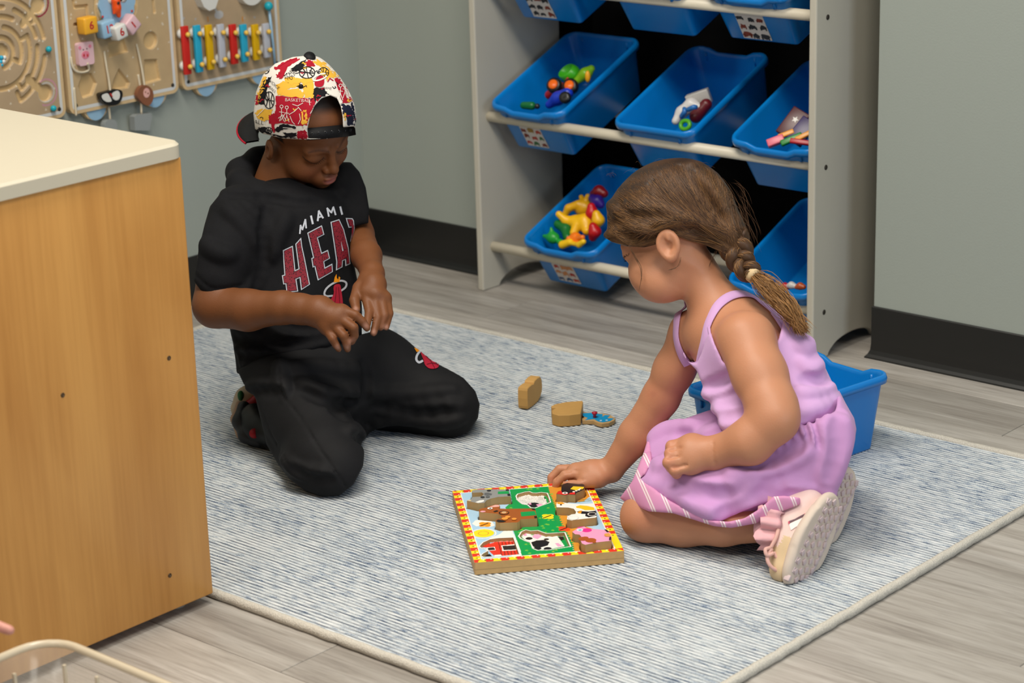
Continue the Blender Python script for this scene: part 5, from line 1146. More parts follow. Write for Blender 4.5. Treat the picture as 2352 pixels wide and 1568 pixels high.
# left hand resting in the lap
S.cone(at(1640, 1040, 3.412), at(1590, 1042, 3.418), .0245, .027, .010, flat=(nrm(CF), .9)); S.cone(at(1590, 1030, 3.428), at(1585, 1058, 3.415), .0235, .0215, .010)
finger(S, A_([(1576, 1019, 3.432), (1543, 1025, 3.425), (1540, 1040, 3.440)]), .0105, .0090, .005); finger(S, A_([(1572, 1036, 3.418), (1540, 1042, 3.412), (1544, 1056, 3.430)]), .0105, .0090, .004)
finger(S, A_([(1570, 1055, 3.408), (1536, 1062, 3.404), (1543, 1074, 3.420)]), .0105, .0090, .004); finger(S, A_([(1578, 1071, 3.404), (1549, 1079, 3.403), (1554, 1088, 3.415)]), .0100, .0082, .004)
S.stroke([(1566, 1027), (1545, 1032), (1536, 1033)], .0020, .0034, .002, 's'); S.stroke([(1562, 1047), (1542, 1051), (1532, 1052)], .0020, .0034, .002, 's'); S.stroke([(1578, 1066), (1560, 1072), (1545, 1073)], .0020, .0036, .002, 's'); S.stroke([(1638, 1012), (1636, 1040), (1644, 1072)], .0020, .0010, .003, 's')
# legs (left knee and shin show below the hem)
KL = at(1484, 1186, 3.500)
S.chain([at(1800, 1060, 3.46), at(1640, 1120, 3.47), KL], [.050, .046, .038], .02); S.chain([KL, at(1570, 1196, 3.485), at(1660, 1202, 3.445), at(1765, 1205, 3.415)], [.0375, .0385, .0330, .0260], .012)
S.chain([at(1840, 1020, 3.57), at(1690, 1060, 3.60), at(1560, 1085, 3.635)], [.050, .046, .038], .02); S.chain([at(1560, 1085, 3.635), at(1700, 1110, 3.59), at(1845, 1125, 3.500)], [.038, .036, .026], .012)
# head
head(S, gR, gc, 1.0, ears=(1,)); ear(S, gR, gc, -1, 1.0, off=(0, -.030, .002), g=1.05)
S.cone(at(1560, 600, 3.55), at(1535, 650, 3.55), .040, .026, .02)
S.ell(at(1506, 642, 3.555), (.031, .031, .031), None, .03)
S.cut((0, 0, .0108), (0, 0, -1))
V, F = S.mesh(); V = relax(V, F, 2)
C = paint(V, SKG, [(at(1500, 900, 3.62), .03, lin('#a5604c')[:3], .35), (at(1478, 985, 3.65), .012, lin('#9a4a44')[:3], .5), (at(1497, 905, 3.61), .010, lin('#8f5148')[:3], .5)]+[(at(x, y, d), .014, lin('#c97f66')[:3], .5) for x, y, d in ((1540, 1025, 3.42), (1538, 1042, 3.41), (1535, 1062, 3.40), (1548, 1080, 3.40), (1276, 1110, 3.69), (1268, 1100, 3.71), (1300, 1109, 3.67))]+[(KL-CF*.04, .05, lin('#b06a50')[:3], .35)])
face_paint(V, C, gR, gc, 1.0, lin('#b5625a')[:3], lid=lin('#2a1a14')[:3], blush=lin('#cd8672')[:3], ear_c=lin('#cc7d62')[:3])
GBODY = S
obj('body', fast_mesh('body', V, F, [GSK], C), girl)
# eyelashes
def lash(R, c, q, s, col, par, n=16, ln=.0075):
    P = []
    for i in range(n):
        t = i/(n-1); x = q*(.015+.030*t); z = .0150-.0062*math.sin(math.pi*t)+.002*t; y = .0795-.012*max(t-.35, 0)**1.3*2
        a = np.array([x, y-.002, z]); d = nrm(np.array([q*(t-.4)*.9, .9, -.35])); P.append([c+R@((a+d*ln*u+np.array([0, 0, .0022*u*u]))*s) for u in (0, .35, .7, 1.)])
    strands(P, [.00035]*n, [col]*n, 'eyelashes', vcol_mat('lash_hair', .6, .2), par, 3)
lash(gR, gc, -1, 1.0, lin('#1c120d')[:3], girl)

# ------------------------------------------------------------------ lilac dress
LIL = mat('lilac_jersey', '#c9a0cf', .8, .15, noise=.03, nscale=30, bump=.15, bscale=900, sheen=.15)
LILS = mat('lilac_poplin', '#c191c3', .75, .18, noise=.03, nscale=30, bump=.15, bscale=1100, sheen=.12)
D = SDF((-2.20, 2.30, .10), (-1.62, 2.92, .50), .0028)
fl_ = lambda q: (fwd, q)
D.cone(PEL, WA, .106, .100, .03, flat=(CF, .86)); D.cone(WA, CH, .100, .094, .03, flat=(CF, .86)); D.cone(CH, at(1672, 750, 3.54), .094, .062, .03, flat=(CF, .90))
D.ell(at(1700, 800, 3.47), (.05, .05, .06), None, .02); D.cone(at(1795, 775, 3.505), at(1835, 850, 3.51), .036, .055, .03); D.cone(at(1645, 850, 3.56), at(1690, 960, 3.56), .045, .050, .03); D.cone(at(1700, 980, 3.47), at(1820, 960, 3.45), .05, .05, .03)
# trim: neckline and arm holes follow the photo outline
hull(D, [(1560, 780), (1580, 830), (1600, 835), (1612, 810), (1622, 775), (1632, 760), (1642, 790), (1660, 830), (1690, 850), (1740, 830), (1788, 780), (1800, 735), (1826, 728), (1852, 765), (1885, 822), (1908, 870), (1932, 915), (1930, 945), (1880, 968), (1800, 985), (1720, 1000), (1668, 1003), (1650, 960), (1630, 905), (1612, 880), (1600, 850), (1572, 822), (1556, 795)], .00068, k=.004)
for q in ([(1615, 905), (1650, 902), (1690, 880)], [(1640, 940), (1700, 930), (1740, 915)], [(1655, 975), (1710, 958), (1750, 938)], [(1830, 900), (1870, 905), (1910, 890)], [(1840, 830), (1862, 850), (1880, 835)], [(1830, 790), (1850, 800), (1858, 785)], [(1835, 945), (1880, 938), (1922, 915)]):
    D.stroke(q, .006, .0018, .014)
for q in ([(1650, 925), (1700, 912), (1735, 895)], [(1660, 960), (1715, 945), (1748, 925)], [(1845, 870), (1880, 872), (1905, 862)], [(1620, 888), (1650, 880), (1672, 866)]):
    D.stroke(q, .005, .0015, .012, 's')
V, F = D.mesh(); V = relax(V, F, 5); dress = obj('dress_bodice', fast_mesh('dress_bodice', V, F, [LIL]), girl)
# shoulder straps: flat bands lying on the body
def band(name, px, w, th, par, m, lift=.002, S_=GBODY):
    P = []; 
    for p in px:
        if len(p) == 2: q = S_.snap(*p); n = nrm(CO-q)
        else: q = at(*p); n = None
        P.append(q)
    P = smooth_loop(P, 6, closed=False); Vb = []
    for i, p in enumerate(P):
        e = .006; g = np.array([S_.sample((p+np.eye(3)[j]*e)[None])[0]-S_.sample((p-np.eye(3)[j]*e)[None])[0] for j in range(3)]); n = nrm(g+1e-9)
        d = S_.sample(p[None])[0]; p = p-n*(d if abs(d) < .045 else 0)+n*lift; t = nrm(P[min(i+1, len(P)-1)]-P[max(i-1, 0)]); b = nrm(np.cross(n, t))
        for u, v in ((-1, 0), (-.9, .7), (0, 1), (.9, .7), (1, 0), (0, -.6)): Vb.append(p+b*u*w/2+n*v*th)
    k = 6; Fb = [(i*k+j, i*k+(j+1) % k, (i+1)*k+(j+1) % k, (i+1)*k+j) for i in range(len(P)-1) for j in range(k)]
    return MB().add(Vb, Fb, 0, True).build(name, m, par)
band('shoulder_strap', [(1608, 838), (1613, 812), (1620, 780), (1632, 735), (1652, 700), (1688, 678), (1730, 684), (1768, 712), (1796, 742), (1812, 765)], .0165, .0016, dress, LIL)
band('shoulder_strap', [(1580, 836), (1566, 812), (1556, 780), (1556, 745), (1566, 712), (1580, 690, 3.585), (1606, 672, 3.62), (1640, 668, 3.65)], .0150, .0016, dress, LIL)
band('armhole_trim', [(1630, 752), (1636, 780), (1648, 808)], .006, .0018, dress, LIL)
band('armhole_trim', [(1772, 722), (1790, 748), (1800, 772), (1800, 790)], .0065, .0022, dress, LIL)
band('neckline_trim', [(1612, 826), (1600, 834), (1586, 832), (1572, 818)], .006, .0018, dress, LIL)

# skirt: thighs under the cloth, gathered at the waist, trimmed along the hem
def skirt_base(Sk, m):
    Sk.cone(at(1845, 1010, 3.47), at(1520, 1128, 3.505), .088+m, .052+m, .03); Sk.cone(at(1850, 990, 3.58), at(1535, 1050, 3.635), .084+m, .048+m, .03)
    Sk.cone(at(1820, 1020, 3.52), at(1530, 1085, 3.60), .085+m, .055+m, .04); Sk.ell(at(1862, 1010, 3.53), (.092+m, .085+m, .085+m), None, .03); Sk.cone(at(1880, 1060, 3.50), at(1800, 1120, 3.44), .062+m, .055+m, .03)
    Sk.cone(at(1700, 1105, 3.44), at(1620, 1140, 3.45), .052+m, .045+m, .03)
K = SDF((-2.35, 2.30, .0), (-1.60, 3.0, .30), .003); skirt_base(K, .0)
SKP = [(1926, 893), (1942, 925), (1962, 960), (1967, 985), (1962, 1020), (1948, 1068), (1930, 1108), (1908, 1148), (1880, 1160), (1838, 1149), (1800, 1144), (1778, 1146), (1750, 1172), (1712, 1196), (1672, 1204), (1628, 1200), (1580, 1178), (1535, 1155), (1500, 1128), (1464, 1102), (1478, 1092), (1492, 1060), (1488, 1020), (1500, 990), (1545, 962), (1600, 945), (1640, 935), (1660, 990), (1720, 1002), (1800, 988), (1880, 970), (1920, 945)]
hull(K, SKP, .00068, k=.006)
rs = random.Random(6)
for i in range(26):                                                   # gathers below the waist seam
    t = i/25; x = 1690+(1936-1690)*t; y = 1003-62*t**1.3; ln = 42+rs.uniform(-10, 30)
    K.stroke([(x, y+4), (x+4+10*t, y+ln*.5), (x+2+16*t, y+ln)], .0036, .0034, .005, 'u' if i % 2 else 's')
for q in ([(1935, 960), (1940, 1010), (1920, 1080), (1895, 1140)], [(1905, 965), (1912, 1030), (1890, 1100)], [(1500, 1005), (1540, 985), (1600, 978)], [(1510, 1060), (1560, 1105), (1640, 1120), (1760, 1115)], [(1680, 1085), (1760, 1080), (1850, 1040)], [(1700, 1150), (1780, 1128), (1860, 1140), (1905, 1150)], [(1620, 1185), (1680, 1160), (1740, 1135)], [(1500, 1110), (1580, 1150), (1650, 1180)]):
    K.stroke(q, .0080, .0068, .018)
for q in ([(1920, 970), (1926, 1030), (1905, 1100)], [(1520, 1080), (1600, 1128), (1700, 1135), (1790, 1112)], [(1690, 1062), (1770, 1055), (1840, 1020)], [(1660, 1180), (1710, 1160), (1760, 1132)], [(1780, 1142), (1840, 1145), (1890, 1152)], [(1560, 1000), (1600, 1005), (1640, 992)]):
    K.stroke(q, .0070, .0062, .016, 's')
K.cut((0, 0, .0108), (0, 0, -1)); V, F = K.mesh(); V = relax(V, F, 3); skirt = obj('skirt', fast_mesh('skirt', V, F, [LILS]), girl)
def m_stripe():
    m = mat('pink_striped_lining', '#cf8fb6', .8, .15); N, L, b = nodes_of(m); tc = N.new('ShaderNodeTexCoord')
    w = N.new('ShaderNodeVectorMath'); w.operation = 'DOT_PRODUCT'; L.new(tc.outputs['Object'], w.inputs[0]); w.inputs[1].default_value = tuple(nrm(CR*.92+CU*.38)*1.0)
    def mth(op, a, v):
        n = N.new('ShaderNodeMath'); n.operation = op; L.new(a, n.inputs[0]); n.inputs[1].default_value = v; return n.outputs[0]
    f = mth('FRACT', mth('MULTIPLY', w.outputs['Value'], 46.), 0); r = N.new('ShaderNodeValToRGB'); r.color_ramp.interpolation = 'CONSTANT'; L.new(f, r.inputs['Fac']); e = r.color_ramp.elements
    e[0].position = 0; e[0].color = lin('#cf8fb6'); e[1].position = .62; e[1].color = lin('#ead9dd')
    for p, c in ((.70, '#c995ae'), (.78, '#ead9dd'), (.87, '#cf8fb6')): x = e.new(p); x.color = lin(c)
    L.new(r.outputs['Color'], b.inputs['Base Color']); return m
K2 = SDF((-2.35, 2.30, .0), (-1.60, 3.0, .26), .003); skirt_base(K2, -.0012); K2.cone(at(1545, 1158, 3.470), at(1690, 1160, 3.435), .050, .050, .02); K2.cone(at(1690, 1158, 3.425), at(1800, 1130, 3.405), .054, .050, .02); K2.cone(at(1505, 1105, 3.52), at(1470, 1115, 3.53), .047, .045, .02); K2.cone(at(1520, 1050, 3.63), at(1478, 1080, 3.61), .050, .046, .02)
hull(K2, [(1500, 1000), (1487, 1010), (1478, 1040), (1466, 1070), (1452, 1105), (1424, 1143), (1432, 1150), (1460, 1162), (1490, 1174), (1545, 1178), (1590, 1192), (1640, 1208), (1680, 1212), (1735, 1202), (1790, 1176), (1838, 1158), (1838, 1143), (1800, 1138), (1776, 1140), (1748, 1166), (1710, 1190), (1672, 1198), (1630, 1194), (1582, 1172), (1538, 1149), (1503, 1122), (1470, 1098), (1484, 1088), (1498, 1058), (1494, 1020)], .00068, k=.003)
K2.cut((0, 0, .0108), (0, 0, -1)); V, F = K2.mesh(); V = relax(V, F, 2); obj('striped_lining', fast_mesh('striped_lining', V, F, [m_stripe()]), girl)
# ------------------------------------------------------------------ hair, braid
HAIRM = vcol_mat('brown_hair', .5, .4)
HDK, HMD, HGD = (np.array(lin(c)[:3]) for c in ('#2f2016', '#5c3f27', '#a87a45'))
H = SDF(gc-np.array([.16, .16, .12]), gc+np.array([.20, .16, .19]), .0026)
gl = lambda *p: gc+gR@np.array(p)
H.ell(gl(0, -.012, .056), (.0790, .096, .078), gR.T, .02); H.ell(gl(0, .036, .062), (.064, .046, .050), gR.T, .02); H.ell(gl(0, .045, .044), (.060, .036, .034), gR.T, .02)
H.ell(gl(-.040, .030, .034), (.034, .050, .030), gR.T, .015); H.ell(gl(.045, .020, .020), (.030, .050, .050), gR.T, .015)
H.cone(at(1600, 470, 3.56), at(1665, 540, 3.535), .060, .036, .03); H.cone(at(1665, 540, 3.535), at(1692, 575, 3.515), .034, .022, .015)
H.cone(at(1590, 540, 3.55), at(1670, 560, 3.53), .026, .022, .015)
HPOLY = [(1392, 552), (1379, 530), (1374, 495), (1380, 460), (1400, 418), (1428, 388), (1470, 362), (1520, 350), (1568, 352), (1612, 368), (1650, 398), (1682, 440), (1702, 485), (1716, 530), (1722, 575), (1712, 600), (1690, 603), (1668, 590), (1645, 572), (1610, 560), (1578, 553), (1566, 543), (1545, 540), (1522, 547), (1512, 560), (1480, 568), (1440, 566)]
hull(H, HPOLY, .00069, k=.006)
for q in ([(1392, 540), (1440, 528), (1500, 505), (1560, 500), (1620, 503), (1680, 540)], [(1440, 470), (1520, 480), (1600, 500), (1670, 530)], [(1590, 380), (1640, 450), (1680, 530)], [(1400, 470), (1470, 520), (1520, 530)]):
    H.stroke(q, .006, .0035, .012)
for q in ([(1500, 420), (1540, 470), (1600, 490), (1660, 515)], [(1430, 540), (1500, 545), (1560, 528)], [(1560, 380), (1620, 450), (1665, 510)], [(1420, 500), (1480, 498), (1540, 492)]):
    H.stroke(q, .0045, .0030, .010, 's')
V, F = H.mesh(); V = relax(V, F, 2); P = proj(V); rs = np.random.RandomState(1)
w = (.5+.5*np.sin(P[:, 1]*.21+P[:, 0]*.05+1.3*np.sin(P[:, 0]*.02)))[:, None]*.35; hair = obj('hair', fast_mesh('hair', V, F, [HAIRM], HDK*(1-w)+HMD*w), girl)
def hcol(r, t=None): 
    a = r.rand(); c = HDK+(HMD-HDK)*min(1, a*1.5); g = max(0, r.rand()-.70)*1.3; return c+(HGD-c)*g
HL = H.depthmap(1360, 1740, 340, 610, 3., 3.38, 3.72)
paths, rad, cols = [], [], []
top = smooth_loop([np.array(p, float) for p in ((1380, 520), (1378, 480), (1396, 425), (1440, 383), (1500, 358), (1560, 357), (1612, 374), (1652, 404), (1684, 448))], 12, closed=False)
def bez(a, b, c, n): t = np.linspace(0, 1, n)[:, None]; return (1-t)**2*a+2*t*(1-t)*b+t*t*c
HIN = offset_poly([tuple(p) for p in HPOLY], -3.) if in_poly(np.array(offset_poly([tuple(p) for p in HPOLY], -3.)[8])[None], HPOLY)[0] else offset_poly([tuple(p) for p in HPOLY], 3.)
def keep_in(px):
    for _ in range(30):
        m = ~in_poly(px, HIN)
        if not m.any(): break
        px = px.copy(); px[m] += (np.array([1560, 480])-px[m])*.05
    return px
PXS = []
for i in range(5600):
    s = rs.rand(); a = top[int(s*(len(top)-1))]+rs.randn(2)*5; inset = rs.rand()**1.5
    root = np.array([1690, 562])+rs.randn(2)*np.array([9, 11]); a = a+(root-a)*inset*.55
    ctl = np.array([1490, 575])*(1-s)+np.array([1655, 420])*s; ctl = ctl+(np.array([1600, 505])-ctl)*inset*.5+rs.randn(2)*12
    PXS.append(bez(a, ctl, root, 12)+np.cumsum(rs.randn(12, 2)*.7, 0)); rad.append(.00024+.00030*rs.rand()); c_ = hcol(rs); cols.append(c_+(HGD-c_)*(.30*max(0., 1-s/.4)*rs.rand()+.12*(s > .7)*rs.rand()))
for i in range(750):                                                   # lower roll above the ear and over the nape
    a = np.array([1395, 535])+rs.randn(2)*np.array([6, 9]); root = np.array([1680, 558])+rs.randn(2)*9; m1 = np.array([1455, 556])+rs.randn(2)*np.array([12, 7]); m2 = np.array([1535, 526])+rs.randn(2)*np.array([12, 9]); m3 = np.array([1610, 530])+rs.randn(2)*np.array([10, 12])
    PXS.append(np.array(smooth_loop([a, m1, m2, m3, root], 3, closed=False))[[0, 1, 2, 3, 4, 5, 6, 7, 8, 9, 11, 12]]); rad.append(.00028+.00035*rs.rand()); cols.append(hcol(rs)+(HGD-HMD)*.25*rs.rand())
PXS = np.array(PXS); ns = len(PXS); P3 = HL(keep_in(PXS.reshape(-1, 2)))
for _ in range(2):
    gr = np.stack([H.sample(P3+np.eye(3)[j]*.003)-H.sample(P3-np.eye(3)[j]*.003) for j in range(3)], 1); gr /= np.linalg.norm(gr, axis=1)[:, None]+1e-9; P3 = P3-gr*np.clip(H.sample(P3), -.02, .02)[:, None]
P3 = P3.reshape(ns, 12, 3)+gr.reshape(ns, 12, 3)*(.0001+.0016*rs.rand(ns, 1, 1)**2*np.sin(np.linspace(.15, np.pi, 12))[None, :, None]); paths += list(P3)
for i in range(80):                                                    # flyaways behind the head
    a = np.array([1640+rs.rand()*60, 400+rs.rand()*130]); e = a+np.array([18+rs.rand()*32, 40+rs.rand()*80]); b = (a+e)/2+np.array([22*rs.rand(), -25*rs.rand()]); px = bez(a, b, e, 9); d0 = 3.52+rs.randn()*.012
    paths.append(np.array([at(x, y, d0) for x, y in px])); rad.append(.00014); cols.append(HMD*1.1)
for i in range(14):
    x = 1400+rs.rand()*220; a = np.array([x, 365+abs(x-1530)*.35]); e = a+np.array([-30+rs.rand()*80, -12+rs.rand()*16]); px = bez(a, (a+e)/2+np.array([0, -16]), e, 8); paths.append(np.array([at(q[0], q[1], 3.55) for q in px])); rad.append(.00011); cols.append(HMD)
for L, d in (([(1442, 562), (1456, 588), (1470, 615), (1474, 645)], 3.520), ([(1444, 562), (1460, 590), (1474, 620), (1468, 668)], 3.521), ([(1564, 590), (1560, 606), (1550, 616), (1535, 620)], 3.490), ([(1650, 572), (1642, 588), (1634, 605)], 3.515), ([(1652, 570), (1640, 585), (1628, 612)], 3.515)):
    for k in range(4): px = np.array(smooth_loop([np.array(p)+rs.randn(2)*.8 for p in L], 4, closed=False)); paths.append(np.array([at(x, y, d+rs.randn()*.002) for x, y in px])); rad.append(.00022); cols.append(HMD)
tag(strands(paths, rad, cols, 'hair_strands', HAIRM, hair), kind='stuff')
# braid
bp = np.array(smooth_loop(A_([(1680, 548, 3.522), (1694, 580, 3.508), (1706, 607, 3.498), (1728, 630, 3.487)]), 14, closed=False)); n = len(bp); tt = np.linspace(0, 1, n)
T = np.gradient(bp, axis=0); T /= np.linalg.norm(T, axis=1)[:, None]; vd = -CF; Bx = np.cross(T, vd); Bx /= np.linalg.norm(Bx, axis=1)[:, None]; Nz = np.cross(Bx, T)
paths, rad, cols = [], [], []
b = MB(); wd = .0165-.0065*tt
for k in range(3):
    ph = 2*np.pi*k/3; w0 = 2*np.pi*1.10*tt+ph; ctr = bp+Bx*(wd*np.sin(w0))[:, None]+Nz*(.011*np.sin(2*w0)*(1-.35*tt)+.002)[:, None]
    b.tube(list(ctr), list(.0120-.0045*tt), 8)
    for j in range(150):
        a = rs.rand()*2*np.pi; r = (.0119-.0043*tt)*(.80+.28*rs.rand()); tw = a+tt*1.2; paths.append(ctr+Bx*(r*np.cos(tw))[:, None]+Nz*(r*np.sin(tw))[:, None]); rad.append(.00035+.0004*rs.rand()); cols.append(hcol(rs)*1.1+(HGD-HMD)*.3*rs.rand())
core = b.build('braid', mat('braid_core', '#4a3423', .5, .3), girl)
tag(strands(paths, rad, cols, 'braid_strands', HAIRM, core), kind='stuff')
el = at(1729, 631, 3.484); td = nrm(bp[-1]-bp[-4]); M = Matrix.Translation(tuple(el)) @ Vector(tuple(td)).to_track_quat('Z', 'Y').to_matrix().to_4x4()
MB().lathe([(.0085, -.0065), (.0118, -.0052), (.0128, 0), (.0118, .0052), (.0085, .0065)], 16, M=M).build('hair_elastic', mat('cream_elastic', '#cbb38c', .8, .1, noise=.15, nscale=300), girl)
paths, rad, cols = [], [], []
for j in range(850):
    o = rs.randn(2)*np.array([4.5, 4.5]); e = rs.randn(2)*np.array([9, 7]); ln = .86+.2*rs.rand(); m = rs.randn(2)*7
    K_ = [(1730+o[0], 632+o[1], 3.482), (1765+o[0]*1.5+m[0], 662+o[1]*1.5+m[1], 3.462+rs.randn()*.006), (1808+m[0]*1.3, 706+m[1]*1.3, 3.452+rs.randn()*.007), (1808+(1842-1808)*ln+e[0], 706+(758-706)*ln+e[1], 3.446+rs.randn()*.007)]
    q = np.array(smooth_loop([at(*p) for p in K_], 4, closed=False)); paths.append(q); rad.append(.0003+.0004*rs.rand()); c = hcol(rs); cols.append(c+(HGD*1.15-c)*(.25+.5*rs.rand()))
tag(strands(paths, rad, cols, 'ponytail', HAIRM, girl), kind='stuff')

# ------------------------------------------------------------------ sneakers and frilled socks
SOLE = mat('beige_rubber_sole', '#cfbfb0', .6, .3); TREAD = mat('pinkish_tread', '#c5b2b2', .6, .3); UP = mat('pale_pink_suede', '#e2c6c0', .75, .2, noise=.08, nscale=60); CAPM = mat('cream_toe_cap', '#d3bb97', .7, .2, noise=.08, nscale=50); LACE = mat('pink_lace', '#d5aaa0', .85, .1)
SOCK = mat('pink_tulle_sock', '#dba9ae', .8, .1, noise=.08, nscale=120)
def girl_shoe(dv, first):
    T0 = at(1826, 1318, 3.350)+dv; H0 = at(1900, 1168, 3.378)+dv; l = nrm(H0-T0); w = np.array([0, 1., 0]); w = nrm(w-l*(w@l)); nn = np.cross(w, l); nn = nn if nn[0] > 0 else -nn
    q = lambda a, b, c: T0+l*a+w*b+nn*c                                # along the foot, across, out of the sole
    sh = thing('x', None, None); bpy.data.objects.remove(sh)
    lo = np.minimum(T0, H0)-.11; hi = np.maximum(T0, H0)+.08
    So = SDF(lo, hi, .0024); fl2 = (nn, .42)
    So.chain([q(.006, 0, 0), q(.042, .002, 0), q(.075, 0, .002), q(.108, 0, 0)], [.0300, .0335, .0285, .0275], .02, flat=fl2); So.cut(q(0, 0, .0085), nn); So.cut(q(0, 0, -.016), -nn)
    So.cut((0, 0, .0108), (0, 0, -1)); V, F = So.mesh(); V = relax(V, F, 1)
    par = girl; sole = obj('shoe_sole', fast_mesh('shoe_sole', V, F, [SOLE]), par)
    b = MB(); M = Matrix(((*[l[0], w[0], nn[0]], T0[0]), (*[l[1], w[1], nn[1]], T0[1]), (*[l[2], w[2], nn[2]], T0[2]), (0, 0, 0, 1)))
    for i in range(10):
        a = -.015+i*.0146; hw = .0235 if .01 < a < .06 else .018
        for j in range(4):
            y0 = -hw+j*2*hw/3.0; s_ = .0040
            if a < -.008 and j in (0, 3): continue
            b.box((-s_, -s_, .0065), (s_, s_, .0112), M=M @ Matrix.Translation((a+(j % 2)*.006, y0, 0)) @ Matrix.Rotation(.6*(1 if j < 2 else -1), 4, 'Z'), bev=.0008)
        for sg in (-1, 1): b.box((a-.0045, sg*(hw+.0045)-.0025, .000), (a+.0045, sg*(hw+.0045)+.0025, .0095), M=M, bev=.0008)
    b.build('tread_lugs', TREAD, sole)
    U = SDF(lo-.03, hi, .0024)
    U.chain([q(.004, 0, -.016), q(.04, 0, -.024), q(.075, 0, -.034), q(.104, 0, -.030)], [.0270, .0300, .0290, .0260], .02); U.cone(q(.065, 0, -.045), q(.088, 0, -.075), .028, .027, .02); U.cone(q(.102, 0, -.03), q(.100, 0, -.075), .024, .024, .015); U.cut(q(0, 0, -.008), nn); U.cut(q(.1, 0, -.082), -nn)
    U.cut((0, 0, .0108), (0, 0, -1)); V, F = U.mesh(); V = relax(V, F, 2); L_ = (V-T0); a = L_@l; c = L_@nn; f = F[:, 0]; idx = np.where((a[f] < .022) | ((a[f] < .040) & (c[f] > -.026)), 1, 0)
    upper = obj('shoe_upper', fast_mesh('shoe_upper', V, F, [UP, CAPM], idx=idx), par)
    if first:
        bv = bvh_of(V, F)
        lg = [lambda x, y: (1680+x*.1913, 1060+y*.1913)][0]
        drape_print(bv, [[lg(690, 750), lg(900, 650), lg(912, 690), lg(715, 825)]], 'side_patch', mat('white_patch', '#e8e2e0', .5), upper, .0012); drape_print(bv, [[lg(680, 745), lg(690, 715), lg(760, 690), lg(830, 650), lg(880, 625), lg(898, 630), lg(890, 645), lg(700, 735)]], 'patch_edge', mat('navy_patch', '#5a3b48', .5), upper, .0013); drape_print(bv, [[lg(870, 625), lg(897, 622), lg(902, 638), lg(880, 642)], [lg(682, 722), lg(698, 716), lg(704, 748), lg(688, 752)]], 'patch_red', mat('red_patch', '#c03a58', .5), upper, .0016)
        b = MB()
        for i in range(5):
            t = i/4; p0 = q(.038+t*.045, -.018, -.050-t*.022); p1 = q(.040+t*.045, .012, -.050-t*.024); b.tube(smooth_loop([p0, (p0+p1)/2-nn*.006, p1], 4, closed=False), .0022, 6)
        P0 = at(1768, 1262, 3.352); loop = lambda L: b.tube(smooth_loop([at(*p) for p in L], 5, closed=False), .0030, 7)
        loop([(1770, 1262, 3.350), (1762, 1280, 3.342), (1770, 1300, 3.340), (1788, 1310, 3.345), (1790, 1290, 3.348), (1776, 1268, 3.350)]); loop([(1768, 1258, 3.350), (1758, 1262, 3.342), (1762, 1275, 3.340), (1776, 1270, 3.348)]); loop([(1770, 1258, 3.350), (1782, 1235, 3.352), (1788, 1215, 3.358)])
        b.ball(P0, .0055); b.build('laces', LACE, upper)
    # frilled sock around the ankle
    an = at(1752, 1208, 3.412)+dv if first else at(1835, 1150, 3.490); dr = nrm(at(1800, 1215, 3.395)-at(1735, 1207, 3.42)); e1 = nrm(np.cross(dr, [0, 0, 1])); e2 = np.cross(dr, e1); Vv = []; Ff = []; n = 72; prof = [(-.012, .0275, 0), (-.004, .0300, .001), (.010, .0310, .002), (.024, .0330, .0035), (.036, .0370, .006), (.030, .0410, .009), (.016, .0440, .0115), (.004, .0460, .013)]
    for k, (o, r, am) in enumerate(prof):
        for j in range(n):
            a = 2*math.pi*j/n; rr = r+am*.55*math.sin(a*13+k*.3)+am*.3*math.sin(a*7+1); Vv.append(an+dr*(o+.010+am*.4*math.sin(a*9))+rr*(math.cos(a)*e1+math.sin(a)*e2))
    for k in range(len(prof)-1):
        for j in range(n): Ff.append((k*n+j, k*n+(j+1) % n, (k+1)*n+(j+1) % n, (k+1)*n+j))
    MB().add(Vv, Ff, 0, True).build('frilled_sock', SOCK, par)
girl_shoe(np.zeros(3), True); girl_shoe(np.array([-.040, .106, 0.]), False)
# ================================================================== the boy
SKB = lin('#734628')[:3]
BSK = vcol_mat('boy_skin', .52, .32, sss=.06, bump=.12, bscale=420, noise=.06, nscale=25)
bR = np.array([[-.128, .841, .525], [-.971, .002, -.239], [-.202, -.541, .817]]); bc = np.array([-2.8541, 2.6558, .5399])
boy = thing('person', 'child in a black printed tee and patterned cap kneeling by the cabinet', 'person', at(740, 1040, 3.95)*np.array([1, 1, 0])+np.array([0, 0, .01]))
S = SDF((-3.02, 2.30, .10), (-2.50, 2.92, .72), .0025)
# arms, neck, head, hands
S.chain(A_([(548, 500, 3.905), (512, 600, 3.875), (494, 700, 3.855)]), [.046, .041, .0375], .012); S.chain(A_([(494, 703, 3.855), (570, 712, 3.820), (650, 706, 3.782), (690, 709, 3.766)]), [.0365, .0345, .0270, .0245], .010)
S.chain(A_([(786, 440, 4.03), (818, 540, 4.02)]), [.036, .031], .012); S.chain(A_([(822, 540, 4.015), (842, 588, 3.94), (855, 628, 3.870)]), [.0280, .0255, .0195], .010)
S.cone(at(640, 430, 3.985), at(668, 345, 3.965), .046, .042, .015)
head(S, bR, bc, 1.0, ears=(), open_mouth=1.3); ear(S, bR, bc, 1, 1.0, off=(-.004, .006, -.008), g=.78); ear(S, bR, bc, -1, 1.0, off=(.004, .006, -.008), g=.78)
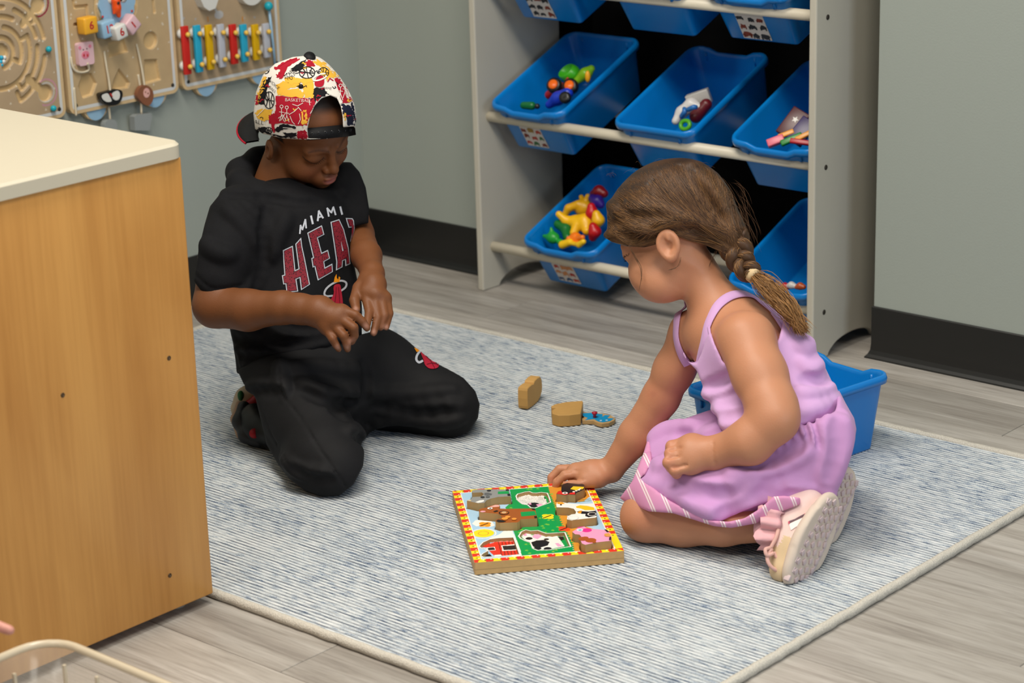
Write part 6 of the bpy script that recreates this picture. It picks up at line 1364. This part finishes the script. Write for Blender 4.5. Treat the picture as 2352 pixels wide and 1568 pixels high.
# right hand
S.chain(A_([(688, 709, 3.766), (735, 716, 3.750), (772, 730, 3.738)]), [.0245, .0255, .0190], .010); S.cone(at(785, 718, 3.738), at(752, 750, 3.740), .0150, .0150, .010)
finger(S, A_([(784, 712, 3.737), (816, 724, 3.728), (832, 738, 3.732), (843, 753, 3.738)]), .0092, .0062); finger(S, A_([(780, 730, 3.733), (812, 752, 3.720), (814, 770, 3.728), (808, 784, 3.736)]), .0092, .0062)
finger(S, A_([(766, 746, 3.735), (789, 770, 3.722), (796, 788, 3.726), (798, 801, 3.734)]), .0088, .0060); finger(S, A_([(750, 756, 3.738), (764, 778, 3.727), (772, 792, 3.730), (778, 801, 3.736)]), .0080, .0055)
finger(S, A_([(740, 712, 3.765), (790, 715, 3.770), (822, 728, 3.768)]), .0110, .0080)
# left hand
S.chain(A_([(855, 628, 3.870), (858, 655, 3.842), (862, 676, 3.822)]), [.0195, .0205, .0160], .010); S.cone(at(842, 672, 3.826), at(884, 684, 3.826), .0140, .0120, .010); S.cone(at(842, 640, 3.85), at(824, 664, 3.84), .014, .010, .008)
finger(S, A_([(824, 660, 3.838), (814, 690, 3.815), (818, 711, 3.802)]), .0105, .0075); finger(S, A_([(841, 680, 3.822), (848, 716, 3.800), (842, 752, 3.775)]), .0090, .0060)
finger(S, A_([(860, 684, 3.818), (868, 728, 3.800), (858, 764, 3.790)]), .0090, .0062); finger(S, A_([(876, 686, 3.820), (884, 724, 3.806), (874, 752, 3.800)]), .0084, .0058); finger(S, A_([(889, 690, 3.826), (895, 720, 3.815), (887, 752, 3.806)]), .0076, .0054)
V, F = S.mesh(); V = relax(V, F, 2)
nails = [(841, 749, 3.728), (808, 783, 3.722), (797, 800, 3.722), (777, 800, 3.724), (857, 763, 3.783), (887, 752, 3.798), (816, 712, 3.795), (843, 753, 3.765)]
C = paint(V, SKB, [(at(*p), .009, lin('#b98873')[:3], 1.0) for p in nails])
face_paint(V, C, bR, bc, 1.0, lin('#ad635a')[:3], brow=lin('#3a2114')[:3], lid=lin('#150b08')[:3], blush=lin('#86492c')[:3])
# short dark hair under the cap
Lh = (V-bc)@bR; Pv = proj(V); hw = np.maximum((Lh[:, 2] > .05)*np.clip((266-Pv[:, 1])/20, 0, 1), ((Lh[:, 1] < .02) & (Lh[:, 2] > .022) & (np.abs(Lh[:, 0]) < .0725))*1.)[:, None]; C = C*(1-hw)+np.array(lin('#21150e')[:3])*hw
obj('body', fast_mesh('body', V, F, [BSK], C), boy); BB = S
lash(bR, bc, 1, 1.0, lin('#0d0705')[:3], boy, 11, .0052); lash(bR, bc, -1, 1.0, lin('#0d0705')[:3], boy, 11, .0065)

# ------------------------------------------------------------------ black tee with a hood
TEE = mat('black_jersey', '#0f0f12', .82, .2, noise=.25, nscale=90, bump=.25, bscale=700)
W = SDF((-3.06, 2.28, .08), (-2.52, 2.94, .62), .003)
lat = nrm(np.array([.2, .98, 0])); fb_ = nrm(np.array([.98, -.2, 0.]))
W.cone(at(690, 835, 3.98), at(678, 700, 3.97), .118, .114, .03, flat=(fb_, .80)); W.cone(at(678, 700, 3.97), at(668, 560, 3.97), .114, .116, .03, flat=(fb_, .78)); W.cone(at(668, 560, 3.97), at(660, 520, 3.985), .112, .078, .03, flat=(fb_, .78))
W.cone(at(558, 508, 3.915), at(650, 535, 3.965), .056, .052, .03); W.cone(at(788, 448, 4.03), at(695, 540, 3.995), .052, .050, .03)
W.chain(A_([(548, 505, 3.905), (520, 580, 3.880), (503, 640, 3.868)]), [.057, .056, .053], .02); W.chain(A_([(790, 440, 4.03), (815, 480, 4.025), (820, 505, 4.015)]), [.054, .048, .045], .02)
hull(W, [(600, 352), (566, 352), (540, 388), (508, 426), (503, 448), (482, 474), (470, 515), (456, 575), (445, 645), (462, 668), (487, 684), (520, 676), (560, 670), (600, 672), (580, 700), (522, 752), (534, 790), (530, 818), (542, 858), (600, 862), (680, 862), (760, 852), (830, 832), (872, 800), (880, 768), (850, 720), (832, 690), (822, 648), (812, 600), (806, 560), (815, 520), (846, 512), (848, 480), (840, 430), (826, 395), (806, 372), (780, 372)], .00076, k=.004)
subtract_boxes = None
# arm hole of the sleeve: hollow the mouth so the forearm leaves a dark opening
# hood rolled round the neck
hd = A_([(735, 462, 3.955), (700, 466, 3.930), (652, 458, 3.905), (600, 444, 3.910), (552, 424, 3.945), (552, 396, 3.990), (592, 368, 4.035), (650, 352, 4.060), (720, 372, 4.060), (778, 410, 4.03), (786, 440, 3.97)])
W.chain(hd, [.010, .012, .014, .018, .023, .024, .022, .022, .020, .014, .008], .012)
W.ell(bc+bR@np.array([0, .050, -.034]), (.047, .044, .040), bR.T, .010, 's')
for q in ([(560, 470), (600, 520), (612, 580)], [(520, 480), (560, 520), (590, 570)], [(640, 760), (720, 775), (800, 740)], [(550, 800), (640, 810), (740, 800), (820, 760)], [(600, 590), (590, 640), (560, 665)], [(560, 830), (620, 838), (700, 832)], [(470, 560), (500, 580), (530, 585)], [(660, 500), (640, 540), (625, 590)]):
    W.stroke(q, .008, .0042, .016)
for q in ([(615, 470), (606, 530), (606, 600), (590, 660)], [(540, 780), (620, 790), (700, 785), (790, 755)], [(550, 818), (640, 825), (740, 812), (830, 780)], [(520, 445), (600, 450), (680, 462), (735, 462)], [(620, 735), (680, 752), (740, 750)]):
    W.stroke(q, .006, .0036, .012, 's')
for q in ([(448, 630), (480, 660), (520, 662), (565, 652)],): W.stroke(q, .0025, .0014, .003, 's')
V, F = W.mesh(); V = relax(V, F, 2); tee = obj('hooded_tee', fast_mesh('hooded_tee', V, F, [TEE]), boy); bv = bvh_of(V, F)
PW_ = mat('white_print', '#b9bcc4', .6, .25); PR_ = mat('red_mesh_print', '#8a1c2a', .6, .25); PO_ = mat('orange_print', '#e08c12', .6, .25)
def m_mesh():
    N, L, b = nodes_of(PR_); tc = N.new('ShaderNodeTexCoord'); v = N.new('ShaderNodeTexVoronoi'); v.inputs['Scale'].default_value = 330; L.new(tc.outputs['Object'], v.inputs['Vector']); r = N.new('ShaderNodeValToRGB'); L.new(v.outputs['Distance'], r.inputs['Fac']); e = r.color_ramp.elements; e[0].position = .22; e[0].color = lin('#1c0a10'); e[1].position = .42; e[1].color = lin('#7f1f2c'); L.new(r.outputs['Color'], b.inputs['Base Color'])
m_mesh()
q8 = lambda x, y: (630+x*.16579, 460+y*.16579)
def stroke_poly(pts, w):
    'outline of a thick polyline, one quad for each leg'
    out = []; P = [np.array(p, float) for p in pts]
    for i in range(len(P)-1):
        a, b = P[i], P[i+1]; t = nrm(b-a); n = np.array([-t[1], t[0]]); a = a-t*w*.35 if i else a; out.append([a+n*w/2, b+n*w/2, b-n*w/2, a-n*w/2])
    return out
Q8 = lambda L: [q8(*p) for p in L]
wt = []
for L, w in (([(352, 465), (362, 348), (388, 405), (428, 268), (440, 388)], 22), ([(505, 212), (532, 330)], 27), ([(598, 290), (614, 150), (674, 250)], 24), ([(604, 240), (652, 224)], 20), ([(752, 226), (730, 112), (786, 172), (814, 96), (846, 206)], 23), ([(908, 88), (936, 200)], 27)): wt += [[q8(*p) for p in L2] for L2 in stroke_poly(L, w)]
drape_print(bv, wt, 'city_lettering', PW_, tee, .0010)
LET = [[(115, 690), (255, 628), (290, 965), (335, 945), (290, 605), (370, 515), (385, 640), (420, 800), (492, 1165), (370, 1245), (350, 1075), (305, 1095), (330, 1262), (170, 1275), (155, 1160), (125, 1165), (105, 1040), (140, 1030)],
       [(455, 450), (655, 345), (690, 475), (600, 520), (655, 725), (740, 685), (768, 805), (688, 850), (700, 930), (800, 875), (808, 990), (600, 1110), (555, 920), (530, 930), (510, 800), (535, 790)],
       [(775, 300), (895, 262), (960, 400), (1025, 660), (1050, 880), (980, 912), (975, 825), (945, 838), (940, 925), (850, 972), (855, 850), (820, 600)],
       [(985, 245), (1080, 250), (1100, 280), (1108, 400), (1078, 500), (1046, 580), (1070, 430), (1075, 375), (1025, 380), (1000, 300)]]
def inset(L, d):
    A_3 = sum(L[i-1][0]*L[i][1]-L[i][0]*L[i-1][1] for i in range(len(L))); return offset_poly(L, -d if A_3 > 0 else d)
drape_print(bv, [Q8(L) for L in LET], 'team_lettering_outline', PW_, tee, .0009)
drape_print(bv, [Q8(inset(L, 13)) for L in LET], 'team_lettering_border', mat('black_print', '#0c0c0e', .7, .2), tee, .0014); drape_print(bv, [Q8(inset(L, 19)) for L in LET], 'team_lettering_fill', PR_, tee, .0019); drape_print(bv, [Q8([(912, 560), (946, 692), (940, 706), (930, 700)])], 'letter_slit', PW_, tee, .0024)
def logo(bv, f, par, w, sc=1.0):
    ring_ = smooth_loop([np.array(p, float) for p in f['ring']], 3, closed=False)
    drape_print(bv, [[f['q'](*p) for p in L] for L in stroke_poly(ring_, w)], 'hoop_print', PW_, par, .0012); drape_print(bv, [[f['q'](*p) for p in smooth_loop(f['ball'], 3)]], 'ball_print', mat('logo_red', '#a81e34', .6, .25), par, .0016); drape_print(bv, [[f['q'](*p) for p in L] for L in f['flame']], 'flame_print', PO_, par, .0014)
    drape_print(bv, [[f['q'](*p) for p in L] for l2 in f['seams'] for L in stroke_poly(l2, w*.22)], 'ball_seams', mat('logo_dark', '#4a0d18', .6, .25), par, .0021)
logo(bv, dict(q=q8, ring=[(805, 1320), (720, 1326), (690, 1290), (720, 1220), (800, 1155), (900, 1115), (970, 1125), (995, 1160), (975, 1210), (915, 1255)], ball=[(828, 1175), (865, 1160), (905, 1170), (922, 1250), (940, 1380), (935, 1450), (850, 1470), (780, 1420), (778, 1370), (818, 1290), (814, 1215)], flame=[[(818, 1138), (832, 1065), (856, 1020), (860, 1075), (880, 1100), (888, 1052), (908, 1070), (896, 1130)]], seams=[[(850, 1200), (845, 1300), (830, 1420)], [(880, 1200), (890, 1300), (900, 1430)]]), tee, 26)

# ------------------------------------------------------------------ black track pants
PANT = mat('black_track_fleece', '#131315', .75, .25, noise=.12, nscale=60, bump=.15, bscale=900)
T_ = SDF((-3.02, 2.22, .0), (-2.40, 2.98, .34), .003)
T_.ell(at(700, 860, 3.99), (.125, .135, .095), None, .03); T_.cone(at(655, 880, 3.94), at(768, 1068, 3.765), .086, .058, .03); T_.cone(at(740, 1060, 3.775), at(770, 1085, 3.755), .062, .048, .02)
T_.cone(at(812, 862, 4.06), at(1035, 928, 4.005), .082, .056, .03); T_.cone(at(850, 860, 4.03), at(700, 880, 3.97), .085, .09, .04)
T_.chain(A_([(735, 1092, 3.780), (660, 1060, 3.89), (605, 1000, 3.985)]), [.044, .052, .040], .02); T_.chain(A_([(1040, 945, 4.015), (930, 955, 4.075), (820, 960, 4.14)]), [.050, .050, .044], .02)
T_.cone(at(620, 890, 3.96), at(585, 880, 4.02), .055, .045, .02)
hull(T_, [(545, 850), (560, 882), (585, 905), (598, 960), (612, 1020), (640, 1068), (665, 1100), (700, 1126), (740, 1141), (780, 1138), (812, 1112), (834, 1070), (838, 1030), (824, 992), (812, 985), (815, 1000), (840, 1008), (950, 1010), (1040, 1008), (1078, 990), (1098, 960), (1102, 928), (1092, 898), (1065, 868), (1020, 840), (975, 812), (945, 785), (915, 752), (895, 740), (860, 760), (780, 780), (600, 820)], .00077, k=.004)
for q in ([(640, 850), (700, 842), (760, 845), (830, 850)], [(830, 985), (900, 960), (1000, 970), (1060, 960)], [(850, 900), (950, 905), (1040, 895)], [(690, 880), (740, 900), (820, 905)], [(800, 992), (822, 985), (832, 1000)], [(650, 1050), (690, 1080), (760, 1090)], [(575, 890), (610, 885), (650, 900)], [(640, 835), (645, 870), (652, 905)], [(880, 940), (960, 935), (1060, 930)]):
    T_.stroke(q, .008, .0050, .016)
for q in ([(838, 830), (846, 870), (838, 920)], [(860, 935), (950, 950), (1040, 945)], [(820, 930), (770, 935), (790, 960)], [(820, 1005), (836, 1015), (838, 1030)], [(700, 900), (760, 925), (815, 925)], [(570, 900), (620, 900), (640, 905)], [(660, 1075), (710, 1100), (760, 1105)]):
    T_.stroke(q, .006, .0042, .013, 's')
T_.stroke([(645, 905), (690, 960), (740, 1040), (798, 1122)], .0016, .0010, .003, 's'); T_.stroke([(590, 910), (620, 990), (660, 1065)], .0016, .0010, .003, 's'); T_.stroke([(640, 840), (642, 880), (648, 905)], .0020, .0016, .003, 's')
T_.cut((0, 0, .0108), (0, 0, -1)); V, F = T_.mesh(); V = relax(V, F, 2); pants = obj('track_pants', fast_mesh('track_pants', V, F, [PANT]), boy); bv2 = bvh_of(V, F)
q9 = lambda x, y: (460+x*.29333, 700+y*.29333)
logo(bv2, dict(q=q9, ring=[(1742, 438), (1712, 452), (1690, 430), (1698, 392), (1728, 362), (1775, 384)], ball=[(1722, 372), (1760, 384), (1820, 410), (1862, 455), (1858, 495), (1800, 503), (1760, 475), (1745, 432)], flame=[[(1672, 338), (1700, 346), (1716, 364), (1692, 372)]], seams=[[(1760, 400), (1800, 440), (1835, 500)], [(1780, 400), (1830, 440), (1860, 480)], [(1770, 470), (1810, 460), (1860, 470)]]), pants, 17)
# waistband
# ------------------------------------------------------------------ shoes
BLK = mat('black_shoe_leather', '#0d0d0e', .45, .35); RSH = mat('red_shoe_trim', '#a3121f', .45, .35); CSH = mat('cream_shoe_rubber', '#b6a48b', .55, .3); GSH = mat('green_shoe_tab', '#1f5a2c', .5, .3); TSH = mat('tan_outsole', '#a68870', .6, .3); DKS = mat('charcoal_midsole', '#1d1d1f', .5, .35)
def sdf_obj(name, lo, hi, h, fn, m, par, it=1):
    s = SDF(lo, hi, h); fn(s); s.cut((0, 0, .0108), (0, 0, -1)); V, F = s.mesh(); return obj(name, fast_mesh(name, relax(V, F, it), F, [m]), par)
c1 = at(590, 985, 3.995); c2 = at(568, 930, 4.06)
UPS = SDF(c1-.11, c1+.11, .0026); UPS.chain(A_([(584, 962, 4.0), (600, 986, 3.985), (632, 1000, 3.955)]), [.028, .031, .027], .02); UPS.cut((0, 0, .0108), (0, 0, -1)); V, F = UPS.mesh()
sh1 = obj('shoe_upper', fast_mesh('shoe_upper', relax(V, F, 1), F, [BLK]), boy)
def f(s): s.chain(A_([(560, 935, 4.005), (552, 968, 3.992), (566, 1000, 3.975), (596, 1016, 3.96)]), [.0115, .0130, .0125, .0100], .01)
sdf_obj('midsole', c1-.11, c1+.11, .0026, f, DKS, sh1)
def f(s): s.chain(A_([(550, 928, 4.015), (541, 962, 4.002), (551, 998, 3.985)]), [.0070, .0078, .0075], .008)
sdf_obj('outsole', c1-.11, c1+.11, .0026, f, TSH, sh1)
bp_ = UPS.snap(584, 995, 3.8, 4.1); MB().lathe([(0, -.003), (.0088, -.003), (.0088, .0012), (0, .0020)], 18, M=Matrix.Translation(tuple(bp_)) @ Vector(tuple(CO-bp_)).to_track_quat('Z', 'Y').to_matrix().to_4x4()).build('round_badge', RSH, sh1)
def f(s): s.chain(A_([(552, 938, 4.055), (566, 915, 4.05), (582, 900, 4.05)]), [.0175, .0195, .0180], .01)
sh2 = sdf_obj('shoe_heel', c2-.1, c2+.1, .0026, f, CSH, boy)
def f(s): s.chain(A_([(556, 952, 4.035), (572, 935, 4.030), (594, 915, 4.030)]), [.0105, .0110, .0105], .006)
sdf_obj('red_stripe', c2-.1, c2+.1, .0026, f, RSH, sh2)
def f(s): s.chain(A_([(570, 958, 4.045), (590, 940, 4.04), (610, 930, 4.04)]), [.0170, .020, .020], .01)
sdf_obj('dark_upper', c2-.1, c2+.1, .0026, f, BLK, sh2)
MB().ball(at(553, 909, 4.030), (.006, .006, .010)).build('green_tab', GSH, sh2)
# ------------------------------------------------------------------ printed cap worn backwards
CAPW = mat('white_cap_twill', '#d8d2c8', .8, .15, bump=.15, bscale=1600)
CAPK = mat('black_cap_trim', '#0e0e10', .6, .25, bump=.2, bscale=700)
Cp = SDF(bc-np.array([.17, .17, .06]), bc+np.array([.17, .17, .20]), .0022); bl = lambda *p: bc+bR@np.array(p)
Cp.ell(bl(0, -.010, .052), (.0795, .0955, .0870), bR.T, .02); Cp.ell(bl(0, -.010, .040), (.0800, .0960, .050), bR.T, .02); Cp.cone(bl(0, .03, .070), bl(0, -.03, .078), .062, .066, .02)
Cp.ell(bl(0, -.030, .012), (.0775, .078, .078), bR.T, .02)
CPOLY = [(586, 296), (582, 262), (588, 212), (604, 172), (632, 146), (672, 131), (712, 127), (752, 132), (788, 152), (812, 186), (824, 226), (829, 268), (826, 298), (818, 312), (790, 316), (708, 321), (650, 318), (604, 307)]
hull(Cp, CPOLY, .00075, k=.003)
gap = [(708, 318), (706, 296), (712, 268), (722, 244), (738, 226), (758, 219), (774, 226), (783, 246), (787, 270), (788, 292), (814, 290), (816, 318)]
I = np.argwhere(Cp.D < .03); X = Cp.lo+Cp.h*I; dp = (X-CO)@CF; P = proj(X); g = np.asarray(gap, float); d = seg_dist(P, g, True); d = np.where(in_poly(P, g), d, -d)*.00075; dc = (bc-CO)@CF; d = np.minimum(d, (dc-.012)-dp); t = tuple(I.T); Cp.D[t] = np.maximum(Cp.D[t], d)
for q in ([(706, 130), (700, 190), (694, 320)], [(712, 130), (640, 190), (606, 300)], [(716, 130), (790, 190), (818, 290)]): Cp.stroke(q, .0012, .0006, .002, 's')
V, F = Cp.mesh(); V = relax(V, F, 1); cap = obj('patterned_cap', fast_mesh('patterned_cap', V, F, [CAPW]), boy); bvc = bvh_of(V, F)
MB().lathe([(0, -.002), (.0095, -.002), (.0105, .002), (.0085, .0055), (0, .0068)], 18, M=Matrix.Translation(tuple(Cp.snap(711, 131, 3.7, 4.2)+np.array([0, 0, -.0005]))) @ Vector(tuple(bR[:, 2])).to_track_quat('Z', 'Y').to_matrix().to_4x4()).build('cap_button', CAPK, cap)
# brim at the back of the head
b = MB(); n = 25; Vv = []
for e in (0., .004):
    for r_, dz in ((.072, 0), (.096, 0), (.120, 0)):
        for i in range(n):
            a = math.radians(-62+124*i/(n-1)); rr = r_ if r_ < .08 else (.080+(r_-.080)*math.cos(a*1.05))
            yy = -rr*math.cos(a)-.006; Vv.append(bl(rr*math.sin(a)*.92, yy, -.004+.46*yy+e-.006*math.sin(a)**2))
Fv = [];
for k in range(2):
    for i in range(n-1):
        a = k*n+i; Fv.append((a, a+n, a+n+1, a+1)); c_ = 3*n+k*n+i; Fv.append((c_, c_+1, c_+n+1, c_+n))
for i in range(n-1): Fv.append((2*n+i, 5*n+i, 5*n+i+1, 2*n+i+1))
MB().tube([Vv[2*n+i] for i in range(n)], .0022, 6).build('brim_piping', mat('cap_red', '#a3182b', .8, .15), cap)
b.add(Vv, [f for j, f in enumerate(Fv)], 0, True); brim = b.build('cap_brim', CAPK, cap)
# plastic strap with peg holes over the forehead
sp = [bl(x, .002+math.sqrt(max(.0, 1-(x/.082)**2))*.093, .030+.002) for x in np.linspace(.034, -.056, 15)]
sp = [at(706, 309, 3.86)*0+p for p in sp]
pxs = [(704, 308), (722, 307), (742, 305), (762, 303), (782, 301), (800, 299), (816, 296)]
P3 = []
for x, y in pxs:
    hloc = BB.snap(x, y, 3.7, 4.05); P3.append(hloc+nrm(CO-hloc)*.009)
P3 = smooth_loop(P3, 4, closed=False); upv = nrm(bR[:, 2]); Vv = []
for i, p in enumerate(P3):
    t_ = nrm(P3[min(i+1, len(P3)-1)]-P3[max(i-1, 0)]); u_ = nrm(CU-t_*(CU@t_)); n_ = np.cross(t_, u_); n_ = n_ if n_@CF < 0 else -n_
    for uu, nn_ in ((-.0105, 0), (-.0105, .0016), (.0105, .0016), (.0105, 0)): Vv.append(p+u_*uu+n_*nn_)
k = len(P3); st = MB().add(Vv, [(i*4+j, i*4+(j+1) % 4, (i+1)*4+(j+1) % 4, (i+1)*4+j) for i in range(k-1) for j in range(4)], 0, True).build('snap_strap', CAPK, cap)
for i in range(7):
    p = P3[3+i*3]; u_ = nrm(CU); n_ = nrm(CO-p); MB().lathe([(.0016, 0), (.0028, 0), (.0028, .0008), (.0016, .0008)], 12, M=Matrix.Translation(tuple(p+n_*.0016)) @ Vector(tuple(n_)).to_track_quat('Z', 'Y').to_matrix().to_4x4(), cap=False).build('peg_hole', mat('glossy_black_plastic', '#1a1a1c', .3, .5), st)
# print: brush patches and doodles (photo crop scale .26781, origin 420,100)
cq = lambda x, y: (420+x*.26781, 100+y*.26781)
CC = {'r': mat('cap_red', '#a3182b', .8, .15), 'y': mat('cap_yellow', '#dfab3c', .8, .15), 'k': mat('cap_black', '#17161a', .8, .15), 'n': mat('cap_navy', '#1c2033', .8, .15), 'w': mat('cap_white_ink', '#dcd6cd', .8, .15)}
patches = [('y', [(640, 300), (690, 260), (720, 290), (680, 400), (650, 520), (632, 470)]), ('k', [(690, 320), (760, 285), (750, 330), (715, 430), (690, 520), (640, 520), (660, 420)]), ('r', [(775, 215), (860, 160), (960, 130), (1000, 130), (900, 200), (850, 300), (800, 290), (830, 230)]), ('k', [(930, 215), (1060, 130), (1040, 200), (985, 240), (930, 240)]), ('r', [(1050, 170), (1075, 130), (1110, 150), (1130, 190), (1060, 210)]), ('y', [(1110, 150), (1150, 135), (1230, 175), (1290, 260), (1240, 320), (1200, 270), (1180, 200)]), ('r', [(1190, 115), (1260, 120), (1330, 165), (1330, 180), (1240, 150)]), ('y', [(800, 360), (880, 320), (860, 290), (960, 290), (1010, 330), (940, 340), (990, 370), (900, 390), (960, 420), (810, 445)]), ('y', [(1020, 330), (1090, 310), (1125, 330), (1125, 465), (1045, 460), (1035, 400)]), ('y', [(1250, 250), (1320, 210), (1390, 240), (1400, 270), (1330, 290), (1260, 300)]),
           ('r', [(795, 450), (1130, 470), (1135, 530), (1100, 560), (1110, 640), (1075, 700), (1000, 705), (890, 685), (740, 690), (735, 610), (795, 590)]), ('r', [(1300, 300), (1415, 250), (1420, 330), (1440, 420), (1470, 500), (1370, 515), (1340, 400)]), ('k', [(1130, 380), (1220, 375), (1235, 430), (1170, 480), (1130, 500), (1120, 430)]), ('y', [(620, 590), (680, 560), (770, 560), (750, 640), (700, 670), (640, 640)]), ('y', [(1020, 580), (1070, 560), (1090, 600), (1060, 690), (1015, 700)]), ('n', [(1350, 520), (1420, 530), (1500, 570), (1505, 700), (1480, 750), (1420, 770), (1400, 640), (1345, 570)]), ('y', [(1350, 590), (1395, 600), (1400, 660), (1360, 650)]), ('r', [(1480, 500), (1520, 540), (1520, 650), (1495, 740), (1505, 620)]), ('y', [(1440, 330), (1490, 400), (1500, 470), (1470, 440)]), ('k', [(800, 715), (870, 690), (970, 710), (960, 730), (860, 735), (830, 760), (800, 755)]), ('r', [(985, 745), (1070, 740), (1072, 820), (980, 815)]), ('k', [(860, 760), (975, 770), (970, 800), (880, 795)]), ('r', [(628, 450), (645, 440), (640, 520), (625, 520)]), ('y', [(880, 330), (980, 300), (1100, 300), (1125, 330), (1040, 350), (1000, 330), (930, 350)]), ('y', [(870, 400), (980, 380), (1040, 420), (1030, 462), (830, 448)]), ('r', [(860, 190), (900, 160), (880, 230), (850, 305), (830, 300)]), ('r', [(740, 620), (790, 600), (790, 760), (760, 740)]), ('k', [(640, 720), (720, 715), (700, 750), (650, 745)]), ('k', [(1250, 190), (1320, 175), (1335, 190), (1270, 205)]), ('r', [(1060, 560), (1110, 545), (1105, 600), (1075, 640)]), ('n', [(1440, 500), (1500, 520), (1505, 580), (1450, 560)]), ('k', [(600, 725), (660, 735), (790, 780), (970, 805), (960, 820), (780, 800), (610, 750)])]
for i, (c_, L) in enumerate(patches):
    L = [cq(*p) for p in L]; r_ = random.Random(i); L2 = []
    for a, b2 in zip(L, L[1:]+L[:1]):
        for t_ in (0, .17, .33, .5, .67, .83): L2.append((a[0]+(b2[0]-a[0])*t_+r_.uniform(-2.1, 2.1), a[1]+(b2[1]-a[1])*t_+r_.uniform(-2.1, 2.1)))
    tag(drape_print(bvc, [L2], 'brush_patch', CC[c_], cap, .00028+.000012*i, edge=7.), kind='stuff')
def ink(lines, c_, w, lift=.0009): tag(drape_print(bvc, [[cq(*p) for p in q] for L in lines for q in stroke_poly(L, w)], 'ink_doodle', CC[c_], cap, lift, edge=8.), kind='stuff')
def ell_line(cx, cy, rx, ry, a0=0, a1=360, n=20, rot=0): return [(cx+rx*math.cos(math.radians(a))*math.cos(rot)-ry*math.sin(math.radians(a))*math.sin(rot), cy+rx*math.cos(math.radians(a))*math.sin(rot)+ry*math.sin(math.radians(a))*math.cos(rot)) for a in np.linspace(a0, a1, n)]
def bball(cx, cy, rx, ry, rot=0): return [ell_line(cx, cy, rx, ry, rot=rot), [(cx-rx*.9, cy-ry*.2), (cx, cy), (cx+rx*.95, cy+ry*.1)], [(cx-rx*.1, cy-ry), (cx, cy), (cx+rx*.2, cy+ry)], [(cx-rx*.6, cy-ry*.75), (cx-rx*.2, cy-ry*.1), (cx-rx*.6, cy+ry*.7)], [(cx+rx*.6, cy-ry*.75), (cx+rx*.3, cy+ry*.1), (cx+rx*.7, cy+ry*.6)]]
ink(bball(742, 485, 44, 72), 'k', 7); ink(bball(1065, 250, 66, 50), 'k', 7); ink(bball(1205, 250, 45, 42), 'k', 6); ink(bball(1450, 355, 24, 64), 'k', 6); ink(bball(738, 745, 30, 28), 'k', 6); ink(bball(715, 235, 30, 22, -.5), 'k', 5)
ink([ell_line(1175, 290, 62, 22, 20, 330, rot=-.35)], 'w', 12, .0013); drape_print(bvc, [[cq(*p) for p in smooth_loop([(1150, 290), (1200, 280), (1212, 330), (1195, 368), (1150, 372), (1128, 345)], 3)]], 'ball_print', CC['r'], cap, .0011, edge=8.); drape_print(bvc, [[cq(*p) for p in [(1170, 270), (1185, 235), (1200, 255), (1212, 240), (1210, 275)]]], 'flame_print', CC['y'], cap, .0012, edge=8.)
for cx, cy in ((848, 540), (893, 548), (1350, 362), (1388, 345)): ink([ell_line(cx, cy, 13, 13), [(cx, cy+14), (cx, cy+70)], [(cx, cy+70), (cx-18, cy+125)], [(cx, cy+70), (cx+20, cy+125)], [(cx-20, cy+45), (cx+20, cy+50)]], 'w', 5)
ink([[(910, 610), (960, 580), (990, 550)], [(920, 620), (940, 670), (960, 690)], [(990, 545), (1015, 575)]], 'w', 5)
def words(s, cx, cy, size, rot, c_):
    V, F = text_polys(s, size, -.45); ca, sa = math.cos(rot), math.sin(rot); drape_print(bvc, [[cq(cx+V[i].x*ca+V[i].y*sa, cy+V[i].x*sa-V[i].y*ca) for i in f] for f in F], 'cap_lettering', CC[c_], cap, .0010, edge=9.)
ink([[(820, 200), (900, 150), (980, 125)], [(830, 260), (880, 200), (930, 170)], [(1290, 320), (1260, 300), (1240, 330)], [(760, 640), (800, 600), (830, 640)], [(740, 670), (790, 640), (850, 680)]], 'r', 9, .0007); ink([[(940, 520), (985, 535), (1030, 510)], [(880, 600), (840, 660)], [(1080, 480), (1090, 530)], [(820, 640), (860, 610), (880, 650)], [(1000, 600), (1010, 650), (990, 690)], [(700, 560), (640, 620)], [(860, 720), (940, 725)]], 'w', 5, .0010)
words('BASKETBALL', 990, 488, 40, .05, 'w'); words('BASKET', 1385, 285, 36, -.2, 'w'); words('SLAM', 915, 262, 42, -1.0, 'k'); words('DUNK', 955, 258, 42, -1.0, 'k'); words('VOICE', 788, 355, 36, .7, 'k'); words('BALL', 770, 395, 34, .7, 'k'); words('BALL', 640, 675, 50, .1, 'k'); words('GAME', 1235, 385, 30, .1, 'k')
rz = random.Random(9)
for c_, n_, w_ in (('k', 22, 6), ('r', 16, 8), ('y', 14, 9)):
    L_ = []
    for _ in range(n_):
        x, y = rz.uniform(640, 1480), rz.uniform(130, 780); L_.append([(x+k*rz.uniform(6, 16), y+rz.uniform(-14, 14)) for k in range(4)])
    ink(L_, c_, w_, .0006)
MB().ball(Cp.snap(*cq(1013, 368), 3.7, 4.2), .0042).build('eyelet', CAPK, cap)
